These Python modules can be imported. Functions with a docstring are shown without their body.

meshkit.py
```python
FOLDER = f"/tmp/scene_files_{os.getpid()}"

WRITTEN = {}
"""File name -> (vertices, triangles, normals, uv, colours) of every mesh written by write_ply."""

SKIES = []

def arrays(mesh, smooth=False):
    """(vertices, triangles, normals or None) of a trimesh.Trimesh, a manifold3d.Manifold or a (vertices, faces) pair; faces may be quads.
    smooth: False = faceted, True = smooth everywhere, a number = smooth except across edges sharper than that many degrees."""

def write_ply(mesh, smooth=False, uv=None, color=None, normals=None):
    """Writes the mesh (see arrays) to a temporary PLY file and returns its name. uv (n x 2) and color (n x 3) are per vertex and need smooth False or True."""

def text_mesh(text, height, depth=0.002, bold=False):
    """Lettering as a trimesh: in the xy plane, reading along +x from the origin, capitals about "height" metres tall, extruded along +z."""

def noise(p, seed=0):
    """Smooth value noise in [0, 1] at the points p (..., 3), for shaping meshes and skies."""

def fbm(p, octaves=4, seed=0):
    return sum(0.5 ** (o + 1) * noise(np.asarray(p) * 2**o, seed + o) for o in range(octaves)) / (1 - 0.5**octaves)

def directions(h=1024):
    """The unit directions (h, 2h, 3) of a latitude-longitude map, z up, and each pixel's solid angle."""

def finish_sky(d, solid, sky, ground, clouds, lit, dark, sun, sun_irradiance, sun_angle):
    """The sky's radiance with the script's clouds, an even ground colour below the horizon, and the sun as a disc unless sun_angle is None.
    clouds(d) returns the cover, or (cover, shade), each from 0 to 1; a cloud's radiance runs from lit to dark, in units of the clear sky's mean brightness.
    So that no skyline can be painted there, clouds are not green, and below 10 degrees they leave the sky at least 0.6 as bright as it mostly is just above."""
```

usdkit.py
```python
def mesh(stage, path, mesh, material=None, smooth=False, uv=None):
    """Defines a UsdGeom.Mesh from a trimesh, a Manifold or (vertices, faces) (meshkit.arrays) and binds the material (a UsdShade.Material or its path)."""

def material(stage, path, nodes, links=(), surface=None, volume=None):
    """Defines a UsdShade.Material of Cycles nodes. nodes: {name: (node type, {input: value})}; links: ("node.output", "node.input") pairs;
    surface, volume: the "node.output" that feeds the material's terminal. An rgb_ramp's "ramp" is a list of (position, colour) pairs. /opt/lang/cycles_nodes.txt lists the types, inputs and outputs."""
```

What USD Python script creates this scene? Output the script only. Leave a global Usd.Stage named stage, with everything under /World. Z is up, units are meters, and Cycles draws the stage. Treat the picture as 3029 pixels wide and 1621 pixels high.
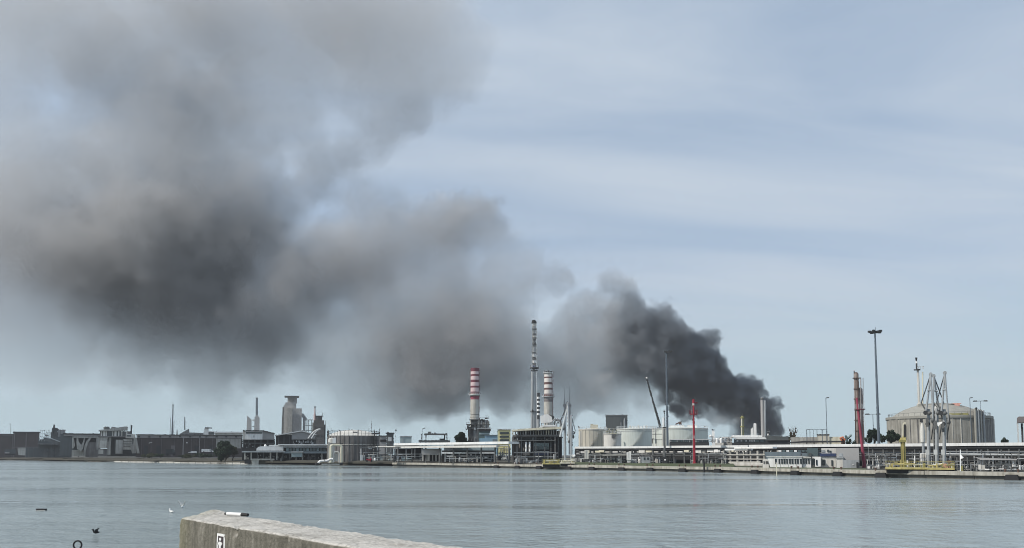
import math, random
import numpy as np
import trimesh
import usdkit, meshkit
from pxr import Usd, UsdGeom, UsdLux, UsdShade, Gf, Sdf

stage = Usd.Stage.CreateInMemory()
UsdGeom.SetStageUpAxis(stage, 'Z')
UsdGeom.Xform.Define(stage, '/World')
UsdGeom.Scope.Define(stage, '/World/Looks')
rng = random.Random(7)
nrg = np.random.default_rng(11)

# ------------------------------------------------------------------ camera, sky, sun
EYE = 4.0                        # metres above the water
F, CU, CV, HORIZON = 2623.0, 1514.5, 810.5, 1345.0
PITCH = math.radians(5.0)
SHIFT = HORIZON - CV - F * math.tan(PITCH)
cam = UsdGeom.Camera.Define(stage, '/World/camera')
cam.CreateHorizontalApertureAttr(36.0)
cam.CreateVerticalApertureAttr(36.0 * 1621 / 3029)
cam.CreateFocalLengthAttr(36.0 * F / 3029)
cam.CreateVerticalApertureOffsetAttr(SHIFT / 3029 * 36.0)
cam.CreateClippingRangeAttr(Gf.Vec2f(0.3, 30000))
cam.AddTranslateOp().Set((0, 0, EYE))
cam.AddRotateXOp().Set(90 + 5.0)
cam.CreateExposureAttr(0.22)

SUN_EL, SUN_ROT = math.radians(44), math.radians(-111)
sun_dir = np.array([math.cos(SUN_EL) * math.sin(SUN_ROT), math.cos(SUN_EL) * math.cos(SUN_ROT), math.sin(SUN_EL)])
dome = UsdLux.DomeLight.Define(stage, '/World/sky')
sky_mat = usdkit.material(stage, '/World/Looks/sky_air', {
    's': ('sky_texture', {'sky_type': 'single_scattering', 'sun_disc': False, 'sun_elevation': SUN_EL, 'sun_rotation': SUN_ROT % (2 * math.pi), 'aerosol_density': 1.0}),
    'tc': ('texture_coordinate', {}),
    'sep': ('separate_xyz', {}),
    'zc': ('math', {'math_type': 'maximum', 'value2': 0.0}),
    'za': ('math', {'math_type': 'add', 'value2': 0.22}),
    'dx': ('math', {'math_type': 'divide'}), 'dy': ('math', {'math_type': 'divide'}),
    'cv': ('combine_xyz', {}),
    'mp': ('mapping', {'rotation': (0, 0, 0.25), 'scale': (0.55, 1.7, 1)}),
    'n': ('noise_texture', {'scale': 1.3, 'detail': 5.0, 'roughness': 0.52, 'distortion': 0.5}),
    'r': ('rgb_ramp', {'ramp': [(0.0, (0.56, 0.56, 0.56)), (0.36, (0.6, 0.6, 0.6)), (0.66, (0.97, 0.97, 0.97)), (1.0, (1, 1, 1))]}),
    'k': ('map_range', {'clamp': True, 'from_min': 0.32, 'from_max': 0.7}),
    'c': ('mix_color', {'a': (3.55, 4.65, 6.1), 'b': (5.05, 5.7, 6.45), 'use_clamp': False}),
    'm': ('mix_color', {'use_clamp': False}),
    'fl': ('map_range', {'clamp': True, 'from_min': 0.0, 'from_max': 0.2, 'to_min': 1.0, 'to_max': 0.0}),
    'hz': ('mix_color', {'b': (4.1, 5.35, 5.85), 'use_clamp': False}),
    'b': ('background_shader', {'strength': 0.1})},
    [('tc.generated', 'sep.vector'), ('sep.z', 'zc.value1'), ('zc.value', 'za.value1'), ('sep.x', 'dx.value1'), ('sep.y', 'dy.value1'),
     ('za.value', 'dx.value2'), ('za.value', 'dy.value2'), ('dx.value', 'cv.x'), ('dy.value', 'cv.y'), ('cv.vector', 'mp.vector'), ('mp.vector', 'n.vector'),
     ('n.fac', 'r.fac'), ('s.color', 'm.a'), ('n.fac', 'k.value'), ('k.result', 'c.fac'), ('c.result', 'm.b'), ('r.color', 'm.fac'), ('zc.value', 'fl.value'), ('fl.result', 'hz.fac'), ('m.result', 'hz.a'),
     ('hz.result', 'b.color')], surface='b.background')
UsdShade.MaterialBindingAPI.Apply(dome.GetPrim()).Bind(sky_mat)
dome.GetPrim().SetCustomDataByKey('kind', 'structure')
sun = UsdLux.DistantLight.Define(stage, '/World/sun')
sun.CreateIntensityAttr(0.95)
sun.CreateAngleAttr(0.8)
sun.CreateNormalizeAttr(True)
sun.CreateColorAttr((1.0, 0.94, 0.86))
_q = Gf.Rotation(Gf.Vec3d(0, 0, 1), Gf.Vec3d(*sun_dir)).GetQuat()
sun.AddOrientOp(UsdGeom.XformOp.PrecisionDouble).Set(Gf.Quatd(_q.GetReal(), _q.GetImaginary()))


def at(u, v, d):
    """The point of the place that stands d metres ahead of the camera at the photograph's pixel (u, v)."""
    a, b = (u - CU) / F, -(v - CV - SHIFT) / F
    dx, dy, dz = a, math.cos(PITCH) - b * math.sin(PITCH), math.sin(PITCH) + b * math.cos(PITCH)
    t = d / dy
    return np.array([dx * t, d, EYE + dz * t])


# ------------------------------------------------------------------ naming
used = {}


def numbered(parent, name):
    k = used.get((parent, name), -1) + 1
    used[(parent, name)] = k
    return name if k == 0 else f'{name}_{k:03d}'


def tag(prim, label=None, cat=None, group=None, kind=None):
    for key, val in (('label', label), ('category', cat), ('group', group), ('kind', kind)):
        if val:
            prim.SetCustomDataByKey(key, val)
    return prim


# ------------------------------------------------------------------ building kit
class Shape:
    """Triangles gathered for one mesh."""

    def __init__(self):
        self.v, self.f, self.n = [], [], 0

    def raw(self, v, f):
        v, f = np.asarray(v, float), np.asarray(f, int)
        if f.shape[1] == 4:
            f = np.vstack([f[:, [0, 1, 2]], f[:, [0, 2, 3]]])
        self.v.append(v)
        self.f.append(f + self.n)
        self.n += len(v)
        return self

    def hexa(self, bottom, top):
        """bottom, top: four corners each, going round the same way."""
        self.raw(list(bottom) + list(top), [[3, 2, 1, 0], [4, 5, 6, 7], [0, 1, 5, 4], [1, 2, 6, 5], [2, 3, 7, 6], [3, 0, 4, 7]])
        return self

    def box(self, x0, x1, y0, y1, z0, z1):
        c = [(x0, y0), (x1, y0), (x1, y1), (x0, y1)]
        return self.hexa([(*p, z0) for p in c], [(*p, z1) for p in c])

    def tube(self, a, b, r0, r1=None, n=8, caps=True):
        a, b = np.asarray(a, float), np.asarray(b, float)
        r1 = r0 if r1 is None else r1
        w = b - a
        w = w / max(np.linalg.norm(w), 1e-9)
        s = np.cross(w, (0, 0, 1.0) if abs(w[2]) < .9 else (1.0, 0, 0))
        s /= np.linalg.norm(s)
        t = np.cross(w, s)
        ang = np.arange(n) * 2 * math.pi / n
        ring = np.cos(ang)[:, None] * s + np.sin(ang)[:, None] * t
        v = np.vstack([a + ring * r0, b + ring * r1, [a, b]])
        f = [[i, (i + 1) % n, n + (i + 1) % n] for i in range(n)] + [[i, n + (i + 1) % n, n + i] for i in range(n)]
        if caps:
            f += [[2 * n, (i + 1) % n, i] for i in range(n)] + [[2 * n + 1, n + i, n + (i + 1) % n] for i in range(n)]
        return self.raw(v, f)

    def path(self, pts, r, n=8):
        for a, b in zip(pts, pts[1:]):
            self.tube(a, b, r, n=n)
        for p in pts[1:-1]:
            m = trimesh.creation.icosphere(1, r)
            self.raw(m.vertices + np.asarray(p), m.faces)
        return self

    def lathe(self, x, y, prof, n=24, a0=0.0, a1=2 * math.pi):
        """prof: (radius, z) from the bottom up."""
        full = abs(a1 - a0 - 2 * math.pi) < 1e-6
        ang = a0 + np.arange(n + (not full)) * (a1 - a0) / n
        m, k = len(ang), len(prof)
        v = np.array([[x + r * math.cos(t), y + r * math.sin(t), z] for r, z in prof for t in ang])
        f = []
        for j in range(k - 1):
            for i in range(m if full else m - 1):
                a, b = j * m + i, j * m + (i + 1) % m
                f += [[a, b, b + m], [a, b + m, a + m]]
        return self.raw(v, f)

    def ball(self, p, r, sub=1, scale=(1, 1, 1)):
        m = trimesh.creation.icosphere(sub, r)
        return self.raw(m.vertices * np.asarray(scale) + np.asarray(p), m.faces)


class Plane:
    """An upright plane of the place: facing the camera d metres ahead of it at column u, or running from (u, d) to (u1, d1)."""

    def __init__(self, u, d, u1=None, d1=None):
        if u1 is None:
            self.o = at(u, HORIZON, d)
            n = np.array([self.o[0], self.o[1], 0.0])
        else:
            self.o, e = at(u, HORIZON, d), at(u1, HORIZON, d1)
            n = np.array([-(e - self.o)[1], (e - self.o)[0], 0.0])
            if n @ self.o < 0:
                n = -n
        self.n = n / np.linalg.norm(n)
        self.e = np.array([self.n[1], -self.n[0], 0.0])       # to the right
        self.d = d
        r = float(np.linalg.norm(self.o[:2]))
        self.k = r * (d / r) ** 2 / F                          # metres to a photo pixel, sideways

    def p(self, u, v, off=0.0):
        ray = at(u, v, 1.0) - (0, 0, EYE)
        t = (self.n @ (self.o - (0, 0, EYE)) + off) / (self.n @ ray)
        return np.array([0, 0, EYE]) + ray * t

    def scale(self, off):
        return 1 + off / float(self.n @ self.o)

    def pz(self, u, z, off=0.0):
        q = self.p(u, HORIZON, off)
        return np.array([q[0], q[1], z])

    def z(self, u, v, off=0.0):
        return self.p(u, v, off)[2]

    def box(self, s, u0, u1, v0, v1, depth, off=0.0):
        um = (u0 + u1) / 2
        return self.boxz(s, u0, u1, self.z(um, v1, off), self.z(um, v0, off), depth, off)

    def boxz(self, s, u0, u1, z0, z1, depth, off=0.0):
        a, b = self.pz(u0, 0, off), self.pz(u1, 0, off)
        c = [a, b, b + self.n * depth, a + self.n * depth]
        return s.hexa([p + (0, 0, z0) for p in c], [p + (0, 0, z1) for p in c])

    def cut(self, s, pts, depth, off=0.0):
        """A traced outline of real thickness, standing in this plane."""
        from shapely.geometry import Polygon
        loc = [((self.p(u, v, off) - self.o) @ self.e, self.p(u, v, off)[2]) for u, v in pts]
        m = trimesh.creation.extrude_polygon(Polygon(loc).buffer(0), depth, engine='earcut')
        v = self.o * (1, 1, 0) + m.vertices[:, :1] * self.e + m.vertices[:, 1:2] * (0, 0, 1) + (m.vertices[:, 2:] + off) * self.n
        return s.raw(v, m.faces[:, ::-1])

    def tube(self, s, a, b, r, r1=None, off=0.0, n=8):
        return s.tube(self.p(*a, off), self.p(*b, off), r, r1, n)

    def lathe(self, s, u, prof, n=24, off=0.0):
        """prof: (half width in photo pixels, v) from the bottom up."""
        c = self.p(u, HORIZON, off)
        return s.lathe(c[0], c[1], [(w * self.k * self.scale(off), self.z(u, v, off)) for w, v in prof], n)


class Thing:
    def __init__(self, name, label, cat, loc, group=None):
        self.path = '/World/' + numbered('', name)
        self.loc = np.asarray(loc, float)
        x = UsdGeom.Xform.Define(stage, self.path)
        x.AddTranslateOp().Set(tuple(map(float, self.loc)))
        tag(x.GetPrim(), label, cat, group)

    def add(self, name, shape, material, parent=None, label=None, smooth=False, kind=None):
        if isinstance(shape, Shape):
            if not shape.v:
                return None
            shape = (np.vstack(shape.v), np.vstack(shape.f))
        elif hasattr(shape, 'vertices'):
            shape = (np.array(shape.vertices), np.array(shape.faces))
        path = (parent or self.path) + '/' + numbered(parent or self.path, name)
        m = usdkit.mesh(stage, path, (shape[0] - self.loc, shape[1]), material, smooth=smooth)
        tag(m.GetPrim(), label, kind=kind)
        return path


def look(name, color, rough=0.6, metal=0.0, var=0.18, scale=0.35, streak=0.0, grime=(0.35, 0.3, 0.26), bump=0.0, spec=0.4):
    """Paint, steel or concrete with uneven tone; streak adds dirt that has run down."""
    nodes = {
        'geo': ('geometry', {}), 'n': ('noise_texture', {'scale': scale, 'detail': 5.0, 'roughness': 0.6}),
        'r': ('map_range', {'from_min': 0.25, 'from_max': 0.75, 'to_min': 1 - var, 'to_max': 1 + var}),
        'c': ('mix_color', {'blend_type': 'multiply', 'fac': 1.0, 'a': color, 'use_clamp': False}),
        'p': ('principled_bsdf', {'roughness': rough, 'metallic': metal, 'specular_ior_level': spec})}
    links = [('geo.position', 'n.vector'), ('n.fac', 'r.value'), ('r.result', 'c.b')]
    out = 'c.result'
    if streak:
        nodes |= {'mp': ('mapping', {'scale': (1.6, 1.6, 0.09)}), 'n2': ('noise_texture', {'scale': 0.8, 'detail': 4.0, 'roughness': 0.65}),
                  'r2': ('map_range', {'clamp': True, 'from_min': 0.44, 'from_max': 0.66, 'to_min': 0.0, 'to_max': streak}),
                  'g': ('mix_color', {'blend_type': 'multiply', 'b': grime, 'use_clamp': False})}
        links += [('geo.position', 'mp.vector'), ('mp.vector', 'n2.vector'), ('n2.fac', 'r2.value'), ('r2.result', 'g.fac'), (out, 'g.a')]
        out = 'g.result'
    if bump:
        nodes['b'] = ('bump', {'strength': bump, 'distance': 0.1})
        links += [('n.fac', 'b.height'), ('b.normal', 'p.normal')]
    links.append((out, 'p.base_color'))
    return usdkit.material(stage, '/World/Looks/' + name, nodes, links, surface='p.BSDF')


M = {
    'white': look('white_paint', (.8, .8, .78), .5, streak=.25, var=.06),
    'offwhite': look('offwhite_paint', (.58, .57, .53), .55, streak=.35, var=.1),
    'roof': look('pale_roof', (.66, .67, .66), .5, var=.1, streak=.15),
    'cream': look('cream_paint', (.60, .57, .45), .55, var=.1, streak=.3),
    'tank': look('tank_pale_green', (.54, .58, .54), .45, var=.06, streak=.22),
    'tank_beige': look('tank_beige', (.5, .475, .40), .5, var=.08, streak=.35),
    'concrete': look('concrete', (.33, .325, .30), .85, var=.2, streak=.45),
    'concrete_light': look('concrete_light', (.46, .45, .41), .85, var=.18, streak=.4),
    'concrete_dark': look('concrete_dark', (.15, .145, .14), .85, var=.25, streak=.5),
    'stained': look('stained_concrete', (.16, .155, .15), .85, var=.3, streak=.75, grime=(.3, .28, .26)),
    'tank_concrete': look('tank_concrete', (.31, .30, .265), .85, var=.2, streak=.6, grime=(.42, .41, .39)),
    'tank_roof': look('tank_roof', (.26, .255, .225), .8, var=.2),
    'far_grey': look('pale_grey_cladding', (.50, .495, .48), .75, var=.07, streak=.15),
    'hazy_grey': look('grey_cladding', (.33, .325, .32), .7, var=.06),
    'steel': look('grey_steel', (.34, .36, .37), .5, .2, var=.15, streak=.3),
    'steel_light': look('pale_steel', (.52, .54, .54), .45, .15, var=.1, streak=.25),
    'steel_dark': look('dark_steel', (.03, .032, .034), .6, var=.3),
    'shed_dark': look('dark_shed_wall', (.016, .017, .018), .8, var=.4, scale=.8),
    'steel_mid': look('mid_steel', (.105, .11, .11), .6, var=.3, streak=.3),
    'black': look('black_rubber', (.014, .014, .015), .7, var=.2),
    'brown': look('brown_cladding', (.062, .05, .048), .7, var=.18, streak=.35, grime=(.6, .55, .5)),
    'brown_light': look('brown_grey_trim', (.15, .135, .135), .7, var=.12),
    'slate': look('slate_cladding', (.075, .086, .088), .65, var=.12, streak=.3),
    'fascia': look('pale_fascia', (.30, .285, .28), .7, var=.1, streak=.3),
    'yellow': look('yellow_paint', (.42, .37, .15), .55, var=.2, streak=.45, grime=(.5, .38, .2)),
    'yellow_pale': look('pale_yellow_panel', (.70, .64, .33), .55, var=.06, streak=.15),
    'olive': look('olive_yellow_paint', (.25, .235, .09), .6, var=.2, streak=.4),
    'red': look('red_paint', (.32, .018, .035), .5, var=.12, streak=.2),
    'red_dull': look('faded_red_paint', (.25, .04, .07), .6, var=.2, streak=.3),
    'maroon': look('dark_red_paint', (.13, .025, .04), .6, var=.15),
    'dark_brown': look('dark_brown_paint', (.105, .05, .045), .6, var=.15),
    'pink': look('faded_pink_paint', (.58, .45, .45), .6, var=.08, streak=.2),
    'band_white': look('band_white_paint', (.66, .62, .58), .6, var=.06, streak=.2),
    'teal': look('teal_cladding', (.075, .12, .12), .5, var=.1),
    'teal_pale': look('pale_teal_cladding', (.30, .38, .39), .5, var=.1),
    'blue': look('light_blue_cladding', (.22, .36, .46), .55, var=.06, streak=.15),
    'blue_grey': look('blue_grey_cladding', (.15, .19, .215), .55, var=.08, streak=.2),
    'navy': look('navy_paint', (.03, .045, .11), .5),
    'rust': look('rusty_steel', (.105, .065, .05), .8, var=.35, streak=.5),
    'rust_grey': look('rusty_grey_steel', (.265, .232, .212), .7, var=.3, streak=.6, grime=(.35, .24, .18)),
    'orange': look('orange_paint', (.50, .14, .06), .6, var=.2),
    'salmon': look('salmon_paint', (.52, .27, .22), .6, var=.2),
    'soil': look('bare_soil', (.046, .043, .031), .95, var=.35, scale=.12),
    'grass': look('short_grass', (.055, .068, .026), .95, var=.45, scale=.2),
    'quay': look('quay_concrete', (.36, .345, .30), .9, var=.25, scale=.6, streak=.6, grime=(.4, .37, .32)),
    'quay_low': look('wet_quay_concrete', (.10, .095, .08), .6, var=.35, scale=.5, streak=.5),
    'bark': look('bark', (.07, .055, .04), .9, var=.3),
    'asphalt': look('asphalt', (.06, .06, .06), .9, var=.2),
    'gunmetal': look('gunmetal_pole', (.12, .145, .17), .45, .4, var=.1),
}
M['glass'] = usdkit.material(stage, '/World/Looks/dark_window_glass', {'p': ('principled_bsdf', {'base_color': (.02, .026, .03), 'roughness': .12, 'specular_ior_level': .6})}, surface='p.BSDF')
M['glass_teal'] = usdkit.material(stage, '/World/Looks/teal_window_glass', {'p': ('principled_bsdf', {'base_color': (.075, .105, .11), 'roughness': .15, 'specular_ior_level': .6})}, surface='p.BSDF')


def leaf_material(name, dark, light):
    return usdkit.material(stage, '/World/Looks/' + name, {
        'geo': ('geometry', {}), 'n': ('noise_texture', {'scale': 0.5, 'detail': 3.0}),
        'mx': ('mix_float', {'fac': 0.5}), 'c': ('mix_color', {'a': dark, 'b': light}),
        'd': ('principled_bsdf', {'roughness': 0.65, 'specular_ior_level': 0.3}), 't': ('translucent_bsdf', {}), 'm': ('mix_closure', {'fac': 0.25})},
        [('geo.position', 'n.vector'), ('n.fac', 'mx.a'), ('geo.random_per_island', 'mx.b'), ('mx.result', 'c.fac'), ('c.result', 'd.base_color'), ('c.result', 't.color'), ('d.BSDF', 'm.closure1'), ('t.BSDF', 'm.closure2')], surface='m.closure')


M['leaf_dark'] = leaf_material('leaves_dark', (.010, .022, .012), (.045, .075, .035))
M['leaf_olive'] = leaf_material('leaves_olive', (.03, .036, .016), (.085, .09, .045))
M['leaf_dry'] = leaf_material('leaves_dry', (.07, .065, .04), (.17, .155, .10))


def crown_mesh(centre, rx, ry, rz, n, size, seed, lumps=9):
    """Leaf clumps spread through an uneven crown."""
    g = np.random.default_rng(seed)
    c = g.normal(size=(lumps, 3))
    c = c / np.linalg.norm(c, axis=1)[:, None] * g.uniform(.3, .82, (lumps, 1)) * (1, 1, .95)
    r = g.uniform(.2, .42, lumps)
    k = g.integers(0, lumps, n)
    q = g.normal(size=(n, 3))
    q = q / np.linalg.norm(q, axis=1)[:, None] * (g.uniform(0, 1, (n, 1)) ** .4)
    pts = (c[k] + q * r[k][:, None]) * (rx, ry, rz) + centre
    a, b = g.normal(size=(n, 3)), g.normal(size=(n, 3))
    a /= np.linalg.norm(a, axis=1)[:, None]
    b = np.cross(a, b)
    b /= np.linalg.norm(b, axis=1)[:, None]
    s = size * g.uniform(.6, 1.4, (n, 1))
    v = np.stack([pts - a * s, pts + b * s * .6, pts + a * s, pts - b * s * .6], 1).reshape(-1, 3)
    f = np.arange(4 * n).reshape(n, 4)
    return v, np.vstack([f[:, [0, 1, 2]], f[:, [0, 2, 3]]])


def tree(u, v_top, v_base, half, d, label, mat='leaf_dark', name='tree', cat='tree', n=1500, trunk=.3, seed=1, group=None, size=.05, bare=False, lumps=10):
    pl = Plane(u, d)
    w, top, base = half * pl.k, pl.z(u, v_top), pl.z(u, v_base)
    loc = pl.pz(u, base)
    h = top - base
    t = Thing(name, label, cat, loc, group)
    s = Shape().tube(loc, loc + (0.1 * w, 0, h * trunk * 1.2), h * .035, h * .022, 7)
    g = np.random.default_rng(seed)
    fork = loc + (0.1 * w, 0, h * trunk)
    limbs = Shape()
    for i in range(9 if bare else 5):
        q = fork + (g.uniform(-.65, .65) * w, g.uniform(-.5, .5) * w, h * g.uniform(.3, .55 if not bare else .66))
        limbs.tube(fork, q, h * .016, h * .005, 5)
        if bare:
            for _ in range(4):
                limbs.tube(q + (fork - q) * g.uniform(0, .5), q + (g.uniform(-.3, .3) * w, g.uniform(-.3, .3) * w, h * g.uniform(.05, .18)), h * .006, h * .003, 4)
    t.add('trunk', s, M['bark'])
    t.add('limbs', limbs, M['bark'])
    t.add('crown', crown_mesh(loc + (0, 0, h * (trunk + (1 - trunk) * .5)), w, w, h * (1 - trunk) * .55, n, max(w, h) * size * 1.15, seed, lumps), M[mat])
    return t


SHORE_U = [-500, 0, 400, 820, 1160, 1300, 1700, 2100, 2600, 3029, 3500]
SHORE_D = [1050, 660, 456, 362, 313, 291, 238, 202, 157, 140, 118]


def shore(u, back=0.0):
    return float(np.interp(u, SHORE_U, SHORE_D)) + back


GROUND = 1.25


def standing(u, d):
    return at(u, HORIZON, d) * (1, 1, 0) + (0, 0, GROUND)
# ------------------------------------------------------------------ ground, banks and quay
def setting(name, mesh, material, kind='structure', label=None, smooth=False):
    m = usdkit.mesh(stage, '/World/' + numbered('', name), mesh, material, smooth=smooth)
    tag(m.GetPrim(), label, None, None, kind)
    return m


edge = [at(u, HORIZON, d)[:2] for u, d in zip(SHORE_U, SHORE_D)]
back = [(4500, 300), (4500, 5500), (-4500, 5500), (-4500, 1600)]
from shapely.geometry import Polygon
_g = trimesh.creation.extrude_polygon(Polygon([tuple(p + np.array([1.2, 1.6])) for p in edge] + back), 0.5, engine='earcut')
_g.apply_translation((0, 0, GROUND - .53))
setting('ground', _g, M['soil'])


def strip(us, offs, zs, jitter=0.0, seed=0):
    """A sheet along the shore: at each u a row of points offs metres behind the edge at heights zs."""
    v, f, m = [], [], len(offs)
    for u in us:
        i = min(max(np.searchsorted(SHORE_U, u, 'right') - 1, 0), len(SHORE_U) - 2)
        pl = Plane(SHORE_U[i], SHORE_D[i], SHORE_U[i + 1], SHORE_D[i + 1])
        v += [pl.pz(u, z, o) for o, z in zip(offs, zs)]
    v = np.array(v)
    if jitter:
        v[:, 2] += (meshkit.fbm(v * (.12, .12, 0), 4, seed) - .5) * jitter
        v[:, 1] += (meshkit.fbm(v * (.06, .06, 0) + 9, 3, seed) - .5) * jitter * 8
    for a in range(len(us) - 1):
        for b in range(m - 1):
            q = a * m + b
            f.append([q, q + m, q + m + 1, q + 1])
    return v, np.array(f)


setting('bank', strip(np.linspace(-480, 1165, 260), [-1, 3, 7, 12, 30, 60], [-.8, .25, .9, 1.5, 1.9, 1.7], 1.0, 3), M['soil'], smooth=True)
setting('grass_bank', strip(np.linspace(1640, 2170, 80), [3, 5, 9, 16, 30], [1.2, 1.4, 1.65, 1.8, 1.5], .3, 5), M['grass'], smooth=True)
setting('grass_bank', strip(np.linspace(2180, 2560, 60), [2.5, 4, 7, 11], [1.2, 1.3, 1.36, 1.28], .1, 6), M['grass'], smooth=True)
setting('grass_bank', strip(np.linspace(1170, 1640, 70), [3, 6, 12, 22], [1.2, 1.5, 1.7, 1.5], .4, 8), M['soil'], smooth=True)

quay = UsdGeom.Xform.Define(stage, '/World/quay')
tag(quay.GetPrim(), kind='structure')
for (ua, da), (ub, db) in zip(list(zip(SHORE_U, SHORE_D))[4:], list(zip(SHORE_U, SHORE_D))[5:]):
    pl = Plane(ua, da, ub, db)
    span = np.linalg.norm(pl.pz(ub, 0) - pl.pz(ua, 0))
    k = max(1, round(span / 9.0))
    a, e = pl.pz(ua, 0), (pl.pz(ub, 0) - pl.pz(ua, 0)) / k
    for i in range(k):
        p0, p1 = a + e * i, a + e * (i + 1)
        step = e / np.linalg.norm(e) * .04
        h = GROUND + rng.uniform(-.05, .05)
        for nm, z0, z1, o0, mt in (('quay_block', .62, h, rng.uniform(0, .12), M['quay']), ('quay_footing', -1.5, .64, .55, M['quay_low'])):
            c = [p0 + step + pl.n * o0, p1 - step + pl.n * o0, p1 - step + pl.n * 3.4, p0 + step + pl.n * 3.4]
            s = Shape().hexa([q + (0, 0, z0) for q in c], [q + (0, 0, z1) for q in c])
            usdkit.mesh(stage, '/World/quay/' + numbered('quay', nm), (np.vstack(s.v), np.vstack(s.f)), mt)
low = UsdGeom.Xform.Define(stage, '/World/low_quay')
tag(low.GetPrim(), kind='structure')
for u in range(250, 716, 22):
    pl = Plane(u, shore(u) - 2.5, u + 21, shore(u + 21) - 2.5)
    s = Shape()
    pl.boxz(s, u, u + 20.6, -1, .55 + rng.uniform(-.12, .12), 4.0, rng.uniform(0, .4))
    usdkit.mesh(stage, '/World/low_quay/' + numbered('lowq', 'edge_stone'), (np.vstack(s.v), np.vstack(s.f)), M['concrete_light'])
# ------------------------------------------------------------------ left: warehouses and silos across the basin
def warehouse(name, label, pl, u0, u1, v_roof, v_fascia, v_base, depth, wall, fascia, roof, openings=(), pilasters=(), win=6):
    t = Thing(name, label, 'warehouse', pl.pz((u0 + u1) / 2, GROUND))
    t.add('wall', pl.box(Shape(), u0, u1, v_fascia, v_base, depth), wall)
    if v_fascia > v_roof + 2:
        f = t.add('fascia', pl.box(Shape(), u0, u1, v_roof + 1.5, v_fascia - .2, depth + .6, -.5), fascia)
        for a in openings:
            t.add('window', pl.box(Shape(), a, a + win, v_roof + 3.5, v_fascia - 2, .3, -.62), M['glass'], f)
    t.add('roof', pl.box(Shape(), u0 - 2, u1 + 2, v_roof - .5, v_roof + 1.6, depth + 2, -1.2), roof)
    for a in pilasters:
        t.add('pilaster', pl.box(Shape(), a, a + 2.4, v_fascia + .4, v_base, .5, -.45), fascia)
    return t


pl = Plane(60, 730)
t = warehouse('brown_warehouse', 'dark brown clad warehouse with a raised right half at the far left', pl, -160, 36, 1283, 1288, 1356, 60, M['brown'], M['brown_light'], M['steel_dark'], pilasters=(40 - 60, 34))
t.add('raised_bay', pl.box(Shape(), 36.3, 114, 1279.8, 1356, 70, -2), M['brown'])
t.add('raised_roof', pl.box(Shape(), 35, 115.5, 1277, 1279.7, 72, -3), M['steel_dark'])
for a in (39, 74):
    t.add('pilaster', pl.box(Shape(), a, a + 2.6, 1280, 1356, .8, -2.9), M['brown_light'])
t.add('beam', pl.box(Shape(), 37, 113, 1322, 1324, .6, -2.7), M['brown_light'])
pl = Plane(60, 690)
t = Thing('shipping_container', 'small dark grey container standing by the brown warehouse at the far left', 'container', pl.pz(30, GROUND))
t.add('body', pl.box(Shape(), 13, 46, 1329, 1342, 6), M['slate'])
t.add('stripe', pl.box(Shape(), 14, 28, 1337, 1341, .2, -.22), M['fascia'])
t.add('skid', pl.box(Shape(), 15, 44, 1342.2, 1346, 5), M['black'])
t = Thing('tilted_hopper_bin', 'pale concrete bin in front of the brown warehouse, beside the slate hall', 'bin', pl.pz(64, GROUND))
t.add('body', pl.cut(Shape(), [(52, 1326), (76, 1325), (75, 1347), (54, 1346)], 6), M['concrete_light'])
t.add('rim', pl.box(Shape(), 51, 77, 1324, 1326, 6.6, -.3), M['concrete'])

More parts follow.
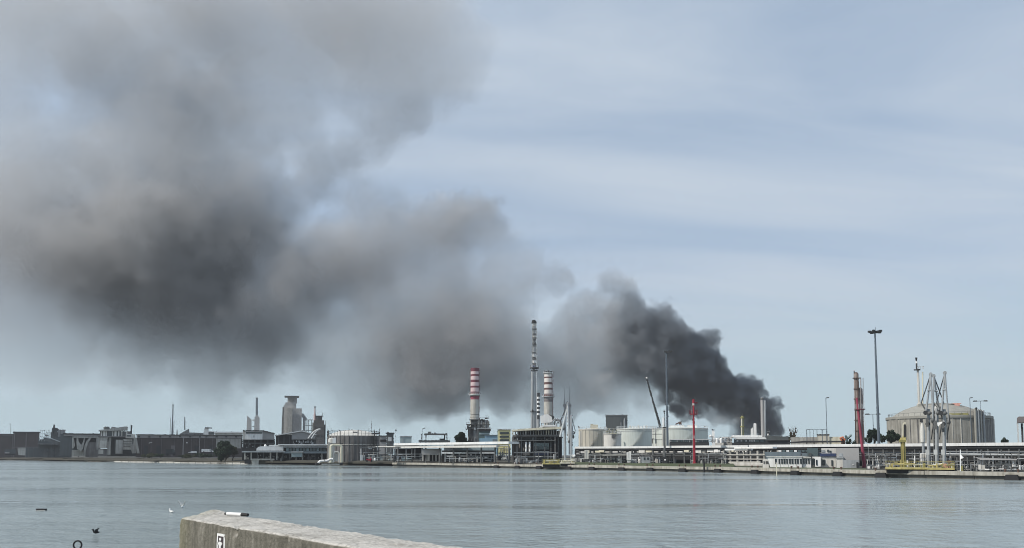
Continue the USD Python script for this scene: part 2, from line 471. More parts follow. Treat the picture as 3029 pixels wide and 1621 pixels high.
pl = Plane(145, 620)
t = Thing('slate_hall', 'low slate grey hall with a lean-to and a machinery deck on its roof', 'hall', pl.pz(145, GROUND))
t.add('wall', pl.cut(Shape(), [(76, 1323), (113, 1323), (113, 1300), (195, 1289), (212, 1300), (212, 1353), (76, 1353)], 30), M['slate'])
t.add('lean_to_roof', pl.cut(Shape(), [(112, 1310), (180, 1313), (180, 1316), (112, 1314)], 5, -5), M['steel_mid'])
t.add('pipe', pl.tube(Shape(), (118, 1314), (185, 1312), .35, off=-1.2), M['steel'])
t.add('pipe', pl.tube(Shape(), (177, 1328), (177, 1350), .2, off=-.5), M['fascia'])
for a in (120, 138, 156, 174, 190, 202):
    t.add('window', pl.box(Shape(), a, a + 8, 1330, 1335, .2, -.2), M['glass'])
for a in (84, 100, 146, 164):
    t.add('downpipe', pl.tube(Shape(), (a, 1324), (a, 1352), .12, off=-.2, n=5), M['steel_mid'])
t.add('gate', pl.box(Shape(), 128, 142, 1339, 1353, .2, -.22), M['steel_mid'])
t.add('rooftop_block', pl.box(Shape(), 150, 168, 1266, 1298, 10, 2), M['steel_dark'])
t.add('rooftop_block', pl.box(Shape(), 168.5, 190, 1271, 1292, 9, 3), M['hazy_grey'])
for a in (176, 183, 189):
    t.add('post', pl.box(Shape(), a, a + 1.2, 1270, 1292, .3, 2.4), M['steel_mid'])
t.add('chimney', pl.lathe(Shape(), 156, [(2.6, 1268), (2.4, 1258), (2.9, 1258), (2.9, 1256)], 10, 5), M['steel_dark'])
fr = Shape()
for a in (115, 121, 128):
    pl.box(fr, a, a + 1.5, 1272, 1305, .3, -.4)
for b in (1272, 1281, 1290, 1299):
    pl.box(fr, 115, 130, b, b + 1.3, .3, -.75)
t.add('stair_frame', fr, M['steel_light'])
dk = Shape()
for i in range(11):
    a = 131 + i * 3.4
    pl.box(dk, a, a + rng.uniform(1, 3), 1272 + rng.uniform(-1, 12), 1297, 2, rng.uniform(-.5, 1))
t.add('machinery', dk, M['steel_mid'])

pl = Plane(185, 600)
t = Thing('conveyor_gallery', 'dark inclined conveyor gallery running down from the slate hall to the hoppers', 'conveyor', pl.pz(240, GROUND))
t.add('gallery', pl.cut(Shape(), [(128, 1294), (150, 1297), (242, 1333), (242, 1342), (212, 1331), (128, 1301)], 5), M['steel_mid'])
t.add('roof_edge', pl.cut(Shape(), [(128, 1292), (150, 1295), (242, 1330), (242, 1333), (150, 1297.3), (128, 1294.5)], 5.6, -.3), M['steel_light'])
for a, b in ((160, 1306), (200, 1322), (232, 1336)):
    t.add('trestle', pl.box(Shape(), a, a + 2, b, 1352, .6, 2), M['steel_dark'])

pl = Plane(240, 575)
t = Thing('long_grey_shed', 'long low shed with a thin dark roof behind the concrete hoppers', 'shed', pl.pz(240, GROUND))
t.add('wall', pl.box(Shape(), 176, 296, 1284, 1348, 20, 8), M['slate'])
t.add('fascia', pl.box(Shape(), 186, 292, 1285, 1290, .6, 7), M['fascia'])
t.add('roof', pl.box(Shape(), 184, 297, 1282, 1284, 24, 6), M['steel_dark'])

pl = Plane(250, 560)
t = Thing('concrete_hopper', 'row of open concrete hopper frames with arched gaps beside the conveyor foot', 'hopper', pl.pz(250, GROUND))
t.add('deck', pl.box(Shape(), 212, 288, 1291, 1295, 8), M['concrete'])
for pts in ([(213, 1295), (218, 1295), (222, 1318), (217, 1326), (213, 1326)], [(226, 1295), (231, 1295), (233, 1306), (240, 1316), (244, 1310), (249, 1295), (252, 1295), (246, 1325), (240, 1336), (228, 1328), (226, 1310)],
            [(264, 1295), (271, 1295), (262, 1308), (255, 1326), (252, 1350), (246, 1350), (250, 1318), (256, 1304)], [(284, 1293), (291, 1293), (291, 1345), (286, 1345)]):
    t.add('frame_wall', pl.cut(Shape(), pts, 7, .3), M['concrete'])
t.add('bin', pl.box(Shape(), 253, 284, 1308, 1352, 8, 1), M['concrete_dark'])
t.add('back_wall', pl.box(Shape(), 214, 285, 1296, 1330, .5, 7.5), M['slate'])
t.add('store', pl.box(Shape(), 212, 250, 1331, 1349, .6, 7.2), M['concrete_light'])
t.add('bin_foot', pl.box(Shape(), 276, 290, 1330, 1352, 5, -1.5), M['concrete_dark'])

pl = Plane(340, 545)
t = Thing('control_house', 'two storey control house with white panels and a sloping roof above concrete hoppers', 'building', pl.pz(340, GROUND))
t.add('upper_floor', pl.box(Shape(), 293, 386, 1275, 1290, 9, .6), M['concrete_dark'])
for i, a in enumerate((296, 302, 310, 329, 336, 347, 356, 371)):
    t.add('panel', pl.box(Shape(), a, a + (6.5 if i in (1, 4) else 3.5), 1275, 1290, .4, .1), M['offwhite' if i % 3 else 'concrete_light'])
for a in (316, 322, 341, 351, 361):
    t.add('window', pl.box(Shape(), a, a + 5, 1275.5, 1289, .3, .25), M['glass'])
t.add('roof', pl.cut(Shape(), [(292, 1272), (322, 1268), (376, 1261), (378, 1264), (378, 1272), (340, 1274.5), (292, 1275)], 12, -1), M['concrete'])
t.add('roof_tank', pl.lathe(Shape(), 312, [(9, 1270), (9, 1264), (6, 1262), (0, 1261.5)], 12, 4), M['slate'])
t.add('roof_tank', pl.lathe(Shape(), 334, [(9, 1268), (9, 1264.5), (0, 1263)], 12, 4), M['slate'])
t.add('chimney', pl.box(Shape(), 383.5, 388, 1257, 1290, 1.2), M['steel_dark'])
t.add('deck', pl.box(Shape(), 290, 388, 1290, 1293, 11, -.6), M['concrete_dark'])
t.add('hopper_wall', pl.cut(Shape(), [(291, 1293), (321, 1293), (316, 1303), (327, 1316), (327, 1345), (318, 1345), (318, 1326), (291, 1326)], 8), M['concrete'])
t.add('silo_bin', pl.box(Shape(), 294, 314, 1304, 1325, .3, -.35), M['concrete_light'])
t.add('column', pl.box(Shape(), 319.5, 327, 1293, 1347, 5, 1), M['concrete'])
t.add('lower_block', pl.box(Shape(), 341, 362, 1301, 1342, 8, -1), M['concrete'])
t.add('stair_block', pl.box(Shape(), 363, 390, 1299, 1330, 7, 0), M['concrete_light'])
for b in (1305, 1312, 1319):
    t.add('stair_band', pl.box(Shape(), 364, 389, b, b + 1.6, .3, -.35), M['concrete_dark'])
t.add('outer_room', pl.box(Shape(), 370, 398, 1284, 1296, 8, -1.5), M['concrete_light'])
t.add('outer_window', pl.box(Shape(), 373, 386, 1287, 1291, .2, -1.75), M['glass'])
t.add('leaning_pier', pl.cut(Shape(), [(396, 1294), (404, 1294), (411, 1340), (391, 1341), (384, 1315), (394, 1314)], 4, -2), M['concrete'])
t.add('back_wall', pl.box(Shape(), 316, 408, 1293.2, 1350, .5, 11.5), M['slate'])
t.add('store', pl.box(Shape(), 291, 318, 1328, 1350, 6, 1), M['concrete_dark'])
t.add('store_door', pl.box(Shape(), 291, 305, 1329, 1343, .2, .75), M['concrete_light'])

pl = Plane(560, 520)
t = warehouse('long_brown_warehouse', 'very long dark brown warehouse with a pale strip of small windows under its roof', pl, 402, 716, 1286, 1296, 1352, 45, M['brown'], M['fascia'], M['steel_dark'],
              openings=(406, 437, 469, 498, 528, 558, 587, 606, 636, 665, 694), pilasters=(540, 588))
t.add('end_pier', pl.cut(Shape(), [(398, 1296), (404, 1296), (413, 1341), (405, 1341)], 3, -2), M['concrete'])
t.add('wall_lamp', pl.box(Shape(), 550, 553.5, 1308, 1311, .5, -1), M['white'])
t.add('wall_pipe', pl.cut(Shape(), [(440, 1310), (450, 1307), (450, 1309), (440, 1312)], .4, -.6), M['offwhite'])
for a in (425, 462, 505, 575, 618):
    t.add('door', pl.box(Shape(), a, a + 12, 1318, 1350, .3, -.35), M['brown_light' if a == 505 else 'steel_dark'])
for a in (418, 447, 478, 515, 566, 604, 628):
    t.add('downpipe', pl.tube(Shape(), (a, 1297), (a, 1350), .12, off=-.3, n=5), M['brown_light'])
t.add('lit_end_bay', pl.box(Shape(), 638, 712, 1298, 1326, .4, -.55), M['concrete'])
t = Thing('white_roofed_hall', 'pale hall with a flat white roof showing above the long brown warehouse', 'hall', Plane(670, 640).pz(670, GROUND))
pl = Plane(670, 640)
t.add('wall', pl.box(Shape(), 634, 716, 1281, 1340, 30), M['offwhite'])
t.add('roof', pl.box(Shape(), 632, 718, 1277, 1281, 32, -.8), M['white'])
pl = Plane(616, 700)
t = Thing('white_office', 'small white office with a dark roof sign standing behind the long brown warehouse', 'building', pl.pz(616, GROUND))
t.add('wall', pl.box(Shape(), 600, 633, 1275, 1340, 14), M['white'])
t.add('tower', pl.box(Shape(), 602, 615, 1267, 1275, 8), M['white'])
t.add('window', pl.box(Shape(), 615, 631, 1278, 1285, .3, -.35), M['glass'])
t.add('roof_sign', pl.box(Shape(), 604, 625, 1264, 1267.5, .6, -1), M['steel_mid'])
pl = Plane(545, 900)
t = Thing('gable_shed', 'grey gable shed with a long sloping roof and thin flue behind the brown warehouse', 'shed', pl.pz(560, GROUND))
t.add('wall', pl.cut(Shape(), [(532, 1283), (559, 1268), (560, 1279), (604, 1281), (604, 1340), (532, 1340)], 30), M['hazy_grey'])
t.add('flue', pl.tube(Shape(), (546.5, 1272), (546.5, 1233), .6, .45, off=6), M['steel_mid'])
t.add('small_stack', pl.lathe(Shape(), 521.5, [(2.4, 1290), (1.4, 1272), (.8, 1270)], 8, 4), M['hazy_grey'])

def far_stack(name, label, u, v_top, v_base, w0, w1, d, mat, extra=()):
    pl = Plane(u, d)
    t = Thing(name, label, 'chimney', pl.pz(u, GROUND))
    t.add('shaft', pl.lathe(Shape(), u, [(w0, v_base), (w1 * 1.1, (v_top * 2 + v_base) / 3), (w1, v_top), (0, v_top)], 12), mat, smooth=40)
    t.add('rim', pl.lathe(Shape(), u, [(w1 * 1.15, v_top + 3), (w1 * 1.3, v_top + 3), (w1 * 1.3, v_top - .6), (w1 * .9, v_top - .6)], 12), M['steel_dark'])
    for du, v, w in extra:
        t.add('flue', pl.lathe(Shape(), u + du, [(w, v_base), (w * .8, v), (0, v)], 8, .5), mat)
    return t


t = far_stack('tapered_chimney', 'tall thin tapered chimney with side flues rising far behind the long brown warehouse', 507, 1197, 1345, 4.2, 1.7, 1150, M['gunmetal'], ((-6, 1235, 1.0), (4.6, 1245, .9)))
pl = Plane(508, 1150)
t.add('lightning_rod', pl.tube(Shape(), (509, 1197), (509.5, 1187), .15, .06), M['steel_mid'])
pl = Plane(745, 1300)
t = Thing('twin_silo', 'hazy pair of grey silo towers joined by bridges, the right one carrying a tall flue', 'silo', pl.pz(748, GROUND))
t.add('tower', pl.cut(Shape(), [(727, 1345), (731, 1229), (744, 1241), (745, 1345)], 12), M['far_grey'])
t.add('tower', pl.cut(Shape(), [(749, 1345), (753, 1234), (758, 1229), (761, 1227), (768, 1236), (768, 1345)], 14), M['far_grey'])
t.add('bridge', pl.box(Shape(), 744, 752, 1241, 1244, 5, 3), M['far_grey'])
t.add('bridge', pl.box(Shape(), 744, 752, 1260, 1262, 5, 3), M['far_grey'])
fl = t.add('flue', pl.tube(Shape(), (759.5, 1240), (759.8, 1178), 1.7, 1.5, off=5, n=10), M['gunmetal'], smooth=40)
t.add('flue_tip', pl.tube(Shape(), (759.8, 1178), (759.8, 1176.5), 1.9, off=5, n=10), M['steel_dark'], fl)

pl = Plane(864, 1150)
t = Thing('prilling_tower', 'huge hazy grey stepped concrete tower with a wide flat cap, left of centre', 'tower', pl.pz(864, GROUND))
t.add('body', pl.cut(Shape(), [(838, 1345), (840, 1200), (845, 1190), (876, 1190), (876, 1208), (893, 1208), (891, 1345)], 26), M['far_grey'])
t.add('side_wing', pl.cut(Shape(), [(831, 1345), (834, 1240), (836, 1204), (840, 1203), (840, 1345)], 20, 4), M['steel_mid'])
t.add('head_block', pl.box(Shape(), 847, 875, 1173, 1191, 20, 3), M['far_grey'])
t.add('cap', pl.box(Shape(), 838, 881, 1171, 1173, 28, -2), M['steel_mid'])
t.add('shaft', pl.box(Shape(), 845, 862, 1206, 1345, 3, -3), M['concrete_light'])
t.add('recess', pl.box(Shape(), 862.5, 884, 1226, 1345, 1, -1.2), M['hazy_grey'])
t.add('head_panel', pl.box(Shape(), 853, 867, 1176, 1188, .5, 2.4), M['concrete'])
t.add('chute', pl.cut(Shape(), [(892, 1222), (898, 1224), (908, 1238), (904, 1245), (903, 1282), (896, 1282), (896, 1236), (892, 1232)], 6, 5), M['steel'])
br = Shape()
for b in (1242, 1258, 1274):
    pl.tube(br, (904, b), (925, b), .45, off=7)
for a in (908, 912, 921):
    pl.tube(br, (a, 1242), (a, 1345), .4, off=7)
t.add('bracing', br, M['steel_mid'])
pl = Plane(938, 1000)
t = Thing('dark_process_tower', 'dark stepped process tower with a pink grey flue beside the hazy prilling tower', 'tower', pl.pz(940, GROUND))
t.add('body', pl.box(Shape(), 926, 957, 1243, 1345, 16), M['concrete_dark'])
t.add('upper_block', pl.box(Shape(), 932, 951, 1231, 1243, 10, 3), M['concrete_dark'])
t.add('cap', pl.box(Shape(), 930, 954, 1229.5, 1231, 13, 2), M['steel_mid'])
t.add('wing', pl.box(Shape(), 956.6, 962, 1256, 1345, 14, 1), M['steel_dark'])
t.add('wing', pl.box(Shape(), 922, 927, 1250, 1345, 12, 2), M['concrete'])
t.add('antenna', pl.tube(Shape(), (953, 1231), (953, 1219), .4, .15, off=4), M['steel_dark'])
t.add('antenna', pl.tube(Shape(), (962, 1256), (962, 1244), .3, .15, off=4), M['steel_dark'])
t.add('flue', pl.lathe(Shape(), 929, [(3.6, 1300), (3.4, 1225), (2.2, 1222), (2, 1206), (0, 1206)], 10, 6), M['pink'], smooth=40)
t.add('flue_tip', pl.lathe(Shape(), 929, [(2.4, 1206), (2.4, 1202), (0, 1202)], 10, 6), M['steel_dark'])
for b in (1262, 1285):
    t.add('floor_band', pl.box(Shape(), 926, 957, b, b + 1.2, .4, -.5), M['steel_mid'])

pl = Plane(765, 430)
t = Thing('elevated_white_hall', 'white box shaped hall raised on dark columns with a sloping right wing', 'hall', pl.pz(765, GROUND))
w = t.add('wall', pl.box(Shape(), 722, 775, 1275, 1300, 12), M['white'])
t.add('window_strip', pl.box(Shape(), 726, 774, 1278, 1282.5, .2, -.22), M['glass'], w)
t.add('window', pl.box(Shape(), 749, 750.5, 1288, 1294, .2, -.2), M['glass'], w)
t.add('roof', pl.box(Shape(), 717, 776, 1272.5, 1275, 14, -.8), M['steel_dark'])
t.add('side_wing', pl.cut(Shape(), [(775.4, 1274), (812, 1282), (812, 1300), (775.4, 1300)], 12, 1), M['hazy_grey'])
t.add('wing_roof', pl.cut(Shape(), [(775.4, 1272.5), (813, 1280.5), (813, 1282.5), (775.4, 1274.5)], 13.5, .3), M['steel_mid'])
t.add('end_column', pl.box(Shape(), 717, 724, 1276, 1300, 4, 0), M['offwhite'])
for a in (718, 734, 752, 770, 790, 809):
    t.add('column', pl.box(Shape(), a, a + 2.2, 1300, 1348, .6, .5), M['steel_mid'])
t.add('floor_beam', pl.box(Shape(), 717, 812, 1310, 1312, .5, .2), M['steel_mid'])
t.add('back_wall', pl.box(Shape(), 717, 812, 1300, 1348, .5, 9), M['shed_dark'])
mc = Shape()
for i in range(26):
    a, b = rng.uniform(719, 808), rng.uniform(1312, 1340)
    pl.box(mc, a, a + rng.uniform(1.5, 6), b, b + rng.uniform(2, 7), rng.uniform(.5, 2), rng.uniform(1, 6))
t.add('machinery', mc, M['steel'])
pl = Plane(870, 450)
t = Thing('gable_hall', 'wide grey gable hall with an open dark front below the prilling tower', 'hall', pl.pz(870, GROUND))
t.add('gable_wall', pl.cut(Shape(), [(863, 1281), (893, 1277), (934, 1288), (930, 1300), (863, 1300)], 14), M['hazy_grey'])
t.add('dark_bay', pl.box(Shape(), 815, 863, 1286, 1345, 10, 2), M['steel_dark'])
t.add('roof', pl.cut(Shape(), [(814, 1287), (893, 1273), (936, 1285), (936, 1287.5), (893, 1276), (814, 1289.5)], 17, -.8), M['roof'])
t.add('lower_wall', pl.box(Shape(), 863.4, 934, 1300, 1345, 10, 2.5), M['steel_dark'])
for a in (822, 838, 855, 866, 880, 897, 915, 930):
    t.add('column', pl.box(Shape(), a, a + 1.8, 1289, 1345, .5, .6), M['steel_mid'])
mc = Shape()
for i in range(30):
    a, b = rng.uniform(866, 932), rng.uniform(1302, 1316)
    pl.box(mc, a, a + rng.uniform(1.5, 4), b, b + rng.uniform(3, 8), rng.uniform(.5, 2), rng.uniform(.5, 1.8))
t.add('machinery', mc, M['steel_light'])
for k, (a, b, r) in enumerate((((910, 1296), (946, 1268), 1), ((920, 1297), (948, 1267.5), 1))):
    pass
pl = Plane(930, 425)
t = Thing('curved_pipes', 'pair of white pipes curving up to the right in front of the dark process tower', 'pipe', pl.pz(925, GROUND))
for a, b in (((911, 1297), (947, 1268)), ((921, 1297), (948, 1269))):
    pts = [pl.p(a[0] + (b[0] - a[0]) * x, a[1] + (b[1] - a[1]) * (x + .22 * math.sin(math.pi * x))) for x in np.linspace(0, 1, 7)]
    t.add('pipe', Shape().path(pts, .24, 6), M['white'])
t.add('plinth', pl.box(Shape(), 905, 950, 1297, 1300, 4, -1), M['steel_mid'])
t.add('support', pl.box(Shape(), 930, 932, 1300, 1350, .4, 0), M['steel_mid'])
# ------------------------------------------------------------------ terminal, tank and long pipe bridge left of centre
pl = Plane(840, 378)
t = Thing('glass_terminal', 'low pale terminal with a rounded white roof pod and a long canopy on columns', 'building', pl.pz(840, GROUND))
t.add('canopy', pl.box(Shape(), 715, 842, 1334, 1338, 12, -2), M['steel'])
t.add('rounded_pod', pl.cut(Shape(), [(758, 1333), (759, 1327), (764, 1322), (774, 1320), (838, 1320), (838, 1333)], 6, 0), M['roof'])
t.add('pod_skylight', pl.lathe(Shape(), 784, [(4, 1320), (3.4, 1316), (0, 1313.5)], 12, 3), M['white'])
t.add('pod_rail', pl.box(Shape(), 795, 837, 1316, 1319.6, 3, 2), M['steel_light'])
t.add('long_roof', pl.box(Shape(), 822, 966, 1313.5, 1317, 14, -1), M['roof'])
t.add('upper_band', pl.box(Shape(), 838.5, 967, 1317.2, 1324, 10, 0), M['steel'])
t.add('lower_roof', pl.box(Shape(), 838.5, 967, 1335, 1341, 12, -1.4), M['blue_grey'])
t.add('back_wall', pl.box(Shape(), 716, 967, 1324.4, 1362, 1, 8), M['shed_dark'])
for i in range(12):
    a = 846 + i * 10
    t.add('window', pl.box(Shape(), a, a + 7.5, 1325.5, 1334, .3, 1.5), M['glass_teal' if i % 3 else 'teal_pale'])
for i in range(13):
    a = 722 + i * 19
    t.add('column', pl.box(Shape(), a, a + (4 if i % 4 < 2 else 2), 1338.4 if a < 838 else 1341.4, 1360, .6, -.6), M['concrete_light' if i % 4 < 2 else 'steel_mid'])
t.add('kiosk', pl.box(Shape(), 862, 894, 1338, 1352, 4, -2.5), M['teal_pale'])
t.add('kiosk_roof', pl.box(Shape(), 860, 897, 1336, 1338, 5, -3), M['roof'])
mc = Shape()
for i in range(44):
    a, b = rng.uniform(724, 960), rng.uniform(1344, 1356)
    pl.box(mc, a, a + rng.uniform(1.5, 5), b, b + rng.uniform(3, 9), 1, rng.uniform(0, 6))
t.add('stored_goods', mc, M['concrete'])
pl = Plane(765, 371)
t = Thing('landing_stage', 'low brown concrete landing stage with pale piers at the water below the terminal', 'jetty', pl.pz(765, 0))
t.add('deck', pl.box(Shape(), 742, 812, 1357, 1361, 6), M['concrete'])
for a, b in ((744, 766), (800, 808)):
    t.add('pier', pl.cut(Shape(), [(a, 1361), (b, 1361), (b - 2, 1374), (a + 1, 1374)], 3, .3), M['concrete_light'])
t.add('fill_wall', pl.box(Shape(), 766, 800, 1361, 1374, 2, .8), M['soil'])
t.add('opening', pl.box(Shape(), 724, 742, 1359, 1372, 3, .8), M['black'])

pl = Plane(1045, 348)
t = Thing('scaffolded_tank', 'big round storage tank with dark stained walls and a pale domed roof under railings', 'tank', pl.pz(1045, GROUND))
t.add('wall', pl.lathe(Shape(), 1045, [(77, 1392), (77, 1290), (74, 1290)], 48, 77 * pl.k), M['stained'], smooth=35)
t.add('dome', pl.lathe(Shape(), 1045, [(76, 1290.5), (62, 1282), (42, 1276), (20, 1272.5), (0, 1271.5)], 48, 77 * pl.k), M['offwhite'], smooth=60)
t.add('girder_band', pl.lathe(Shape(), 1045, [(78, 1317), (78, 1314.5)], 48, 77 * pl.k), M['concrete_light'])
rl = Shape()
c = pl.p(1045, HORIZON, 77 * pl.k)
R = 77.5 * pl.k * pl.scale(77 * pl.k)
zt = pl.z(1045, 1290, 77 * pl.k)
for i in range(40):
    q = c + R * np.array([math.cos(i * math.pi / 20), math.sin(i * math.pi / 20), 0])
    rl.tube((q[0], q[1], zt), (q[0], q[1], zt + 1.9 + (1.1 if i % 5 == 0 else 0)), .07, n=4)
    q2 = c + R * np.array([math.cos((i + 1) * math.pi / 20), math.sin((i + 1) * math.pi / 20), 0])
    for h in (1.0, 1.9):
        rl.tube((q[0], q[1], zt + h), (q2[0], q2[1], zt + h), .05, n=4)
t.add('railing', rl, M['steel_dark'])
for i, a in enumerate(np.linspace(200, 340, 15)):
    q = c + (R + .02) * np.array([math.cos(math.radians(a)), math.sin(math.radians(a)), 0])
    t.add('stiffener', Shape().tube((q[0], q[1], GROUND), (q[0], q[1], zt + (2.2 if i % 4 == 1 else 0)), .13, n=5), M['concrete_dark'])
t.add('roof_hatch', pl.box(Shape(), 1044, 1056, 1277, 1289, 2, 2), M['steel_dark'])
t.add('vent', pl.tube(Shape(), (1041, 1274), (1041, 1269), .35, .1, off=77 * pl.k), M['steel_dark'])
tw = Shape()
for a in (1108, 1122):
    for o in (0, 2):
        pl.tube(tw, (a, 1392), (a, 1276), .14, off=o, n=5)
for b in range(1280, 1390, 11):
    pl.box(tw, 1106, 1123, b, b + 1.2, 2.2, 0)
pl.box(tw, 1098, 1122, 1281, 1284, 3, 0)
t.add('stair_tower', tw, M['steel_dark'])
pl2 = Plane(1000, 342)
lf = Shape()
pl2.lathe(lf, 980, [(10, 1392), (10, 1300), (7, 1296), (0, 1295)], 14, 2)
t.add('side_vessel', lf, M['offwhite'], smooth=40)
t.add('side_hood', pl2.cut(Shape(), [(984, 1296), (994, 1294), (994, 1312), (983, 1312)], 1.5, .4), M['white'])

pl = Plane(995, 330)
t = Thing('pipe_portal', 'large white arched pipe portal standing before the scaffolded tank', 'pipe', pl.pz(995, GROUND))
for a0, a1, top, r in ((979, 1010, 1316, .5), (985, 1004, 1336, .3)):
    pts = [pl.p(a0, 1368), pl.p(a0, top + 5), pl.p(a0 + 5, top), pl.p(a1 - 5, top), pl.p(a1, top + 5), pl.p(a1, 1368)]
    t.add('pipe_bend', Shape().path(pts, r, 10), M['cream' if r > .4 else 'offwhite'], smooth=50)
t.add('cap_frame', pl.box(Shape(), 975, 1014, 1311, 1313, 1.2, -.3), M['steel_dark'])
t.add('manifold', pl.box(Shape(), 989, 1001, 1342, 1364, 1, .2), M['concrete_light'])
t.add('side_column', pl.box(Shape(), 970, 976, 1308, 1372, 1.4, .2), M['concrete_light'])
pl = Plane(975, 320)
t = Thing('white_hose_pipe', 'white pipe bending down over the water edge beside the arched pipe portal', 'pipe', pl.pz(965, GROUND))
t.add('pipe', Shape().path([pl.p(941, 1370), pl.p(947, 1364), pl.p(968, 1363), pl.p(978, 1358), pl.p(985, 1358)], .42, 8), M['white'], smooth=50)
t.add('flange', pl.box(Shape(), 958, 961, 1360, 1366, 1.1, -.5), M['offwhite'])
pl = Plane(978, 316)
t = Thing('pontoon', 'small flat pontoon with a pale side and black tyres moored below the pipe portal', 'pontoon', pl.pz(978, 0))
t.add('hull', pl.box(Shape(), 952, 1005, 1371, 1376, 5), M['concrete_light'])
t.add('deck', pl.box(Shape(), 951, 1006, 1369.6, 1370.9, 5.4, -.2), M['soil'])
for a in (937, 1008):
    t.add('tyre', pl.lathe(Shape(), a + 1, [(4, 1376.5), (6, 1374), (6, 1370), (4, 1368), (0, 1368)], 12, .5), M['black'])

def clutter(name, label, cat, pl, u0, u1, v0, v1, mats, n, seed, depth=3.0, frames=5):
    """Pipework, cabinets and steel frames of a process area."""
    g = random.Random(seed)
    t = Thing(name, label, cat, pl.pz((u0 + u1) / 2, GROUND))
    for i in range(frames):
        a = u0 + (u1 - u0) * (i + g.uniform(-.2, .2) + .5) / frames
        t.add('column', pl.box(Shape(), a, a + g.uniform(1.5, 3), v0 + g.uniform(0, 4), v1, .4, g.uniform(0, depth)), M[g.choice(['steel_mid', 'steel', 'steel_dark'])])
    for i in range(3):
        b = v0 + (v1 - v0) * (i + .3) / 3
        t.add('beam', pl.box(Shape(), u0, u1, b, b + 1.5, .4, g.uniform(0, depth)), M[g.choice(['steel_mid', 'steel', 'steel_light'])])
    for i in range(n):
        a, b = g.uniform(u0, u1 - 4), v0 + (v1 - v0) * g.uniform(.1, .9)
        kind = g.random()
        mt = M[g.choice(mats)]
        o = g.uniform(0, depth)
        if kind < .35:
            r = g.uniform(1, 2.6)
            t.add('pipe', pl.tube(Shape(), (a, v1), (a, b), r * pl.k * .7, off=o, n=7), mt)
        elif kind < .6:
            t.add('pipe', pl.tube(Shape(), (a, b), (min(u1, a + g.uniform(8, 30)), b), g.uniform(.8, 1.8) * pl.k, off=o, n=7), mt)
        elif kind < .8:
            t.add('cabinet', pl.box(Shape(), a, a + g.uniform(3, 9), max(b, v1 - 16), v1, 1, o), mt)
        else:
            r = g.uniform(2, 4.5)
            t.add('vessel', pl.lathe(Shape(), a, [(r, v1), (r, max(b, v1 - 14) + 2), (r * .6, max(b, v1 - 14)), (0, max(b, v1 - 14) - .5)], 10, o), mt)
    return t


W = ['white', 'offwhite', 'steel', 'steel_mid', 'steel_dark', 'steel_light', 'concrete']
clutter('valve_yard', 'crowded yard of grey pipes and white vessels right of the scaffolded tank', 'pipework', Plane(1130, 318), 1062, 1172, 1318, 1362, W, 42, 3)
pl = Plane(1090, 312)
t = Thing('red_trailer', 'small bright red trailer parked on the bank below the scaffolded tank', 'trailer', pl.pz(1090, GROUND))
t.add('frame', pl.box(Shape(), 1083, 1101, 1357.5, 1362, 1.6), M['red'])
t.add('drawbar', pl.box(Shape(), 1095.5, 1097.5, 1352, 1367, .5, -.1), M['red'])
for a in (1085.5, 1098.5):
    q = pl.p(a, 1363.5)
    t.add('wheel', Shape().tube(q - pl.n * .1, q + pl.n * .25, .36, n=12), M['black'])
pl = Plane(1145, 345)
t = Thing('grey_pump_house', 'blocky grey pump house with a higher right part beside the scaffolded tank', 'building', pl.pz(1145, GROUND))
t.add('wall', pl.box(Shape(), 1122, 1143, 1290, 1345, 8, 1), M['hazy_grey'])
t.add('roof', pl.box(Shape(), 1121, 1143.5, 1288, 1290, 9, .5), M['steel_dark'])
t.add('high_wall', pl.box(Shape(), 1143.6, 1164, 1282, 1345, 8), M['steel_mid'])
t.add('high_roof', pl.box(Shape(), 1140, 1166, 1279.8, 1282, 10, -.6), M['steel_dark'])
t.add('window', pl.box(Shape(), 1147, 1158, 1293, 1305, .3, -.25), M['steel_light'])
t.add('opening', pl.box(Shape(), 1124, 1142, 1300, 1307, .3, .8), M['black'])


def lamp_post(u, v_top, v_base, d, label, head='one', name='street_lamp', r=.11, group=None, mat='gunmetal'):
    pl = Plane(u, d)
    t = Thing(name, label, 'lamp post', pl.pz(u, GROUND), group)
    q, p = pl.pz(u, pl.z(u, v_top)), pl.pz(u, GROUND)
    t.add('pole', Shape().tube(p, q, r, r * .6, 8), M[mat])
    if head == 'one':
        t.add('lamp_head', Shape().tube(q, q + pl.e * .9 + (0, 0, .12), .13, .16, 6), M['steel_dark'])
    elif head == 'two':
        t.add('crossbar', Shape().tube(q - pl.e * 1.6, q + pl.e * 1.6, .07, n=6), M[mat])
        for s in (-1, 1):
            c = q + pl.e * 1.5 * s
            t.add('lamp_head', Shape().hexa([c + pl.e * x * .65 + pl.n * y * .5 - (0, 0, .16) for x, y in ((-1, -1), (1, -1), (1, 1), (-1, 1))], [c + pl.e * x * .5 + pl.n * y * .35 + (0, 0, .2) for x, y in ((-1, -1), (1, -1), (1, 1), (-1, 1))]), M['steel_dark'])
    elif head == 'ball':
        t.add('lamp_head', Shape().ball(q, r * 3.2, 1, (1, 1, 1.4)), M['steel_dark'])
    return t


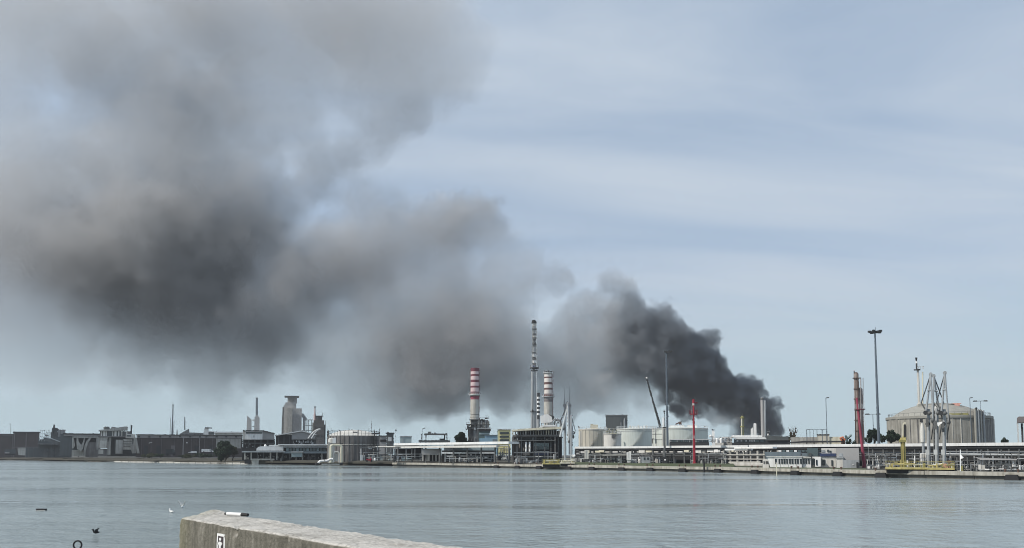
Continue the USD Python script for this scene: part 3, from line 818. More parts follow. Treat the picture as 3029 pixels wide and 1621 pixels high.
lamp_post(1098, 1245, 1345, 400, 'thin bare mast rising behind the right side of the scaffolded tank', 'none', 'thin_mast', .2, mat='steel')
lamp_post(1170, 1273, 1340, 330, 'slim pale lamp post at the left end of the long white pipe bridge', 'ball', 'street_lamp', .09, mat='steel_light')
lamp_post(1250, 1267, 1345, 330, 'dark lamp post with a bent head beside the open gantry frame', 'one')
lamp_post(27, 1252, 1345, 760, 'thin dark mast above the brown warehouse at the far left', 'none', 'thin_mast', .18, mat='steel_mid')
pl = Plane(1200, 700)
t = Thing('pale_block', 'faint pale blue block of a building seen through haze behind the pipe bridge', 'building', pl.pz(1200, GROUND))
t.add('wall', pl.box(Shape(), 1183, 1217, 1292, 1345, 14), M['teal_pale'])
t.add('roof', pl.box(Shape(), 1182, 1218, 1290, 1292, 15, -.4), M['steel'])
t.add('recess', pl.box(Shape(), 1191, 1193, 1292, 1345, .3, -.35), M['steel'])
pl = Plane(1290, 322)
t = Thing('gantry_frame', 'dark open portal frame with a flat roof above the pipe bridge', 'frame', pl.pz(1290, GROUND))
t.add('roof', pl.box(Shape(), 1254, 1323, 1282, 1286, 6), M['steel_mid'])
for a in (1258, 1313.5, 1320):
    t.add('post', pl.box(Shape(), a, a + 3, 1286, 1345, .4, .5), M['steel_dark'])
t.add('rooftop_unit', pl.box(Shape(), 1265, 1275, 1277, 1282, 2, 1), M['steel_mid'])
t.add('rooftop_unit', pl.box(Shape(), 1283, 1289, 1279.5, 1282, 2, 1), M['steel_mid'])
t.add('deck', pl.box(Shape(), 1238, 1331, 1302, 1308, 8, -.5), M['slate'])
t.add('equipment', pl.box(Shape(), 1300, 1316, 1297, 1302, 2, 1), M['steel_dark'])
t.add('post', pl.box(Shape(), 1246, 1248, 1284, 1302, .4, 1), M['steel_dark'])

# long white pipe bridge
pl = Plane(1110, 322, 1520, 268)
t = Thing('pipe_bridge', 'long white flat roofed pipe bridge running above dark sheds left of the boiler stack', 'pipe bridge', pl.pz(1300, GROUND))
zt = pl.z(1300, 1309)
for a in range(1165, 1505, 34):
    t.add('roof_panel', pl.boxz(Shape(), a, a + 33.4, zt - .75, zt, 4.5), M['roof'])
t.add('lower_tray', pl.boxz(Shape(), 1185, 1468, zt - 1.75, zt - 1.15, 1.2, -1), M['offwhite'])
for k, o in enumerate((.6, 1.5, 2.4, 3.3)):
    t.add('pipe', Shape().tube(pl.pz(1112, zt - 1.2, o), pl.pz(1504, zt - 1.2, o), .2 + .05 * (k % 2), n=7), M['steel' if k % 2 else 'offwhite'])
for a in range(1175, 1505, 41):
    for o in (.5, 3.8):
        t.add('column', pl.boxz(Shape(), a, a + 2.4, GROUND, zt - 1.45, .35, o), M['steel_mid'])
pl = Plane(1210, 322)
t = Thing('dark_shed', 'open fronted dark shed with a low gable under the pipe bridge', 'shed', pl.pz(1210, GROUND))
t.add('gable', pl.cut(Shape(), [(1166, 1318), (1193, 1318), (1220, 1314.5), (1250, 1322), (1250, 1361), (1166, 1361)], 1, 8), M['shed_dark'])
t.add('roof', pl.cut(Shape(), [(1166, 1316), (1193, 1316), (1220, 1312.5), (1252, 1320.5), (1252, 1322.5), (1220, 1314.8), (1166, 1318.3)], 9.5, -.3), M['steel_mid'])
for a in (1168, 1200, 1226, 1246):
    t.add('post', pl.box(Shape(), a, a + 2.2, 1320, 1360, .4, .2), M['steel'])
t.add('crane_beam', pl.box(Shape(), 1160, 1222, 1324, 1328, .6, 1), M['steel_light'])
for i, a in enumerate((1176, 1189, 1196, 1205)):
    t.add('drum', pl.lathe(Shape(), a, [(2.6, 1361), (2.6, 1349), (0, 1348.6)], 10, 2.5), M['teal_pale' if i % 2 else 'offwhite'])
pl = Plane(1278, 300)
t = Thing('panelled_annex', 'flat grey panelled annex on dark openings, left of the long glazed hall', 'building', pl.pz(1278, GROUND))
t.add('panel_wall', pl.box(Shape(), 1248, 1306, 1329, 1345, 6), M['hazy_grey'])
t.add('roof', pl.box(Shape(), 1246, 1308, 1327, 1329, 7, -.4), M['steel_mid'])
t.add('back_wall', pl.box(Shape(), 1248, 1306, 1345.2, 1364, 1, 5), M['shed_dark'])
for i, a in enumerate((1249, 1262, 1267, 1278, 1288, 1301)):
    t.add('pier', pl.box(Shape(), a, a + 3.5, 1345.2, 1364, .5, 1), M['concrete' if i % 2 else 'offwhite'])
t.add('rafter_row', pl.box(Shape(), 1250, 1300, 1320, 1325, 1, 3), M['offwhite'])
pl = Plane(1385, 292)
t = Thing('glazed_hall', 'long hall with pale glazing over a black band and a bright white canopy edge', 'building', pl.pz(1385, GROUND))
for i in range(8):
    a = 1313 + i * 19
    t.add('glazing_panel', pl.box(Shape(), a, a + 18.5, 1321.5, 1332, 4, .5), M['steel' if i < 2 else 'teal_pale'])
t.add('black_band', pl.box(Shape(), 1307, 1464, 1332.3, 1337.5, 6, -.5), M['black'])
t.add('canopy_edge', pl.box(Shape(), 1306, 1413, 1338, 1341.5, 7, -1.4), M['white'])
t.add('canopy_edge', pl.box(Shape(), 1416, 1464, 1338, 1341.5, 7, -1.4), M['white'])
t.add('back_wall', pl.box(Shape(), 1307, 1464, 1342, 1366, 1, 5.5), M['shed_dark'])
for i, a in enumerate((1315, 1336, 1357, 1382, 1405, 1430, 1458)):
    t.add('column', pl.box(Shape(), a, a + (1.6 if i % 2 else 3.4), 1342, 1366, .4, .2), M['steel'])
t.add('rail', pl.box(Shape(), 1382, 1432, 1352, 1354.5, .4, -.3), M['steel_light'])
t.add('rail', pl.box(Shape(), 1316, 1356, 1351, 1352.4, .4, 1), M['steel_mid'])
t.add('notice_board', pl.box(Shape(), 1390, 1396, 1343, 1347.5, .3, -.6), M['white'])

def vehicle(name, label, cat, u0, u1, v0, v1, d, body, cab_left=True, cab_h=.55):
    pl = Plane((u0 + u1) / 2, d)
    t = Thing(name, label, cat, pl.pz((u0 + u1) / 2, GROUND))
    h = v1 - v0
    w = u1 - u0
    pts = [(u0, v1 - h * .18), (u0, v0 + h * .5), (u0 + w * .1, v0 + h * .42), (u0 + w * .22, v0), (u1, v0), (u1, v1 - h * .18)]
    if not cab_left:
        pts = [(u0 + u1 - a, b) for a, b in pts][::-1]
    t.add('body', pl.cut(Shape(), pts, 1.9), M[body])
    a = (u0 + w * .13, u0 + w * .34) if cab_left else (u1 - w * .34, u1 - w * .13)
    t.add('window', pl.box(Shape(), a[0], a[1], v0 + h * .15, v0 + h * .42, .06, -.06), M['glass'])
    for x in (.18, .8):
        q = pl.p(u0 + w * x, v1 - h * .17)
        t.add('wheel', Shape().tube(q - pl.n * .06, q + pl.n * .25, h * .2 * pl.k, n=12), M['black'])
    return t


vehicle('parked_van', 'white van parked under the canopy of the glazed hall', 'van', 1430, 1440, 1351, 1357, 286, 'white')
vehicle('parked_van', 'long white van on the bank before the brown warehouse, right of a small white car', 'van', 596, 632, 1328, 1339, 455, 'white', False)
vehicle('parked_car', 'small white car on the bank before the long brown warehouse', 'car', 557, 582, 1334.5, 1341, 455, 'white')
vehicle('parked_truck', 'dark truck with a pale cab near the bushes before the brown warehouse', 'truck', 490, 520, 1328, 1348, 452, 'steel_dark', False)
vehicle('parked_car', 'black car parked beneath the terminal near the arched pipe portal', 'car', 907, 924, 1350, 1359, 372, 'black')
vehicle('parked_van', 'pale van on the quay left of the yellow loading platform', 'van', 1482, 1498, 1353, 1360, 270, 'offwhite')
vehicle('parked_car', 'pale car parked below the valve yard on the bank', 'car', 1147, 1172, 1356, 1362, 308, 'offwhite')

# bushes and trees on the left bank
tree(664, 1303, 1370, 40, 398, 'large dark drooping tree at the water edge before the long brown warehouse', 'leaf_dark', n=2600, trunk=.12, seed=4, size=.045)
tree(688, 1308, 1362, 24, 402, 'smaller olive tree at the right shoulder of the large dark tree on the bank', 'leaf_olive', n=1200, trunk=.15, seed=5)
for k, (u, vt, vb, w, lb) in enumerate(((448, 1335, 1356, 24, 'pale olive bush at the left end of the bank hedge'), (474, 1340, 1355, 18, 'low bush between the pale olive bush and the dark truck'), (562, 1342, 1356, 30, 'spreading bush below the small white car'),
                                     (605, 1340, 1357, 30, 'spreading bush below the long white van'), (425, 1343, 1356, 14, 'small dark bush below the leaning concrete pier'), (540, 1345, 1356, 14, 'small bush between the truck and the white car'))):
    tree(u, vt, vb, w, 440, lb, 'leaf_olive' if k % 2 == 0 else 'leaf_dark', 'bush', 'bush', 700, .1, 20 + k, size=.06)
tree(1364, 1277, 1345, 40, 345, 'rounded dark green tree between the gantry frame and the boiler house', 'leaf_dark', n=2800, trunk=.1, seed=9, size=.04)
# ------------------------------------------------------------------ centre: boiler house, striped stacks, tower
pl = Plane(1418, 500)
t = Thing('boiler_house', 'tangled grey boiler plant with railed platforms at the foot of the left striped stack', 'plant', pl.pz(1418, GROUND))
t.add('core', pl.box(Shape(), 1384, 1448, 1262, 1345, 14, 3), M['steel_dark'])
t.add('upper_core', pl.box(Shape(), 1392, 1442, 1242, 1264, 9, 3), M['steel_mid'])
for a in (1401, 1406, 1412, 1440):
    t.add('column', pl.box(Shape(), a, a + 3, 1245 if a > 1410 else 1262, 1345, .6, 1.5), M['steel'])
for i, a in enumerate((1416, 1424, 1430, 1436, 1444)):
    t.add('vessel', pl.lathe(Shape(), a, [(2.6, 1268), (2.6, 1243 + i % 3 * 3), (0, 1241 + i % 3 * 3)], 10, 1.5), M['steel' if i % 2 else 'concrete'])
for b, a0, a1 in ((1240, 1388, 1433), (1254, 1378, 1450), (1268, 1377, 1452), (1235, 1434, 1446)):
    t.add('platform', pl.box(Shape(), a0, a1, b, b + 1.3, 12, .5), M['steel_mid'])
    rl = Shape()
    for a in np.arange(a0, a1 + 1, 5):
        pl.box(rl, a, a + .6, b - 5, b, .1, .5)
    pl.box(rl, a0, a1, b - 5, b - 4.4, .1, .45)
    t.add('railing', rl, M['steel_mid'])
mc = Shape()
for i in range(36):
    a, b = rng.uniform(1380, 1446), rng.uniform(1244, 1296)
    t.add('pipe_duct', pl.box(Shape(), a, a + rng.uniform(1, 6), b, b + rng.uniform(2, 12), 2, rng.uniform(0, 2)), M[rng.choice(['steel', 'steel_mid', 'concrete', 'steel_dark'])])
t.add('front_frame', pl.box(Shape(), 1411, 1450, 1266.5, 1269, 2, -2), M['steel'])
t.add('corner_post', pl.box(Shape(), 1411, 1415, 1269, 1345, 2, -2), M['steel_mid'])
pl = Plane(1432, 470)
t = Thing('teal_enclosure', 'dark teal turbine enclosure under the boiler plant', 'building', pl.pz(1432, GROUND))
t.add('wall', pl.cut(Shape(), [(1416, 1277), (1450, 1274), (1447, 1288), (1434, 1288), (1434, 1345), (1416, 1345)], 8), M['teal'])
t.add('overhang', pl.box(Shape(), 1415, 1450, 1271, 1274, 9, -1), M['black'])
t.add('panel_band', pl.box(Shape(), 1417, 1446, 1281, 1285, .3, -.32), M['teal_pale'])
pl = Plane(1446, 440)
t = Thing('light_blue_building', 'plain light blue building with a darker door between boiler plant and yellow block', 'building', pl.pz(1446, GROUND))
t.add('wall', pl.cut(Shape(), [(1418, 1296), (1434, 1296), (1434, 1288), (1471, 1288), (1471, 1345), (1418, 1345)], 10), M['blue'])
t.add('roof', pl.box(Shape(), 1433, 1472, 1286.3, 1288, 11, -.4), M['blue_grey'])
t.add('door', pl.box(Shape(), 1457, 1470, 1299, 1309, .2, -.22), M['blue_grey'])
pl = Plane(1492, 400)
t = Thing('yellow_block', 'pale yellow block with three long black window strips', 'building', pl.pz(1492, GROUND))
t.add('wall', pl.box(Shape(), 1474, 1510, 1271, 1345, 12), M['yellow_pale'])
for b in (1278, 1289, 1299):
    t.add('window_strip', pl.box(Shape(), 1478, 1505.5, b, b + 5.5, .3, -.32), M['glass'])
t.add('plinth_panel', pl.box(Shape(), 1478, 1505.5, 1305.5, 1311, .2, -.22), M['fascia'])
t.add('side_strip', pl.box(Shape(), 1471, 1474, 1272, 1345, 10, 1), M['teal_pale'])
t.add('roof_edge', pl.box(Shape(), 1471, 1512, 1269.5, 1271, 13, -.4), M['fascia'])


def striped_stack(label, u, w, bands, v_base, d, platforms, wb=None):
    pl = Plane(u, d)
    t = Thing('striped_stack', label, 'smokestack', pl.pz(u, GROUND))
    for v0, v1, mt, nm in bands:
        f = (v1 - bands[0][0]) / (v_base - bands[0][0])
        t.add(nm, pl.lathe(Shape(), u, [(w + 1.0 * f, v1), (w + 1.0 * (f - .05), v0)], 28), M[mt], smooth=40)
    t.add('inner_rim', pl.lathe(Shape(), u, [(w - 1, bands[0][0] + 8), (w - 1, bands[0][0] + .05), (w, bands[0][0])], 28), M['black'])
    for i, v in enumerate(platforms):
        r = w + (5.5 if i == 0 else 3)
        q = t.add('platform', pl.lathe(Shape(), u, [(w, v + 1.6), (r, v + 1.6), (r, v), (w, v)], 28), M['steel_light'])
        rl = Shape()
        c = pl.p(u, HORIZON)
        for j in range(18):
            x, y = c[0] + r * pl.k * math.cos(j * math.pi / 9), c[1] + r * pl.k * math.sin(j * math.pi / 9)
            x2, y2 = c[0] + r * pl.k * math.cos((j + 1) * math.pi / 9), c[1] + r * pl.k * math.sin((j + 1) * math.pi / 9)
            z = pl.z(u, v)
            rl.tube((x, y, z), (x, y, z + 1.1), .06, n=4).tube((x, y, z + 1.1), (x2, y2, z + 1.1), .05, n=4)
        t.add('railing', rl, M['steel_light'], q)
    ld = Shape()
    for o in (-.35, .35):
        a = pl.p(u + w * .93, v_base) + pl.e * o
        b = pl.p(u + w * .93, bands[0][0] + 6) + pl.e * o
        ld.tube(a - pl.n * w * pl.k * .5, b - pl.n * w * pl.k * .5, .16, n=5)
    t.add('ladder', ld, M['maroon'])
    return t


striped_stack('left red and pink striped concrete smokestack above the boiler plant', 1404, 12.6, [
    (1089, 1099, 'maroon', 'band'), (1099, 1107.5, 'pink', 'band'), (1107.5, 1113, 'maroon', 'band'), (1113, 1124, 'pink', 'band'), (1124, 1131, 'maroon', 'band'), (1131, 1142, 'pink', 'band'),
    (1142, 1147.5, 'maroon', 'band'), (1147.5, 1159, 'pink', 'band'), (1159, 1165, 'maroon', 'band'), (1165, 1172, 'concrete_light', 'band'), (1172, 1182, 'red_dull', 'band'), (1182, 1226, 'concrete_light', 'shaft'), (1226, 1228, 'concrete_dark', 'ring'), (1228, 1345, 'concrete_light', 'shaft')], 1345, 520, (1168,))
striped_stack('right striped smokestack with beige and dark brown bands and a white collar at its top', 1622.5, 12.2, [
    (1097, 1102, 'steel_dark', 'band'), (1102, 1108, 'offwhite', 'collar'), (1108, 1115, 'band_white', 'band'), (1115, 1119, 'dark_brown', 'band'), (1119, 1131, 'band_white', 'band'), (1131, 1137.5, 'dark_brown', 'band'), (1137.5, 1148, 'band_white', 'band'),
    (1148, 1153.5, 'dark_brown', 'band'), (1153.5, 1165, 'band_white', 'band'), (1165, 1172, 'dark_brown', 'band'), (1172, 1182, 'fascia', 'band'), (1182, 1189, 'brown_light', 'band'), (1189, 1345, 'concrete_light', 'shaft')], 1345, 545, (1173, 1103))

pl = Plane(1579.5, 575)
t = Thing('tall_stack', 'tallest stack, a pale concrete shaft with a black and white latticed upper half', 'smokestack', pl.pz(1579.5, GROUND))
t.add('shaft', pl.lathe(Shape(), 1580, [(10.4, 1345), (9.8, 1220), (8.2, 1098), (0, 1098)], 8), M['steel'])
cl = Shape()
for s in (-.85, .85):
    pl.tube(cl, (1580 + 9.6 * s, 1345), (1580 + 7.6 * s, 1098), .28, off=-2.2)
t.add('corner_rib', cl, M['steel_light'])
t.add('shaft_top_ring', pl.lathe(Shape(), 1581, [(8.6, 1098.8), (10, 1098.8), (10, 1094.5), (8.6, 1094.5)], 16), M['steel_dark'])
pf = t.add('platform', pl.lathe(Shape(), 1581.5, [(8, 1090.5), (12.6, 1090.5), (12.6, 1087), (8, 1087)], 20), M['steel_dark'])
rl = Shape()
c, z0 = pl.p(1581.5, HORIZON), pl.z(1581, 1087)
for j in range(16):
    a, b = j * math.pi / 8, (j + 1) * math.pi / 8
    r = 12.6 * pl.k
    rl.tube((c[0] + r * math.cos(a), c[1] + r * math.sin(a), z0), (c[0] + r * math.cos(a), c[1] + r * math.sin(a), z0 + 1.2), .07, n=4)
    rl.tube((c[0] + r * math.cos(a), c[1] + r * math.sin(a), z0 + 1.2), (c[0] + r * math.cos(b), c[1] + r * math.sin(b), z0 + 1.2), .06, n=4)
t.add('railing', rl, M['steel'], pf)
core = (lambda v: 4.6)
bands = [(1087, 1080, 'navy'), (1080, 1075, 'steel_dark'), (1074, 1065.5, 'white'), (1065.5, 1056, 'steel_dark'), (1055, 1047, 'white'), (1047, 1027, 'steel'), (1027, 1005, 'steel_mid'), (1005, 1002, 'steel_dark'), (1002, 993, 'offwhite'), (993, 986, 'steel_dark'), (986, 965, 'steel'), (965, 958, 'offwhite'), (958, 952, 'white')]
for b, a, mt in bands:
    t.add('flue_band', pl.lathe(Shape(), 1581, [(4.8, b), (4.8, a)], 14), M[mt], smooth=40)
lt = Shape()
corners = [pl.e * x + pl.n * y for x, y in ((-1, -1), (1, -1), (1, 1), (-1, 1))]
lo, hi = pl.p(1581, 1087), pl.p(1580.5, 957)
lo, hi = np.array([lo[0], lo[1], lo[2]]), np.array([lo[0], lo[1], hi[2]])
n = 17
for q in corners:
    t.add('lattice_leg', Shape().tube(lo + q * 1.65, hi + q * 1.35, .13, n=5), M['steel_light'])
for i in range(n):
    a, b = lo + (hi - lo) * i / n, lo + (hi - lo) * (i + 1) / n
    ra, rb = 1.65 - .3 * i / n, 1.65 - .3 * (i + 1) / n
    for j in range(4):
        q, r = corners[j], corners[(j + 1) % 4]
        lt.tube(a + q * ra, a + r * ra, .07, n=4)
        lt.tube(a + q * ra, b + r * rb, .055, n=4) if i % 2 else lt.tube(a + r * ra, b + q * rb, .055, n=4)
t.add('bracing', lt, M['steel_light'])
for v in (1060, 1042, 1016, 998, 972):
    t.add('landing', pl.box(Shape(), 1574.5, 1587.5, v, v + 2.2, 3.2, -1.6), M['steel_dark'])
t.add('tip', pl.lathe(Shape(), 1580.5, [(7.6, 957), (7.9, 952), (6, 951.5), (6.5, 949.5), (5, 948.5), (5, 947), (0, 947)], 14), M['black'])
t.add('lamp_bracket', pl.box(Shape(), 1569, 1592, 1217, 1219, .5, -2.8), M['steel_dark'])
t.add('lamp_bracket', pl.lathe(Shape(), 1575.5, [(2.4, 1217), (3, 1213), (0, 1210)], 8, -2.5), M['steel_dark'])

pl = Plane(1593, 560)
t = Thing('small_striped_flue', 'short black and white striped flue squeezed between the tall stack and the right striped stack', 'smokestack', pl.pz(1593, GROUND))
for i, v in enumerate(range(1162, 1240, 6)):
    t.add('band', pl.lathe(Shape(), 1593, [(4.2, v + 6), (4.2, v)] + ([(0, v)] if i == 0 else []), 14), M['white' if i in (2, 4, 6, 8, 10) else 'steel_dark'], smooth=40)
t.add('shaft', pl.lathe(Shape(), 1593, [(4.4, 1345), (4.3, 1240)], 14), M['steel'], smooth=40)
pl = Plane(1618, 430)
t = Thing('white_sail_roof', 'white tent like roof on thin legs at the foot of the right striped stack', 'canopy', pl.pz(1618, GROUND))
t.add('roof', pl.cut(Shape(), [(1597, 1231), (1612, 1226), (1620, 1225), (1632, 1233), (1634, 1246), (1626, 1250), (1600, 1252)], 5), M['white'])
for a in (1601, 1613, 1621, 1630):
    t.add('leg', pl.box(Shape(), a, a + 2.4, 1250, 1345, .5, 1), M['steel'])
t.add('dark_hood', pl.cut(Shape(), [(1624, 1226), (1640, 1232), (1638, 1244), (1633, 1243), (1633, 1233)], 5, .5), M['steel_dark'])
t.add('floor', pl.box(Shape(), 1596, 1634, 1262, 1265, 5, .5), M['steel'])
pl = Plane(1618, 330)
t = Thing('white_cabin_roof', 'low white bow shaped cabin roof on top of the cream pipe rack', 'canopy', pl.pz(1620, GROUND))
t.add('roof', pl.cut(Shape(), [(1594, 1265), (1600, 1259), (1612, 1257), (1640, 1257), (1649, 1261), (1640, 1262), (1608, 1262), (1603, 1265)], 4), M['white'])
t.add('wall', pl.box(Shape(), 1598, 1645, 1262.5, 1345, 3, 1), M['steel_dark'])
pl = Plane(1650, 370)
t = Thing('pipe_manifold', 'dark looped pipe manifold behind the left loading arm', 'pipework', pl.pz(1650, GROUND))
for i in range(3):
    pts = [pl.p(1634 + i * 6, 1345), pl.p(1634 + i * 6, 1246 + i * 3), pl.p(1640 + i * 5, 1240 + i * 3), pl.p(1652 + i * 3, 1240 + i * 3), pl.p(1657 + i * 2, 1248), pl.p(1657 + i * 2, 1345)]
    t.add('pipe', Shape().path(pts, .32, 7), M['steel_mid' if i % 2 else 'steel'])
t.add('frame', pl.box(Shape(), 1632, 1662, 1250, 1252, 2, 1), M['steel_dark'])
for k, (u, v, w) in enumerate(((1671, 1145, 'left'), (1686, 1143, 'right'))):
    pl = Plane(u, 1250)
    t = Thing('lattice_mast', f'faint hazy pointed mast far behind the left loading arm, {w} one of two', 'mast', pl.pz(u, GROUND))
    t.add('mast', pl.lathe(Shape(), u, [(4, 1345), (2.6, 1210), (1.2, 1180), (.4, v), (0, v)], 8), M['gunmetal'])
    t.add('collar', pl.lathe(Shape(), u, [(3, 1204), (5, 1202), (5, 1197), (2.4, 1195)], 8), M['steel_dark'])

# cream roofed pipe rack
pl = Plane(1600, 272)
t = Thing('cream_pipe_rack', 'tall two level pipe rack with a cream roof beam and dark bays', 'pipe rack', pl.pz(1600, GROUND))
t.add('roof_beam', pl.cut(Shape(), [(1514, 1271), (1560, 1267), (1661, 1262), (1661, 1268.5), (1560, 1273), (1514, 1276)], 7, -1), M['cream'])
for i in range(19):
    a = 1516 + i * 7.6
    t.add('stanchion', pl.box(Shape(), a, a + rng.choice((1.6, 2.4, 3)), 1272.5, 1286, .4, rng.uniform(0, 2.5)), M[rng.choice(['steel_light', 'cream', 'steel', 'offwhite'])])
t.add('floor_beam', pl.box(Shape(), 1516, 1660, 1286, 1291, 6, 0), M['concrete_dark'])
t.add('second_beam', pl.box(Shape(), 1516, 1642, 1302, 1304.5, .6, -.2), M['steel_mid'])
t.add('cable_tray', pl.box(Shape(), 1536, 1600, 1294, 1300, 1, 2), M['slate'])
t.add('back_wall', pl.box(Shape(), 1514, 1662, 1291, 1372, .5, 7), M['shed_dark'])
t.add('upper_back', pl.box(Shape(), 1530, 1656, 1274, 1286, .4, 5), M['brown'])
for a, w in ((1514, 5), (1526, 6), (1541, 3), (1577, 3), (1584, 2.4), (1610, 2.6), (1628, 3), (1640, 4), (1650, 3)):
    t.add('column', pl.box(Shape(), a, a + w, 1291, 1368, .6, rng.uniform(.1, 1)), M['concrete_dark' if w > 3 else 'steel_mid'])
for a, b in ((1547, 1562), (1535, 1541)):
    t.add('vessel', pl.lathe(Shape(), (a + b) / 2, [((b - a) / 2, 1350), ((b - a) / 2, 1308), (0, 1305)], 14, 3.5), M['concrete_dark'], smooth=40)
for i, a in enumerate((1556, 1567)):
    t.add('pipe', pl.tube(Shape(), (a, 1336), (a, 1307), .28, off=.4), M['white'])
    t.add('valve', pl.box(Shape(), a - 2.5, a + 2.5, 1322, 1327, .4, .1), M['offwhite'])
for i in range(12):
    a = 1517 + rng.uniform(0, 130)
    t.add('valve', pl.box(Shape(), a, a + rng.uniform(2, 5), 1294 + rng.uniform(0, 6), 1301, .8, rng.uniform(0, 3)), M[rng.choice(['white', 'steel', 'steel_mid', 'steel_light'])])
pl = Plane(1600, 275)
t = Thing('control_room', 'two storey control room with pale green glazing seen through the cream pipe rack', 'building', pl.pz(1600, GROUND))
t.add('upper_glazing', pl.box(Shape(), 1577, 1624, 1310, 1329, .5, 0), M['teal_pale'])
for i in range(6):
    t.add('window', pl.box(Shape(), 1579 + i * 7.6, 1585 + i * 7.6, 1319, 1327, .2, -.25), M['glass_teal'])
t.add('dark_band', pl.box(Shape(), 1576, 1624, 1329.2, 1334.5, .6, -.1), M['black'])
t.add('sill', pl.box(Shape(), 1576, 1625, 1334.8, 1337, 1, -.4), M['white'])
t.add('lower_wall', pl.box(Shape(), 1577, 1624, 1337.2, 1346, .5, 0), M['navy'])
t.add('base_wall', pl.box(Shape(), 1577, 1624, 1346.2, 1364, .5, .1), M['slate'])
t = clutter('process_skid', 'small pipes and tanks standing between the glazed hall and the cream pipe rack', 'pipework', Plane(1490, 280), 1466, 1512, 1322, 1362, W, 20, 5)

def loading_arm(label, u, d, apex, k, v_base, mirror=1, tall=0):
    """Marine loading arm: standpost, inboard arm, outboard arm hanging beside it, counterweight."""
    pl = Plane(u, d)
    t = Thing('marine_loader', label, 'loading arm', pl.pz(u, GROUND), None)
    X = lambda x: u + x * mirror
    t.add('standpost', pl.tube(Shape(), (u, v_base), (u, apex[1] + 112 * k), .3, .27, n=12), M['steel'], smooth=40)
    t.add('inboard_arm', pl.tube(Shape(), (X(-8 * k), apex[1] + 118 * k), (apex[0], apex[1]), .19, .16, off=-.5, n=10), M['steel'], smooth=40)
    t.add('outboard_arm', pl.tube(Shape(), (apex[0], apex[1]), (X(14 * k), apex[1] + 150 * k), .15, .13, off=-1.1, n=10), M['steel'], smooth=40)
    t.add('tie_rod', pl.tube(Shape(), (apex[0], apex[1]), (X(-24 * k), apex[1] + 92 * k), .1, off=-.3, n=5), M['steel_dark'])
    t.add('tie_rod', pl.tube(Shape(), (X(-24 * k), apex[1] + 92 * k), (X(-8 * k), apex[1] + 118 * k), .14, off=-.3, n=5), M['steel_mid'])
    t.add('cross_brace', pl.tube(Shape(), (X(-4 * k), apex[1] + 52 * k), (X(8 * k), apex[1] + 52 * k), .16, off=-.8, n=6), M['steel'])
    q = pl.p(apex[0], apex[1], -.6)
    t.add('sheave', Shape().tube(q - pl.n * .12, q + pl.n * .15, .34, n=16), M['steel'])
    q = pl.p(X(-10 * k), apex[1] + 124 * k, -.7)
    t.add('counterweight', Shape().tube(q - pl.n * .3, q + pl.n * .3, .42, n=10), M['steel_dark'])
    q = pl.p(X(14 * k), apex[1] + 152 * k, -1.1)
    t.add('coupler', Shape().ball(q, .34, 1, (1, 1, 1.2)), M['steel_mid'])
    t.add('base_plate', pl.box(Shape(), u - 6, u + 6, v_base - 3, v_base, 1.2, -.6), M['steel_mid'])
    return t


t = loading_arm('left loading arm, a pale leaning triangle of pipes beside the cream pipe rack', 1672, 248, (1679, 1192), .62, 1370)
pl = Plane(1675, 247)
t.add('frame_leg', pl.tube(Shape(), (1657, 1292), (1677, 1212), .3, .24, off=-1.4), M['steel_light'])
t.add('frame_leg', pl.tube(Shape(), (1682, 1310), (1680, 1200), .24, .2, off=-1.8), M['steel_light'])
t = loading_arm('slim upright loading arm with a long pale riser right of the leaning one', 1690, 246, (1691, 1230), .5, 1368, -1)
pl = Plane(1691, 245)
t.add('riser', pl.tube(Shape(), (1690, 1345), (1690.5, 1228), .34, .3, off=-2), M['steel'])
t.add('hose', Shape().path([pl.p(1690, 1344, -2), pl.p(1697, 1350, -2), pl.p(1701, 1346, -2)], .3, 7), M['white'])


def platform(label, u0, u1, v_deck, v_low, d, mat, drop=2.5, rail=True, seed=1):
    pl = Plane((u0 + u1) / 2, d)
    zd = pl.z((u0 + u1) / 2, v_deck)
    t = Thing('loading_platform', label, 'platform', pl.pz((u0 + u1) / 2, zd - 1))
    t.add('deck', pl.boxz(Shape(), u0, u1, zd - .3, zd, 6), M[mat])
    t.add('underside', pl.boxz(Shape(), u0 + 3, u1 - 2, zd - 1.0, zd - .31, 5, .5), M['black'])
    rl = Shape()
    for a in np.arange(u0, u1 + .1, (u1 - u0) / (12 if u1 - u0 < 60 else 24)):
        pl.boxz(rl, a, a + .5, zd, zd + 1.1, .05, .1)
    for h in (.5, 1.1):
        pl.boxz(rl, u0, u1, zd + h - .03, zd + h + .03, .05, .03)
    t.add('railing', rl, M[mat])
    g = random.Random(seed)
    for i in range(14):
        a = g.uniform(u0 + 2, u1 - 8)
        if i % 2:
            t.add('valve', pl.boxz(Shape(), a, a + g.uniform(2, 6), zd, zd + g.uniform(.4, 1), .6, g.uniform(.6, 4)), M[g.choice([mat, 'olive', 'steel', mat])])
        else:
            t.add('pipe', Shape().tube(pl.pz(a, zd + g.uniform(.3, .8), 1 + i * .2), pl.pz(min(a + g.uniform(10, 40), u1), zd + g.uniform(.3, .8), 1 + i * .2), .12, n=6), M[g.choice([mat, 'olive', 'steel_light'])])
    return t


platform('small yellow loading platform on the quay under the left loading arms', 1603, 1656, 1370, 1374, 242, 'yellow', seed=3)
platform('cream loading platform with pipes right of the small yellow one', 1656, 1700, 1368, 1372, 240, 'cream', seed=4)

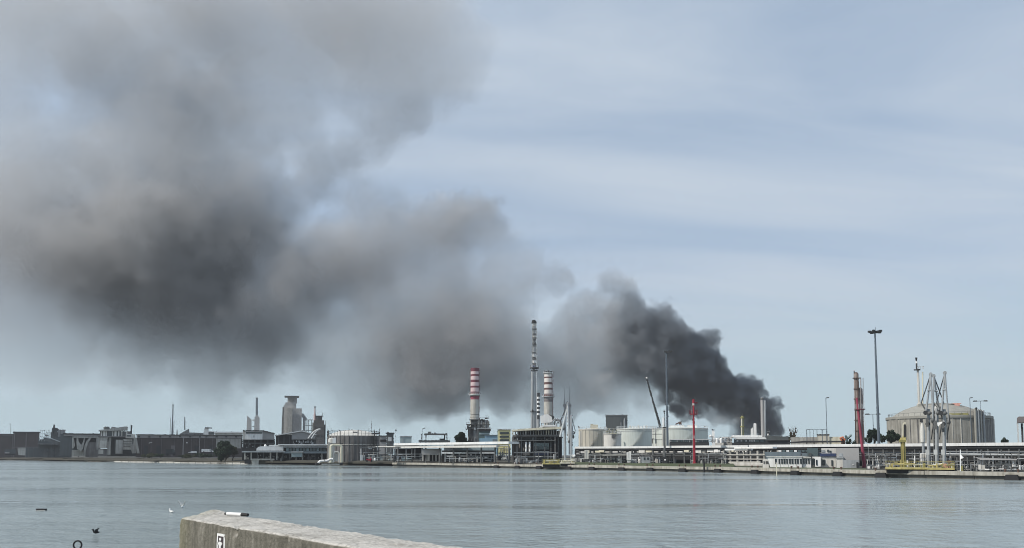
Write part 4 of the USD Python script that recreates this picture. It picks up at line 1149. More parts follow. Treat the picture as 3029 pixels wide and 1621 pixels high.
clutter('hall_front_equipment', 'low dark equipment and pale cabinets on the quay before the glazed hall', 'equipment', Plane(1400, 284), 1320, 1466, 1346, 1367, ['steel_mid', 'steel_dark', 'white', 'steel', 'offwhite', 'concrete'], 34, 71, 2.5, 5)
clutter('rack_front_pipework', 'upright pipes and cabinets standing in front of the cream pipe rack', 'pipework', Plane(1585, 262), 1520, 1650, 1335, 1371, ['steel_mid', 'steel_dark', 'steel', 'concrete_dark', 'white'], 34, 72, 3, 6)
clutter('bridge_front_equipment', 'row of drums, posts and boxes below the long white pipe bridge', 'equipment', Plane(1220, 306), 1160, 1300, 1340, 1363, ['steel_mid', 'steel_dark', 'teal_pale', 'steel', 'offwhite'], 34, 73, 2.5, 6)
# ------------------------------------------------------------------ right: storage tanks, masts, pipe rack
def storage_tank(label, u, half, v_wall, v_dome, v_base, d, mat, roof, rim='offwhite', name='storage_tank', top=0):
    pl = Plane(u, d)
    t = Thing(name, label, 'tank', pl.pz(u, GROUND))
    R0 = half * pl.k
    R = R0 * pl.scale(R0)
    t.add('wall', pl.lathe(Shape(), u, [(half, v_base), (half, v_wall)], 56, R0), M[mat], smooth=35)
    t.add('roof', pl.lathe(Shape(), u, [(half, v_wall), (half * .6, v_wall * .45 + v_dome * .55), (0, v_dome)], 56, R0), M[roof], smooth=60)
    t.add('top_ring', pl.lathe(Shape(), u, [(half + .6, v_wall + 1.2), (half + 1.4, v_wall + 1.2), (half + 1.4, v_wall - .8), (half, v_wall - .8)], 56, R0), M[rim])
    c = pl.p(u, HORIZON, R0)
    rl = Shape()
    z = pl.z(u, v_wall, R0)
    for j in range(36):
        a, b = j * math.pi / 18, (j + 1) * math.pi / 18
        p, q = c + R * np.array([math.cos(a), math.sin(a), 0]), c + R * np.array([math.cos(b), math.sin(b), 0])
        rl.tube((*p[:2], z), (*p[:2], z + 1.1), .05, n=4).tube((*p[:2], z + 1.1), (*q[:2], z + 1.1), .045, n=4)
    t.add('railing', rl, M['steel_light'])
    st = Shape()
    for j in range(22):
        a = math.radians(215 + j * 4)
        p = c + (R + .45) * np.array([math.cos(a), math.sin(a), 0])
        h = GROUND + (z - GROUND) * (j + 1) / 22
        st.box(p[0] - .45, p[0] + .45, p[1] - .3, p[1] + .3, h - .12, h)
    t.add('stair', st, M['steel_light'])
    return t, pl, c, R, z


t, pl, c, R, z = storage_tank('beige storage tank with vertical seams, leftmost of the tank row', 1754, 42, 1271, 1266, 1350, 350, 'tank_beige', 'tank_beige')
for a in (1724, 1733, 1745, 1756, 1768, 1779, 1788):
    q = pl.p(a, 1345)
    w = (a - 1754) / 42
    q = c + R * 1.004 * (pl.e * w - pl.n * math.sqrt(max(0, 1 - w * w)))
    t.add('seam', Shape().tube((q[0], q[1], GROUND), (q[0], q[1], z), .09, n=5), M['concrete'])
for a, b in ((1747, 1757), (1757, 1769)):
    t.add('roof_cabinet', pl.box(Shape(), a, b, 1254 + (a % 3), 1268, 1.6, R * .5), M['cream'])
t.add('edge_column', pl.box(Shape(), 1716, 1724, 1275, 1345, 1, 2), M['concrete_light'])
t, pl, c, R, z = storage_tank('low front tank, pale beige, between the beige tank and the big pale green tank', 1812, 26, 1284, 1280, 1350, 322, 'offwhite', 'olive')
t.add('stair_head', pl.box(Shape(), 1810, 1824, 1284, 1295, 1, -.3), M['steel_mid'])
for i in range(26):
    a, b = 1794 + rng.uniform(0, 30), 1264 + rng.uniform(0, 14)
    t.add('roof_pipe', pl.box(Shape(), a, a + rng.uniform(1, 4), b, b + rng.uniform(1, 5), 1, rng.uniform(0, 4)), M[rng.choice(['concrete_dark', 'olive', 'cream', 'steel_mid'])])
t, pl, c, R, z = storage_tank('big pale green tank with a raised white rim in the middle of the tank row', 1877, 52, 1270, 1264, 1350, 340, 'tank', 'tank')
t.add('wind_girder', pl.lathe(Shape(), 1877, [(52.6, 1277), (53.4, 1277), (53.4, 1275.5), (52.6, 1275.5)], 48, R), M['steel'])
for i in range(7):
    a = 1862 + i * 8.4
    t.add('roof_fitting', pl.box(Shape(), a, a + rng.uniform(4, 7), 1258 + rng.uniform(0, 3), 1266, 1.5, R * .6), M['white' if i % 3 else 'offwhite'])
t.add('stair_arc', pl.cut(Shape(), [(1824, 1285), (1830, 1289), (1832, 1297), (1828, 1309), (1826, 1311), (1829, 1297), (1827, 1290)], .5, -.6), M['concrete'])
t, pl, c, R, z = storage_tank('widest pale tank with white roof fittings, rightmost of the tank row', 2012, 82, 1269, 1261, 1350, 352, 'tank', 'tank')
t.add('wind_girder', pl.lathe(Shape(), 2012, [(82.6, 1276.5), (83.6, 1276.5), (83.6, 1274.6), (82.6, 1274.6)], 56, R), M['steel'])
for a, b, v in ((1982, 2025, 1258), (2035, 2063, 1257)):
    t.add('roof_fitting', pl.box(Shape(), a, b, v, 1266, 3, R * .5), M['white'])
t.add('roof_arm', pl.tube(Shape(), (1998, 1256), (2012, 1249), .22, off=R * .7), M['rust'])
t.add('roof_winch', pl.box(Shape(), 2010, 2018, 1247, 1256, 1.2, R * .7), M['rust'])
for a in (1933, 1942, 1963):
    w = (a - 2012) / 82
    q = c + R * 1.005 * (pl.e * w - pl.n * math.sqrt(max(0, 1 - w * w)))
    t.add('riser_pipe', Shape().tube((q[0], q[1], GROUND), (q[0], q[1], z + .6), .3, n=8), M['offwhite'])
pl = Plane(1825, 600)
t = Thing('dark_screen_block', 'flat fronted dark grey block standing square behind the tank row', 'building', pl.pz(1825, GROUND))
t.add('wall', pl.box(Shape(), 1793, 1857, 1228.5, 1345, 14), M['slate'])
t.add('roof_edge', pl.box(Shape(), 1792, 1858, 1227, 1228.5, 15, -.4), M['steel'])
pl = Plane(1848, 560)
t = Thing('distant_column', 'small faint process column with a spire just in front of the dark grey block', 'column', pl.pz(1848, GROUND))
t.add('column', pl.lathe(Shape(), 1848, [(3, 1345), (2.4, 1246), (1.2, 1238), (0, 1237)], 10), M['steel'])
t.add('column', pl.lathe(Shape(), 1838, [(1.2, 1345), (1, 1250), (0, 1249)], 8), M['steel'])
pl = Plane(2038, 318)
t = Thing('windowed_shed', 'low shed with a dark glazed strip below the widest pale tank', 'building', pl.pz(2038, GROUND))
t.add('roof', pl.box(Shape(), 1980, 2098, 1299, 1300.8, 8, -.6), M['roof'])
t.add('dark_strip', pl.box(Shape(), 1981, 2097, 1301, 1309, 6), M['glass'])
for i in range(18):
    a = 1984 + i * 6.2
    t.add('mullion', pl.box(Shape(), a, a + 2.2, 1301.2, 1307 + rng.uniform(-2, 1), .3, -.25), M['teal_pale' if i % 3 else 'white'])
t.add('base_wall', pl.box(Shape(), 1980, 2098, 1309, 1345, 6.2, -.1), M['steel_dark'])

pl = Plane(1940, 300)
t = Thing('crane', 'mobile crane with a long black telescopic jib leaning to the left behind the tanks', 'crane', pl.pz(1953, GROUND))
t.add('jib', pl.tube(Shape(), (1953, 1262), (1931, 1185), .55, .42, off=62, n=6), M['steel_dark'])
t.add('jib_extension', pl.tube(Shape(), (1931, 1185), (1914, 1122), .36, .26, off=62, n=6), M['steel_dark'])
t.add('jib_head', Shape().ball(pl.p(1913, 1118, 62), .42, 1), M['offwhite'])
t.add('hook_line', pl.tube(Shape(), (1911.5, 1118), (1911.5, 1128), .06, off=62, n=4), M['steel_dark'])
t.add('cab', pl.box(Shape(), 1945, 1962, 1264, 1345, 5, 60), M['steel_dark'])


def high_mast(label, u, v_top, v_base, d, heads):
    pl = Plane(u, d)
    t = Thing('high_mast_light', label, 'light mast', pl.pz(u, GROUND))
    p, q = pl.pz(u, GROUND), pl.pz(u, pl.z(u, v_top))
    t.add('pole', Shape().tube(p, q, .42, .2, 14), M['gunmetal'], smooth=40)
    t.add('base_sleeve', Shape().tube(p, p + (0, 0, 3.2), .52, .46, 12), M['steel'])
    if heads == 'bar':
        t.add('head_bar', pl.cut(Shape(), [(u - 11, v_top - 4), (u + 13, v_top - 4.4), (u + 13, v_top - 2.6), (u + 3, v_top + 2.6), (u - 2.4, v_top + 2.6), (u - 10, v_top)], 1.4, -.7), M['steel_dark'])
    else:
        c = q
        t.add('head_ring', Shape().lathe(c[0], c[1], [(.55, c[2] - .2), (1.0, c[2] - .2), (1.0, c[2] + .1), (.55, c[2] + .1)], 14), M['steel_dark'])
        for j in range(8):
            a = j * math.pi / 4 + .2
            h = c + np.array([1.35 * math.cos(a), 1.35 * math.sin(a), -.05 + .25 * (j % 2)])
            t.add('floodlight', Shape().box(h[0] - .36, h[0] + .36, h[1] - .3, h[1] + .3, h[2] - .2, h[2] + .28), M['steel_dark'])
        t.add('rod', Shape().tube(c, c + (.2, 0, 1.4), .05, n=4), M['steel_dark'])
    return t


high_mast('tall pale light mast with a flat T shaped head in front of the pale tanks', 1975, 1041, 1345, 272, 'bar')
high_mast('tallest light mast with a ring of floodlights, left of the big domed tank', 2601, 982, 1345, 232, 'ring')
pl = Plane(1966, 256)
t = Thing('camera_post', 'dark post with a round black head beside the T headed light mast', 'post', pl.pz(1966, GROUND))
t.add('post', pl.tube(Shape(), (1966, 1365), (1966, 1268), .33, .28, n=8), M['steel_mid'])
t.add('arm', pl.box(Shape(), 1961, 1972, 1263, 1267, .5, -.2), M['steel_dark'])
t.add('rod', pl.tube(Shape(), (1967, 1266), (1966, 1219), .1, n=5), M['steel_dark'])
t.add('head', Shape().ball(pl.p(1965, 1217), .26, 1, (1, 1, 1.4)), M['black'])
t.add('sign_box', pl.box(Shape(), 1960, 1973, 1351, 1372, .6, -.5), M['steel_dark'])
t.add('plate', pl.box(Shape(), 1964, 1970, 1358, 1362, .1, -.62), M['white'])
pl = Plane(1964, 380)
t = Thing('white_flue', 'short white flue behind the camera post', 'flue', pl.pz(1964, GROUND))
t.add('flue', pl.lathe(Shape(), 1964, [(3.2, 1345), (2.6, 1235), (0, 1235)], 12), M['white'])

def red_mast(label, u, v_top, v_base, d, faded, lean=0.0):
    pl = Plane(u, d)
    t = Thing('red_mast', label, 'mast', pl.pz(u, GROUND))
    mt = M['red_dull' if faded else 'red']
    base = pl.pz(u, GROUND)
    top = pl.pz(u, pl.z(u, v_top)) + pl.e * lean
    at_v = lambda v: base + (top - base) * (pl.z(u, v) - GROUND) / (top[2] - GROUND)
    hi = v_top + (18 if not faded else 0)
    t.add('shaft', Shape().tube(base, at_v(hi), .36, .22, 10), mt, smooth=40)
    pv = 1225 if not faded else 1210
    q = at_v(pv)
    pf = t.add('platform', Shape().lathe(q[0] + (.5 if faded else 0), q[1], [(.2, q[2] - .12), (1.0, q[2] - .12), (1.0, q[2] + .05), (.2, q[2] + .05)], 14), mt if not faded else M['maroon'])
    rl = Shape()
    for j in range(8):
        a = j * math.pi / 4
        rl.tube(q + (math.cos(a) + (.5 if faded else 0), math.sin(a), 0), q + (math.cos(a) + (.5 if faded else 0), math.sin(a), 1.1 + (.8 if faded and j in (0, 7) else 0)), .03, n=4)
    t.add('railing', rl, M['steel_light'] if faded else mt, pf)
    t.add('foot', Shape().tube(base, base + (0, 0, .8), .5, .42, 10), mt)
    if not faded:
        t.add('white_section', Shape().tube(at_v(hi), at_v(hi - 6), .28, .28, 10), M['offwhite'])
        t.add('lantern', Shape().tube(at_v(hi - 6), at_v(v_top), .3, .3, 10), mt)
        q = at_v(v_top + 11)
        t.add('lamp_arm', Shape().box(q[0], q[0] + 1.1, q[1] - .2, q[1] + .2, q[2] - .15, q[2] + .2), M['maroon'])
        t.add('cable', Shape().tube(base - pl.e * .55 - pl.n * .3, at_v(hi) - pl.e * .45 - pl.n * .3, .03, n=4), M['offwhite'])
        t.add('plate', pl.box(Shape(), u - .8, u + .8, 1288, 1297, .05, -.42), M['white'])
    else:
        t.add('cable', Shape().tube(base + pl.e * 1.2, at_v(v_top + 20) + pl.e * 1.1, .03, n=4), M['steel_light'])
    return t


red_mast('bright red navigation mast with a white collar standing on the grass bank by the quay', 2054, 1181, 1375, 240, False)
red_mast('faded dark red mast with a side platform in front of the rusty column', 2556, 1176, 1382, 192, True, -1.1)

# long pipe rack behind the quay
pl = Plane(1690, 286, 3100, 186)
ROOF = 6.55
t = Thing('long_pipe_rack', 'very long low pipe rack with a white roof running behind the whole right hand quay', 'pipe rack', pl.pz(2300, GROUND))
for a in list(range(1700, 2213, 27)) + list(range(2216, 3090, 27)):
    if 2440 < a < 2470:
        pass
    t.add('roof_panel', pl.boxz(Shape(), a, a + 26.6, ROOF - .62, ROOF + (.05 if a > 2213 else 0), 5.5, -.4), M['roof'])
t.add('roof_beam', pl.boxz(Shape(), 1702, 3090, ROOF - 1.05, ROOF - .64, .4, -.1), M['steel_dark'])
for a in range(1712, 3090, 31):
    for o in (.2, 4.6):
        t.add('column', pl.boxz(Shape(), a, a + 2.6 + (o < 1), GROUND, ROOF - 1.06, .32, o), M['steel_mid'])
for a in range(1712, 3060, 62):
    t.add('beam', pl.boxz(Shape(), a, a + 62, 3.75, 3.98, .25, -.06), M['steel_mid'])
for k in range(7):
    t.add('pipe', Shape().tube(pl.pz(1706, 4.25 + .12 * (k % 2), .7 + k * .55), pl.pz(3085, 4.25 + .12 * (k % 2), .7 + k * .55), .13 + .07 * (k % 3), n=7), M[('steel_mid', 'steel', 'steel_mid')[k % 3]])
for k in range(5):
    t.add('pipe', Shape().tube(pl.pz(1706, 5.2, .9 + k * .75), pl.pz(3085, 5.2, .9 + k * .75), .12 + .06 * (k % 2), n=7), M['steel_mid'])
for i in range(46):
    a = rng.uniform(1715, 2160)
    if i % 3 == 0:
        t.add('insulation_box', pl.boxz(Shape(), a, a + rng.uniform(8, 20), 4.5 + rng.uniform(0, .4), 5.15 + rng.uniform(0, .4), .6, rng.uniform(-.2, .6)), M[rng.choice(['offwhite', 'white', 'cream'])])
    elif i % 3 == 1:
        t.add('drop_pipe', Shape().tube(pl.pz(a, GROUND, 1), pl.pz(a, 4.3, 1), .12, n=6), M[rng.choice(['steel', 'offwhite', 'steel_light'])])
    else:
        t.add('valve', pl.boxz(Shape(), a, a + rng.uniform(3, 7), GROUND, GROUND + rng.uniform(.7, 2), .6, rng.uniform(.5, 3)), M[rng.choice(['white', 'steel', 'steel_mid', 'concrete'])])
for i in range(40):
    a = rng.uniform(2580, 3060)
    if i % 2:
        t.add('drop_pipe', Shape().tube(pl.pz(a, GROUND, 1), pl.pz(a, rng.uniform(3.4, 5.4), 1), .12, n=6), M[rng.choice(['steel', 'steel_mid', 'steel_light', 'concrete'])])
    else:
        t.add('valve', pl.boxz(Shape(), a, a + rng.uniform(3, 8), GROUND, GROUND + rng.uniform(.7, 2.4), .6, rng.uniform(.5, 3)), M[rng.choice(['white', 'steel', 'steel_mid', 'steel_dark'])])
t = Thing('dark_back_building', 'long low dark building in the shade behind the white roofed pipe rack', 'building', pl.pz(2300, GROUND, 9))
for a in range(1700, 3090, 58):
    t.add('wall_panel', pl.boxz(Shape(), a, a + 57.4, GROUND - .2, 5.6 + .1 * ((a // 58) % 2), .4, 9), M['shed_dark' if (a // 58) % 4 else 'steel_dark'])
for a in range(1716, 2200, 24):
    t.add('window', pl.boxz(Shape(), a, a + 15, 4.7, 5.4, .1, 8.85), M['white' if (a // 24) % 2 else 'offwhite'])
# second lower gallery 2140..2300
pl = Plane(2140, 228, 2330, 212)
t = Thing('lower_pipe_gallery', 'short lower pipe gallery with an offset white tray, left of the white prefab cabin', 'pipe rack', pl.pz(2220, GROUND))
t.add('tray', pl.boxz(Shape(), 2144, 2212, 5.1, 5.5, 2), M['roof'])
t.add('tray', pl.boxz(Shape(), 2172, 2286, 5.52, 5.9, 1.6, -.3), M['white'])
for i in range(9):
    a = 2138 + i * 20
    t.add('column', pl.boxz(Shape(), a, a + (5 if i % 3 == 2 else 2.8), GROUND, 5.08, .4, .3), M['concrete'])
for z in (2.8, 3.9):
    t.add('beam', pl.boxz(Shape(), 2140, 2262, z, z + .22, .3, .1), M['concrete_light'])
for i, (a, b, z) in enumerate(((2156, 2250, 2.0), (2160, 2262, 1.6), (2146, 2256, 1.3))):
    t.add('stored_pipe', Shape().tube(pl.pz(a, z, -.6), pl.pz(b, z + .1, -.6), .24, n=8), M['offwhite' if i % 2 else 'concrete_light'])

# between rack and fire
pl = Plane(2111, 330)
t = Thing('white_stack', 'plain short white square stack right of the widest tank', 'stack', pl.pz(2111, GROUND))
t.add('shaft', pl.box(Shape(), 2107, 2115, 1272, 1345, 1.4), M['white'])
t.add('cap', pl.box(Shape(), 2106.4, 2115.6, 1271, 1272, 1.7, -.15), M['steel_dark'])
pl = Plane(2135, 335)
t = Thing('small_white_sheds', 'low cluster of white sheds with arched roofs right of the short white stack', 'shed', pl.pz(2140, GROUND))
t.add('arched_shed', pl.cut(Shape(), [(2115, 1302), (2116, 1296), (2136, 1296), (2140, 1302), (2140, 1345), (2115, 1345)], 6), M['offwhite'])
t.add('shed', pl.box(Shape(), 2138, 2166, 1295, 1345, 6, 1), M['concrete'])
t.add('shed_roof', pl.box(Shape(), 2136, 2167, 1293.5, 1295, 7, .6), M['white'])
t.add('opening', pl.box(Shape(), 2116, 2137, 1300, 1305, .2, -.25), M['black'])
t.add('globe', Shape().ball(pl.p(2102, 1290, 2), .55, 1), M['white'])
pl = Plane(2215, 330)
t = Thing('white_roof_cabin', 'low cabin with two stepped white roofs and a dark window band before the fire', 'building', pl.pz(2215, GROUND))
t.add('upper_roof', pl.cut(Shape(), [(2162, 1291), (2166, 1287.5), (2253, 1288), (2254, 1292), (2170, 1292)], 7, .5), M['white'])
t.add('lower_roof', pl.cut(Shape(), [(2164, 1292.5), (2262, 1293), (2267, 1297), (2266, 1299), (2180, 1299)], 8, -.5), M['roof'])
t.add('window_band', pl.box(Shape(), 2172, 2266, 1299.3, 1309, 5, .5), M['glass'])
for a in (2180, 2192, 2206, 2217, 2223, 2230):
    t.add('white_panel', pl.box(Shape(), a, a + 4.5, 1301, 1306, .2, .27), M['white'])
for a in (2236, 2250):
    t.add('pane', pl.box(Shape(), a, a + 10, 1301.5, 1307, .2, .27), M['glass_teal'])
t.add('base_wall', pl.box(Shape(), 2166, 2272, 1309.2, 1345, 6, .3), M['steel_dark'])
pl = Plane(2198, 420)
t = Thing('yellow_column', 'thin yellow green process column with ringed platforms against the dark smoke', 'column', pl.pz(2198, GROUND))
t.add('column', pl.lathe(Shape(), 2198, [(4.2, 1345), (4, 1232), (2, 1230), (0, 1229)], 12), M['olive'], smooth=40)
t.add('pipe', pl.tube(Shape(), (2194, 1345), (2194, 1234), .35, off=-.6), M['cream'])
for v in (1236, 1262):
    t.add('platform', pl.lathe(Shape(), 2198, [(4, v + 1.6), (7, v + 1.6), (7, v - 2), (4, v - 2)], 14), M['olive'])
t.add('tip', pl.lathe(Shape(), 2198.5, [(2, 1231), (2.6, 1226), (0, 1226)], 8), M['steel_dark'])
pl = Plane(2230, 400)
t = Thing('white_twin_stack', 'pair of short white slanted stacks in front of the fire, one lower', 'stack', pl.pz(2230, GROUND))
t.add('stack', pl.cut(Shape(), [(2221, 1345), (2221, 1269), (2227, 1264), (2227, 1345)], 2), M['white'])
t.add('stack', pl.cut(Shape(), [(2228, 1345), (2229, 1253), (2232, 1251), (2237, 1253), (2239, 1345)], 2.4, -.3), M['white'])
pl = Plane(2259, 460)
t = Thing('grey_column', 'tall plain grey column with a thin side pipe right against the fire', 'column', pl.pz(2259, GROUND))
t.add('column', pl.lathe(Shape(), 2258.5, [(6.2, 1345), (5.2, 1182), (4, 1176), (0, 1174)], 16), M['hazy_grey'], smooth=40)
t.add('side_pipe', pl.tube(Shape(), (2263.5, 1345), (2263, 1184), .5, off=-1.2), M['steel'])
t.add('bracket', pl.box(Shape(), 2262, 2271, 1260, 1262, 1, -1), M['steel_mid'])
t.add('top_cap', pl.lathe(Shape(), 2258.5, [(5.8, 1183), (5.9, 1179), (4.4, 1175.5)], 16), M['steel_mid'])
pl = Plane(2300, 350)
t = Thing('dark_roof_hall', 'long low hall with a dark sloping roof at the foot of the smoke', 'hall', pl.pz(2300, GROUND))
t.add('roof', pl.cut(Shape(), [(2262, 1289), (2333, 1291), (2336, 1302), (2270, 1302)], 8, -.5), M['slate'])
t.add('wall', pl.box(Shape(), 2266, 2338, 1302, 1345, 7), M['steel_dark'])
t.add('eaves', pl.box(Shape(), 2268, 2337, 1301, 1302.2, 8.4, -.8), M['steel_mid'])
t = Thing('vent_mast', 'little white vent mast between the grey column and the smoke edge', 'mast', Plane(2273, 380).pz(2273, GROUND))
pl = Plane(2273, 380)
t.add('pole', pl.tube(Shape(), (2273, 1345), (2273, 1271), .2, n=6), M['steel_dark'])
t.add('box', pl.box(Shape(), 2270.5, 2275, 1283, 1288, .6, -.4), M['white'])
t.add('crossbar', pl.box(Shape(), 2270, 2279, 1276, 1277.2, .3, -.3), M['steel'])
tree(2347, 1277, 1345, 16, 300, 'bare dry tree standing behind the pipe rack at the right edge of the smoke', 'leaf_dry', n=220, trunk=.45, seed=31, size=.03, bare=True)
tree(2352, 1281, 1345, 12, 312, 'dark shrubby tree just behind the bare dry tree', 'leaf_olive', n=500, trunk=.3, seed=32)

pl = Plane(2420, 262)
t = Thing('open_steel_frame', 'open blue grey steel frame on a walkway with a dry creeper along it', 'frame', pl.pz(2420, GROUND))
for a in (2387, 2397, 2407, 2418, 2433, 2446):
    t.add('post', pl.box(Shape(), a, a + (2.2 if a in (2387, 2433, 2446) else 1.2), 1271, 1310, .3, .3 + (a % 3)), M['gunmetal'])
t.add('top_rail', pl.box(Shape(), 2386, 2448, 1270, 1271.6, .4, .2), M['gunmetal'])
t.add('walkway', pl.cut(Shape(), [(2330, 1308), (2380, 1304), (2490, 1304), (2490, 1308), (2380, 1309), (2330, 1311)], 5, 0), M['steel_dark'])
for a in (2386, 2408, 2434):
    t.add('hanger', pl.box(Shape(), a, a + 2.5, 1308, 1317, .4, .5), M['steel_dark'])
pl = Plane(2440, 280)
t = Thing('sand_coloured_sheds', 'sand coloured sheds with a taller olive block behind the open steel frame', 'shed', pl.pz(2440, GROUND))
t.add('olive_block', pl.box(Shape(), 2418, 2455, 1285, 1345, 5), M['tank_beige'])
t.add('low_shed', pl.box(Shape(), 2340, 2418, 1293, 1345, 5, 1), M['concrete'])
t.add('long_shed', pl.box(Shape(), 2455.5, 2490, 1292, 1345, 5, .5), M['cream'])
t.add('roof', pl.box(Shape(), 2417, 2456, 1284, 1285, 6, -.3), M['concrete_dark'])
pl = Plane(2503, 275)
t = Thing('excavator', 'orange excavator with a raised dark green bucket arm behind the pipe rack roof', 'excavator', pl.pz(2500, GROUND))
t.add('boom', Shape().path([pl.p(2500, 1302), pl.p(2493, 1293), pl.p(2486, 1296), pl.p(2490, 1304)], .28, 6), M['orange'])
t.add('cab', pl.box(Shape(), 2489, 2502, 1297, 1345, 2, .5), M['rust'])
t.add('arm', Shape().path([pl.p(2506, 1306), pl.p(2502, 1290), pl.p(2508, 1296), pl.p(2517, 1288)], .34, 6), M['teal'])
t.add('bucket', pl.cut(Shape(), [(2513, 1286), (2519, 1285), (2520, 1291), (2515, 1290)], 1.2), M['teal'])
for k, (u, vt, w, lb) in enumerate(((2512, 1296, 9, 'small green bush right of the excavator'), (2532, 1297, 12, 'low green shrub at the foot of the rusty column'))):
    tree(u, vt, 1345, w, 280 + k * 8, lb, 'leaf_dark', 'bush', 'bush', 420, .3, 50 + k)
lamp_post(2448, 1177, 1345, 258, 'tall thin dark lamp post with a small bent head above the open steel frame', 'one', r=.13)
lamp_post(2586, 1225, 1345, 262, 'double headed floodlight post between the rusty column and the tallest light mast', 'two', r=.12)

pl = Plane(2544, 340)
t = Thing('rusty_column', 'tall rusty grey process column with ring platforms and a shorter twin column behind it', 'column', pl.pz(2544, GROUND))
for i in range(6):
    v1, v0 = 1345 - i * 39, 1345 - (i + 1) * 39 if i < 5 else 1105
    t.add('column_section', pl.lathe(Shape(), 2541 - i * .1, [(9.2 - .3 * i, v1), (8.9 - .3 * i, v0)], 14), M['rust_grey'], smooth=40)
t.add('twin_column', pl.lathe(Shape(), 2551, [(8, 1345), (7.2, 1152), (4, 1147), (0, 1146)], 14, 2.5), M['rust_grey'], smooth=40)
t.add('dark_pipe', pl.tube(Shape(), (2531.5, 1345), (2532, 1110), .35, off=-.5), M['steel_dark'])
t.add('pale_pipe', pl.tube(Shape(), (2547, 1345), (2546, 1120), .2, off=-1.5), M['fascia'])
t.add('dark_pipe', pl.tube(Shape(), (2538, 1345), (2538, 1120), .16, off=-1.6), M['rust'])
for v in (1118, 1150, 1180, 1212, 1243, 1274):
    t.add('platform', pl.lathe(Shape(), 2542, [(7, v + 1.5), (13 - (v > 1125) * 1.5, v + 1.5), (13 - (v > 1125) * 1.5, v - .5), (7, v - .5)], 16), M['rust'])
t.add('top_dome', pl.lathe(Shape(), 2540.5, [(6.2, 1106), (4.5, 1102), (0, 1100)], 12), M['rust'])
t.add('top_valve', pl.box(Shape(), 2533.5, 2537, 1097, 1106, .6), M['steel_dark'])
t.add('flame_tip', pl.box(Shape(), 2533.6, 2536.8, 1096, 1097, .5), M['orange'])
tw = Shape()
for a in (2530.5, 2553):
    for o in (-2, 3):
        pl.tube(tw, (a + 1, 1345), (a, 1118), .1, off=o, n=4)
t.add('cage', tw, M['rust'])
tree(2586, 1262, 1345, 24, 262, 'dark green tree left of the tallest light mast, behind the pipe rack', 'leaf_dark', n=1900, trunk=.35, seed=61, size=.045)
tree(2636, 1266, 1345, 32, 258, 'wider dark green tree right of the tallest light mast, before the domed tank', 'leaf_dark', n=2400, trunk=.35, seed=62, size=.04)
tree(2972, 1296, 1345, 17, 262, 'small dark bush on the roofline between the domed tank and the right edge', 'leaf_dark', 'bush', 'bush', 700, .3, 63)

# big domed tank
pl = Plane(2780, 300)
t = Thing('domed_tank', 'huge stained concrete tank with a shallow dome, sunlit left side and dark right side', 'tank', pl.pz(2780, GROUND))
half, R0 = 157, 157 * pl.k
R = R0 * pl.scale(R0)
c = pl.p(2780, HORIZON, R0)
zw = pl.z(2780, 1240, R0)
t.add('wall', pl.lathe(Shape(), 2780, [(half, 1345), (half, 1240)], 72, R0), M['tank_concrete'], smooth=20)
t.add('ring_beam', pl.lathe(Shape(), 2780, [(half + .5, 1243), (half + 3, 1241), (half + 3, 1234.5), (half - 2, 1233.5)], 72, R0), M['tank_roof'])
t.add('dome', pl.lathe(Shape(), 2780, [(half - 12, 1236.5)] + [(145 * math.sin(x) / math.sin(.9), 1192 + 44 * (1 - math.cos(x)) / (1 - math.cos(.9))) for x in np.linspace(.9, .05, 12)] + [(0, 1192)], 72, R0), M['tank_roof'], smooth=60)
_a = 181.0
while _a < 359:
    w = math.radians(_a)
    q = c + (R + .04) * np.array([math.cos(w), math.sin(w), 0])
    wd = rng.choice((.12, .16, .25, .5))
    t.add('buttress', Shape().tube((q[0], q[1], GROUND), (q[0], q[1], zw - .2), wd, n=6), M[rng.choice(['tank_concrete', 'tank_concrete', 'stained', 'concrete_light'])])
    _a += rng.uniform(3.5, 13)
for a, b, mt in ((2676, 2682, 'yellow_pale'),):
    w = (a - 2780) / half
    q = c + (R + .3) * (pl.e * w - pl.n * math.sqrt(1 - w * w))
    t.add('door_arch', pl.cut(Shape(), [(2668, 1345), (2668, 1258), (2672, 1250), (2678, 1248), (2682, 1255), (2682, 1345)], .6, (q - pl.o) @ pl.n - .6), M['cream'])
    t.add('door_opening', pl.cut(Shape(), [(2673, 1300), (2673, 1258), (2677, 1253), (2680, 1260), (2680, 1300)], .2, (q - pl.o) @ pl.n - .82), M['black'])
rl = Shape()
for j in range(48):
    a, b = j * math.pi / 24, (j + 1) * math.pi / 24
    p, q = c + (R - .6) * np.array([math.cos(a), math.sin(a), 0]), c + (R - .6) * np.array([math.cos(b), math.sin(b), 0])
    z = pl.z(2780, 1234, R0)
    rl.tube((*p[:2], z), (*p[:2], z + 1.1), .05, n=4).tube((*p[:2], z + 1.1), (*q[:2], z + 1.1), .045, n=4)
t.add('railing', rl, M['steel_mid'])
o = (c - pl.o) @ pl.n - R
for i, a in enumerate((2878, 2886, 2893, 2900)):
    w = (a - 2780) / half
    q = c + (R + .9) * (pl.e * w - pl.n * math.sqrt(1 - w * w))
    top = pl.z(a, 1212 + i * 1.5, R * .3)
    t.add('riser_pipe', Shape().path([np.array([q[0], q[1], GROUND]), np.array([q[0], q[1], top]), np.array([q[0], q[1], top]) + pl.n * 5], .42, 8), M['steel' if i % 2 else 'tank_roof'], smooth=50)
t.add('riser_box', pl.box(Shape(), 2867, 2905, 1214, 1236, 4, R * .32), M['concrete'])
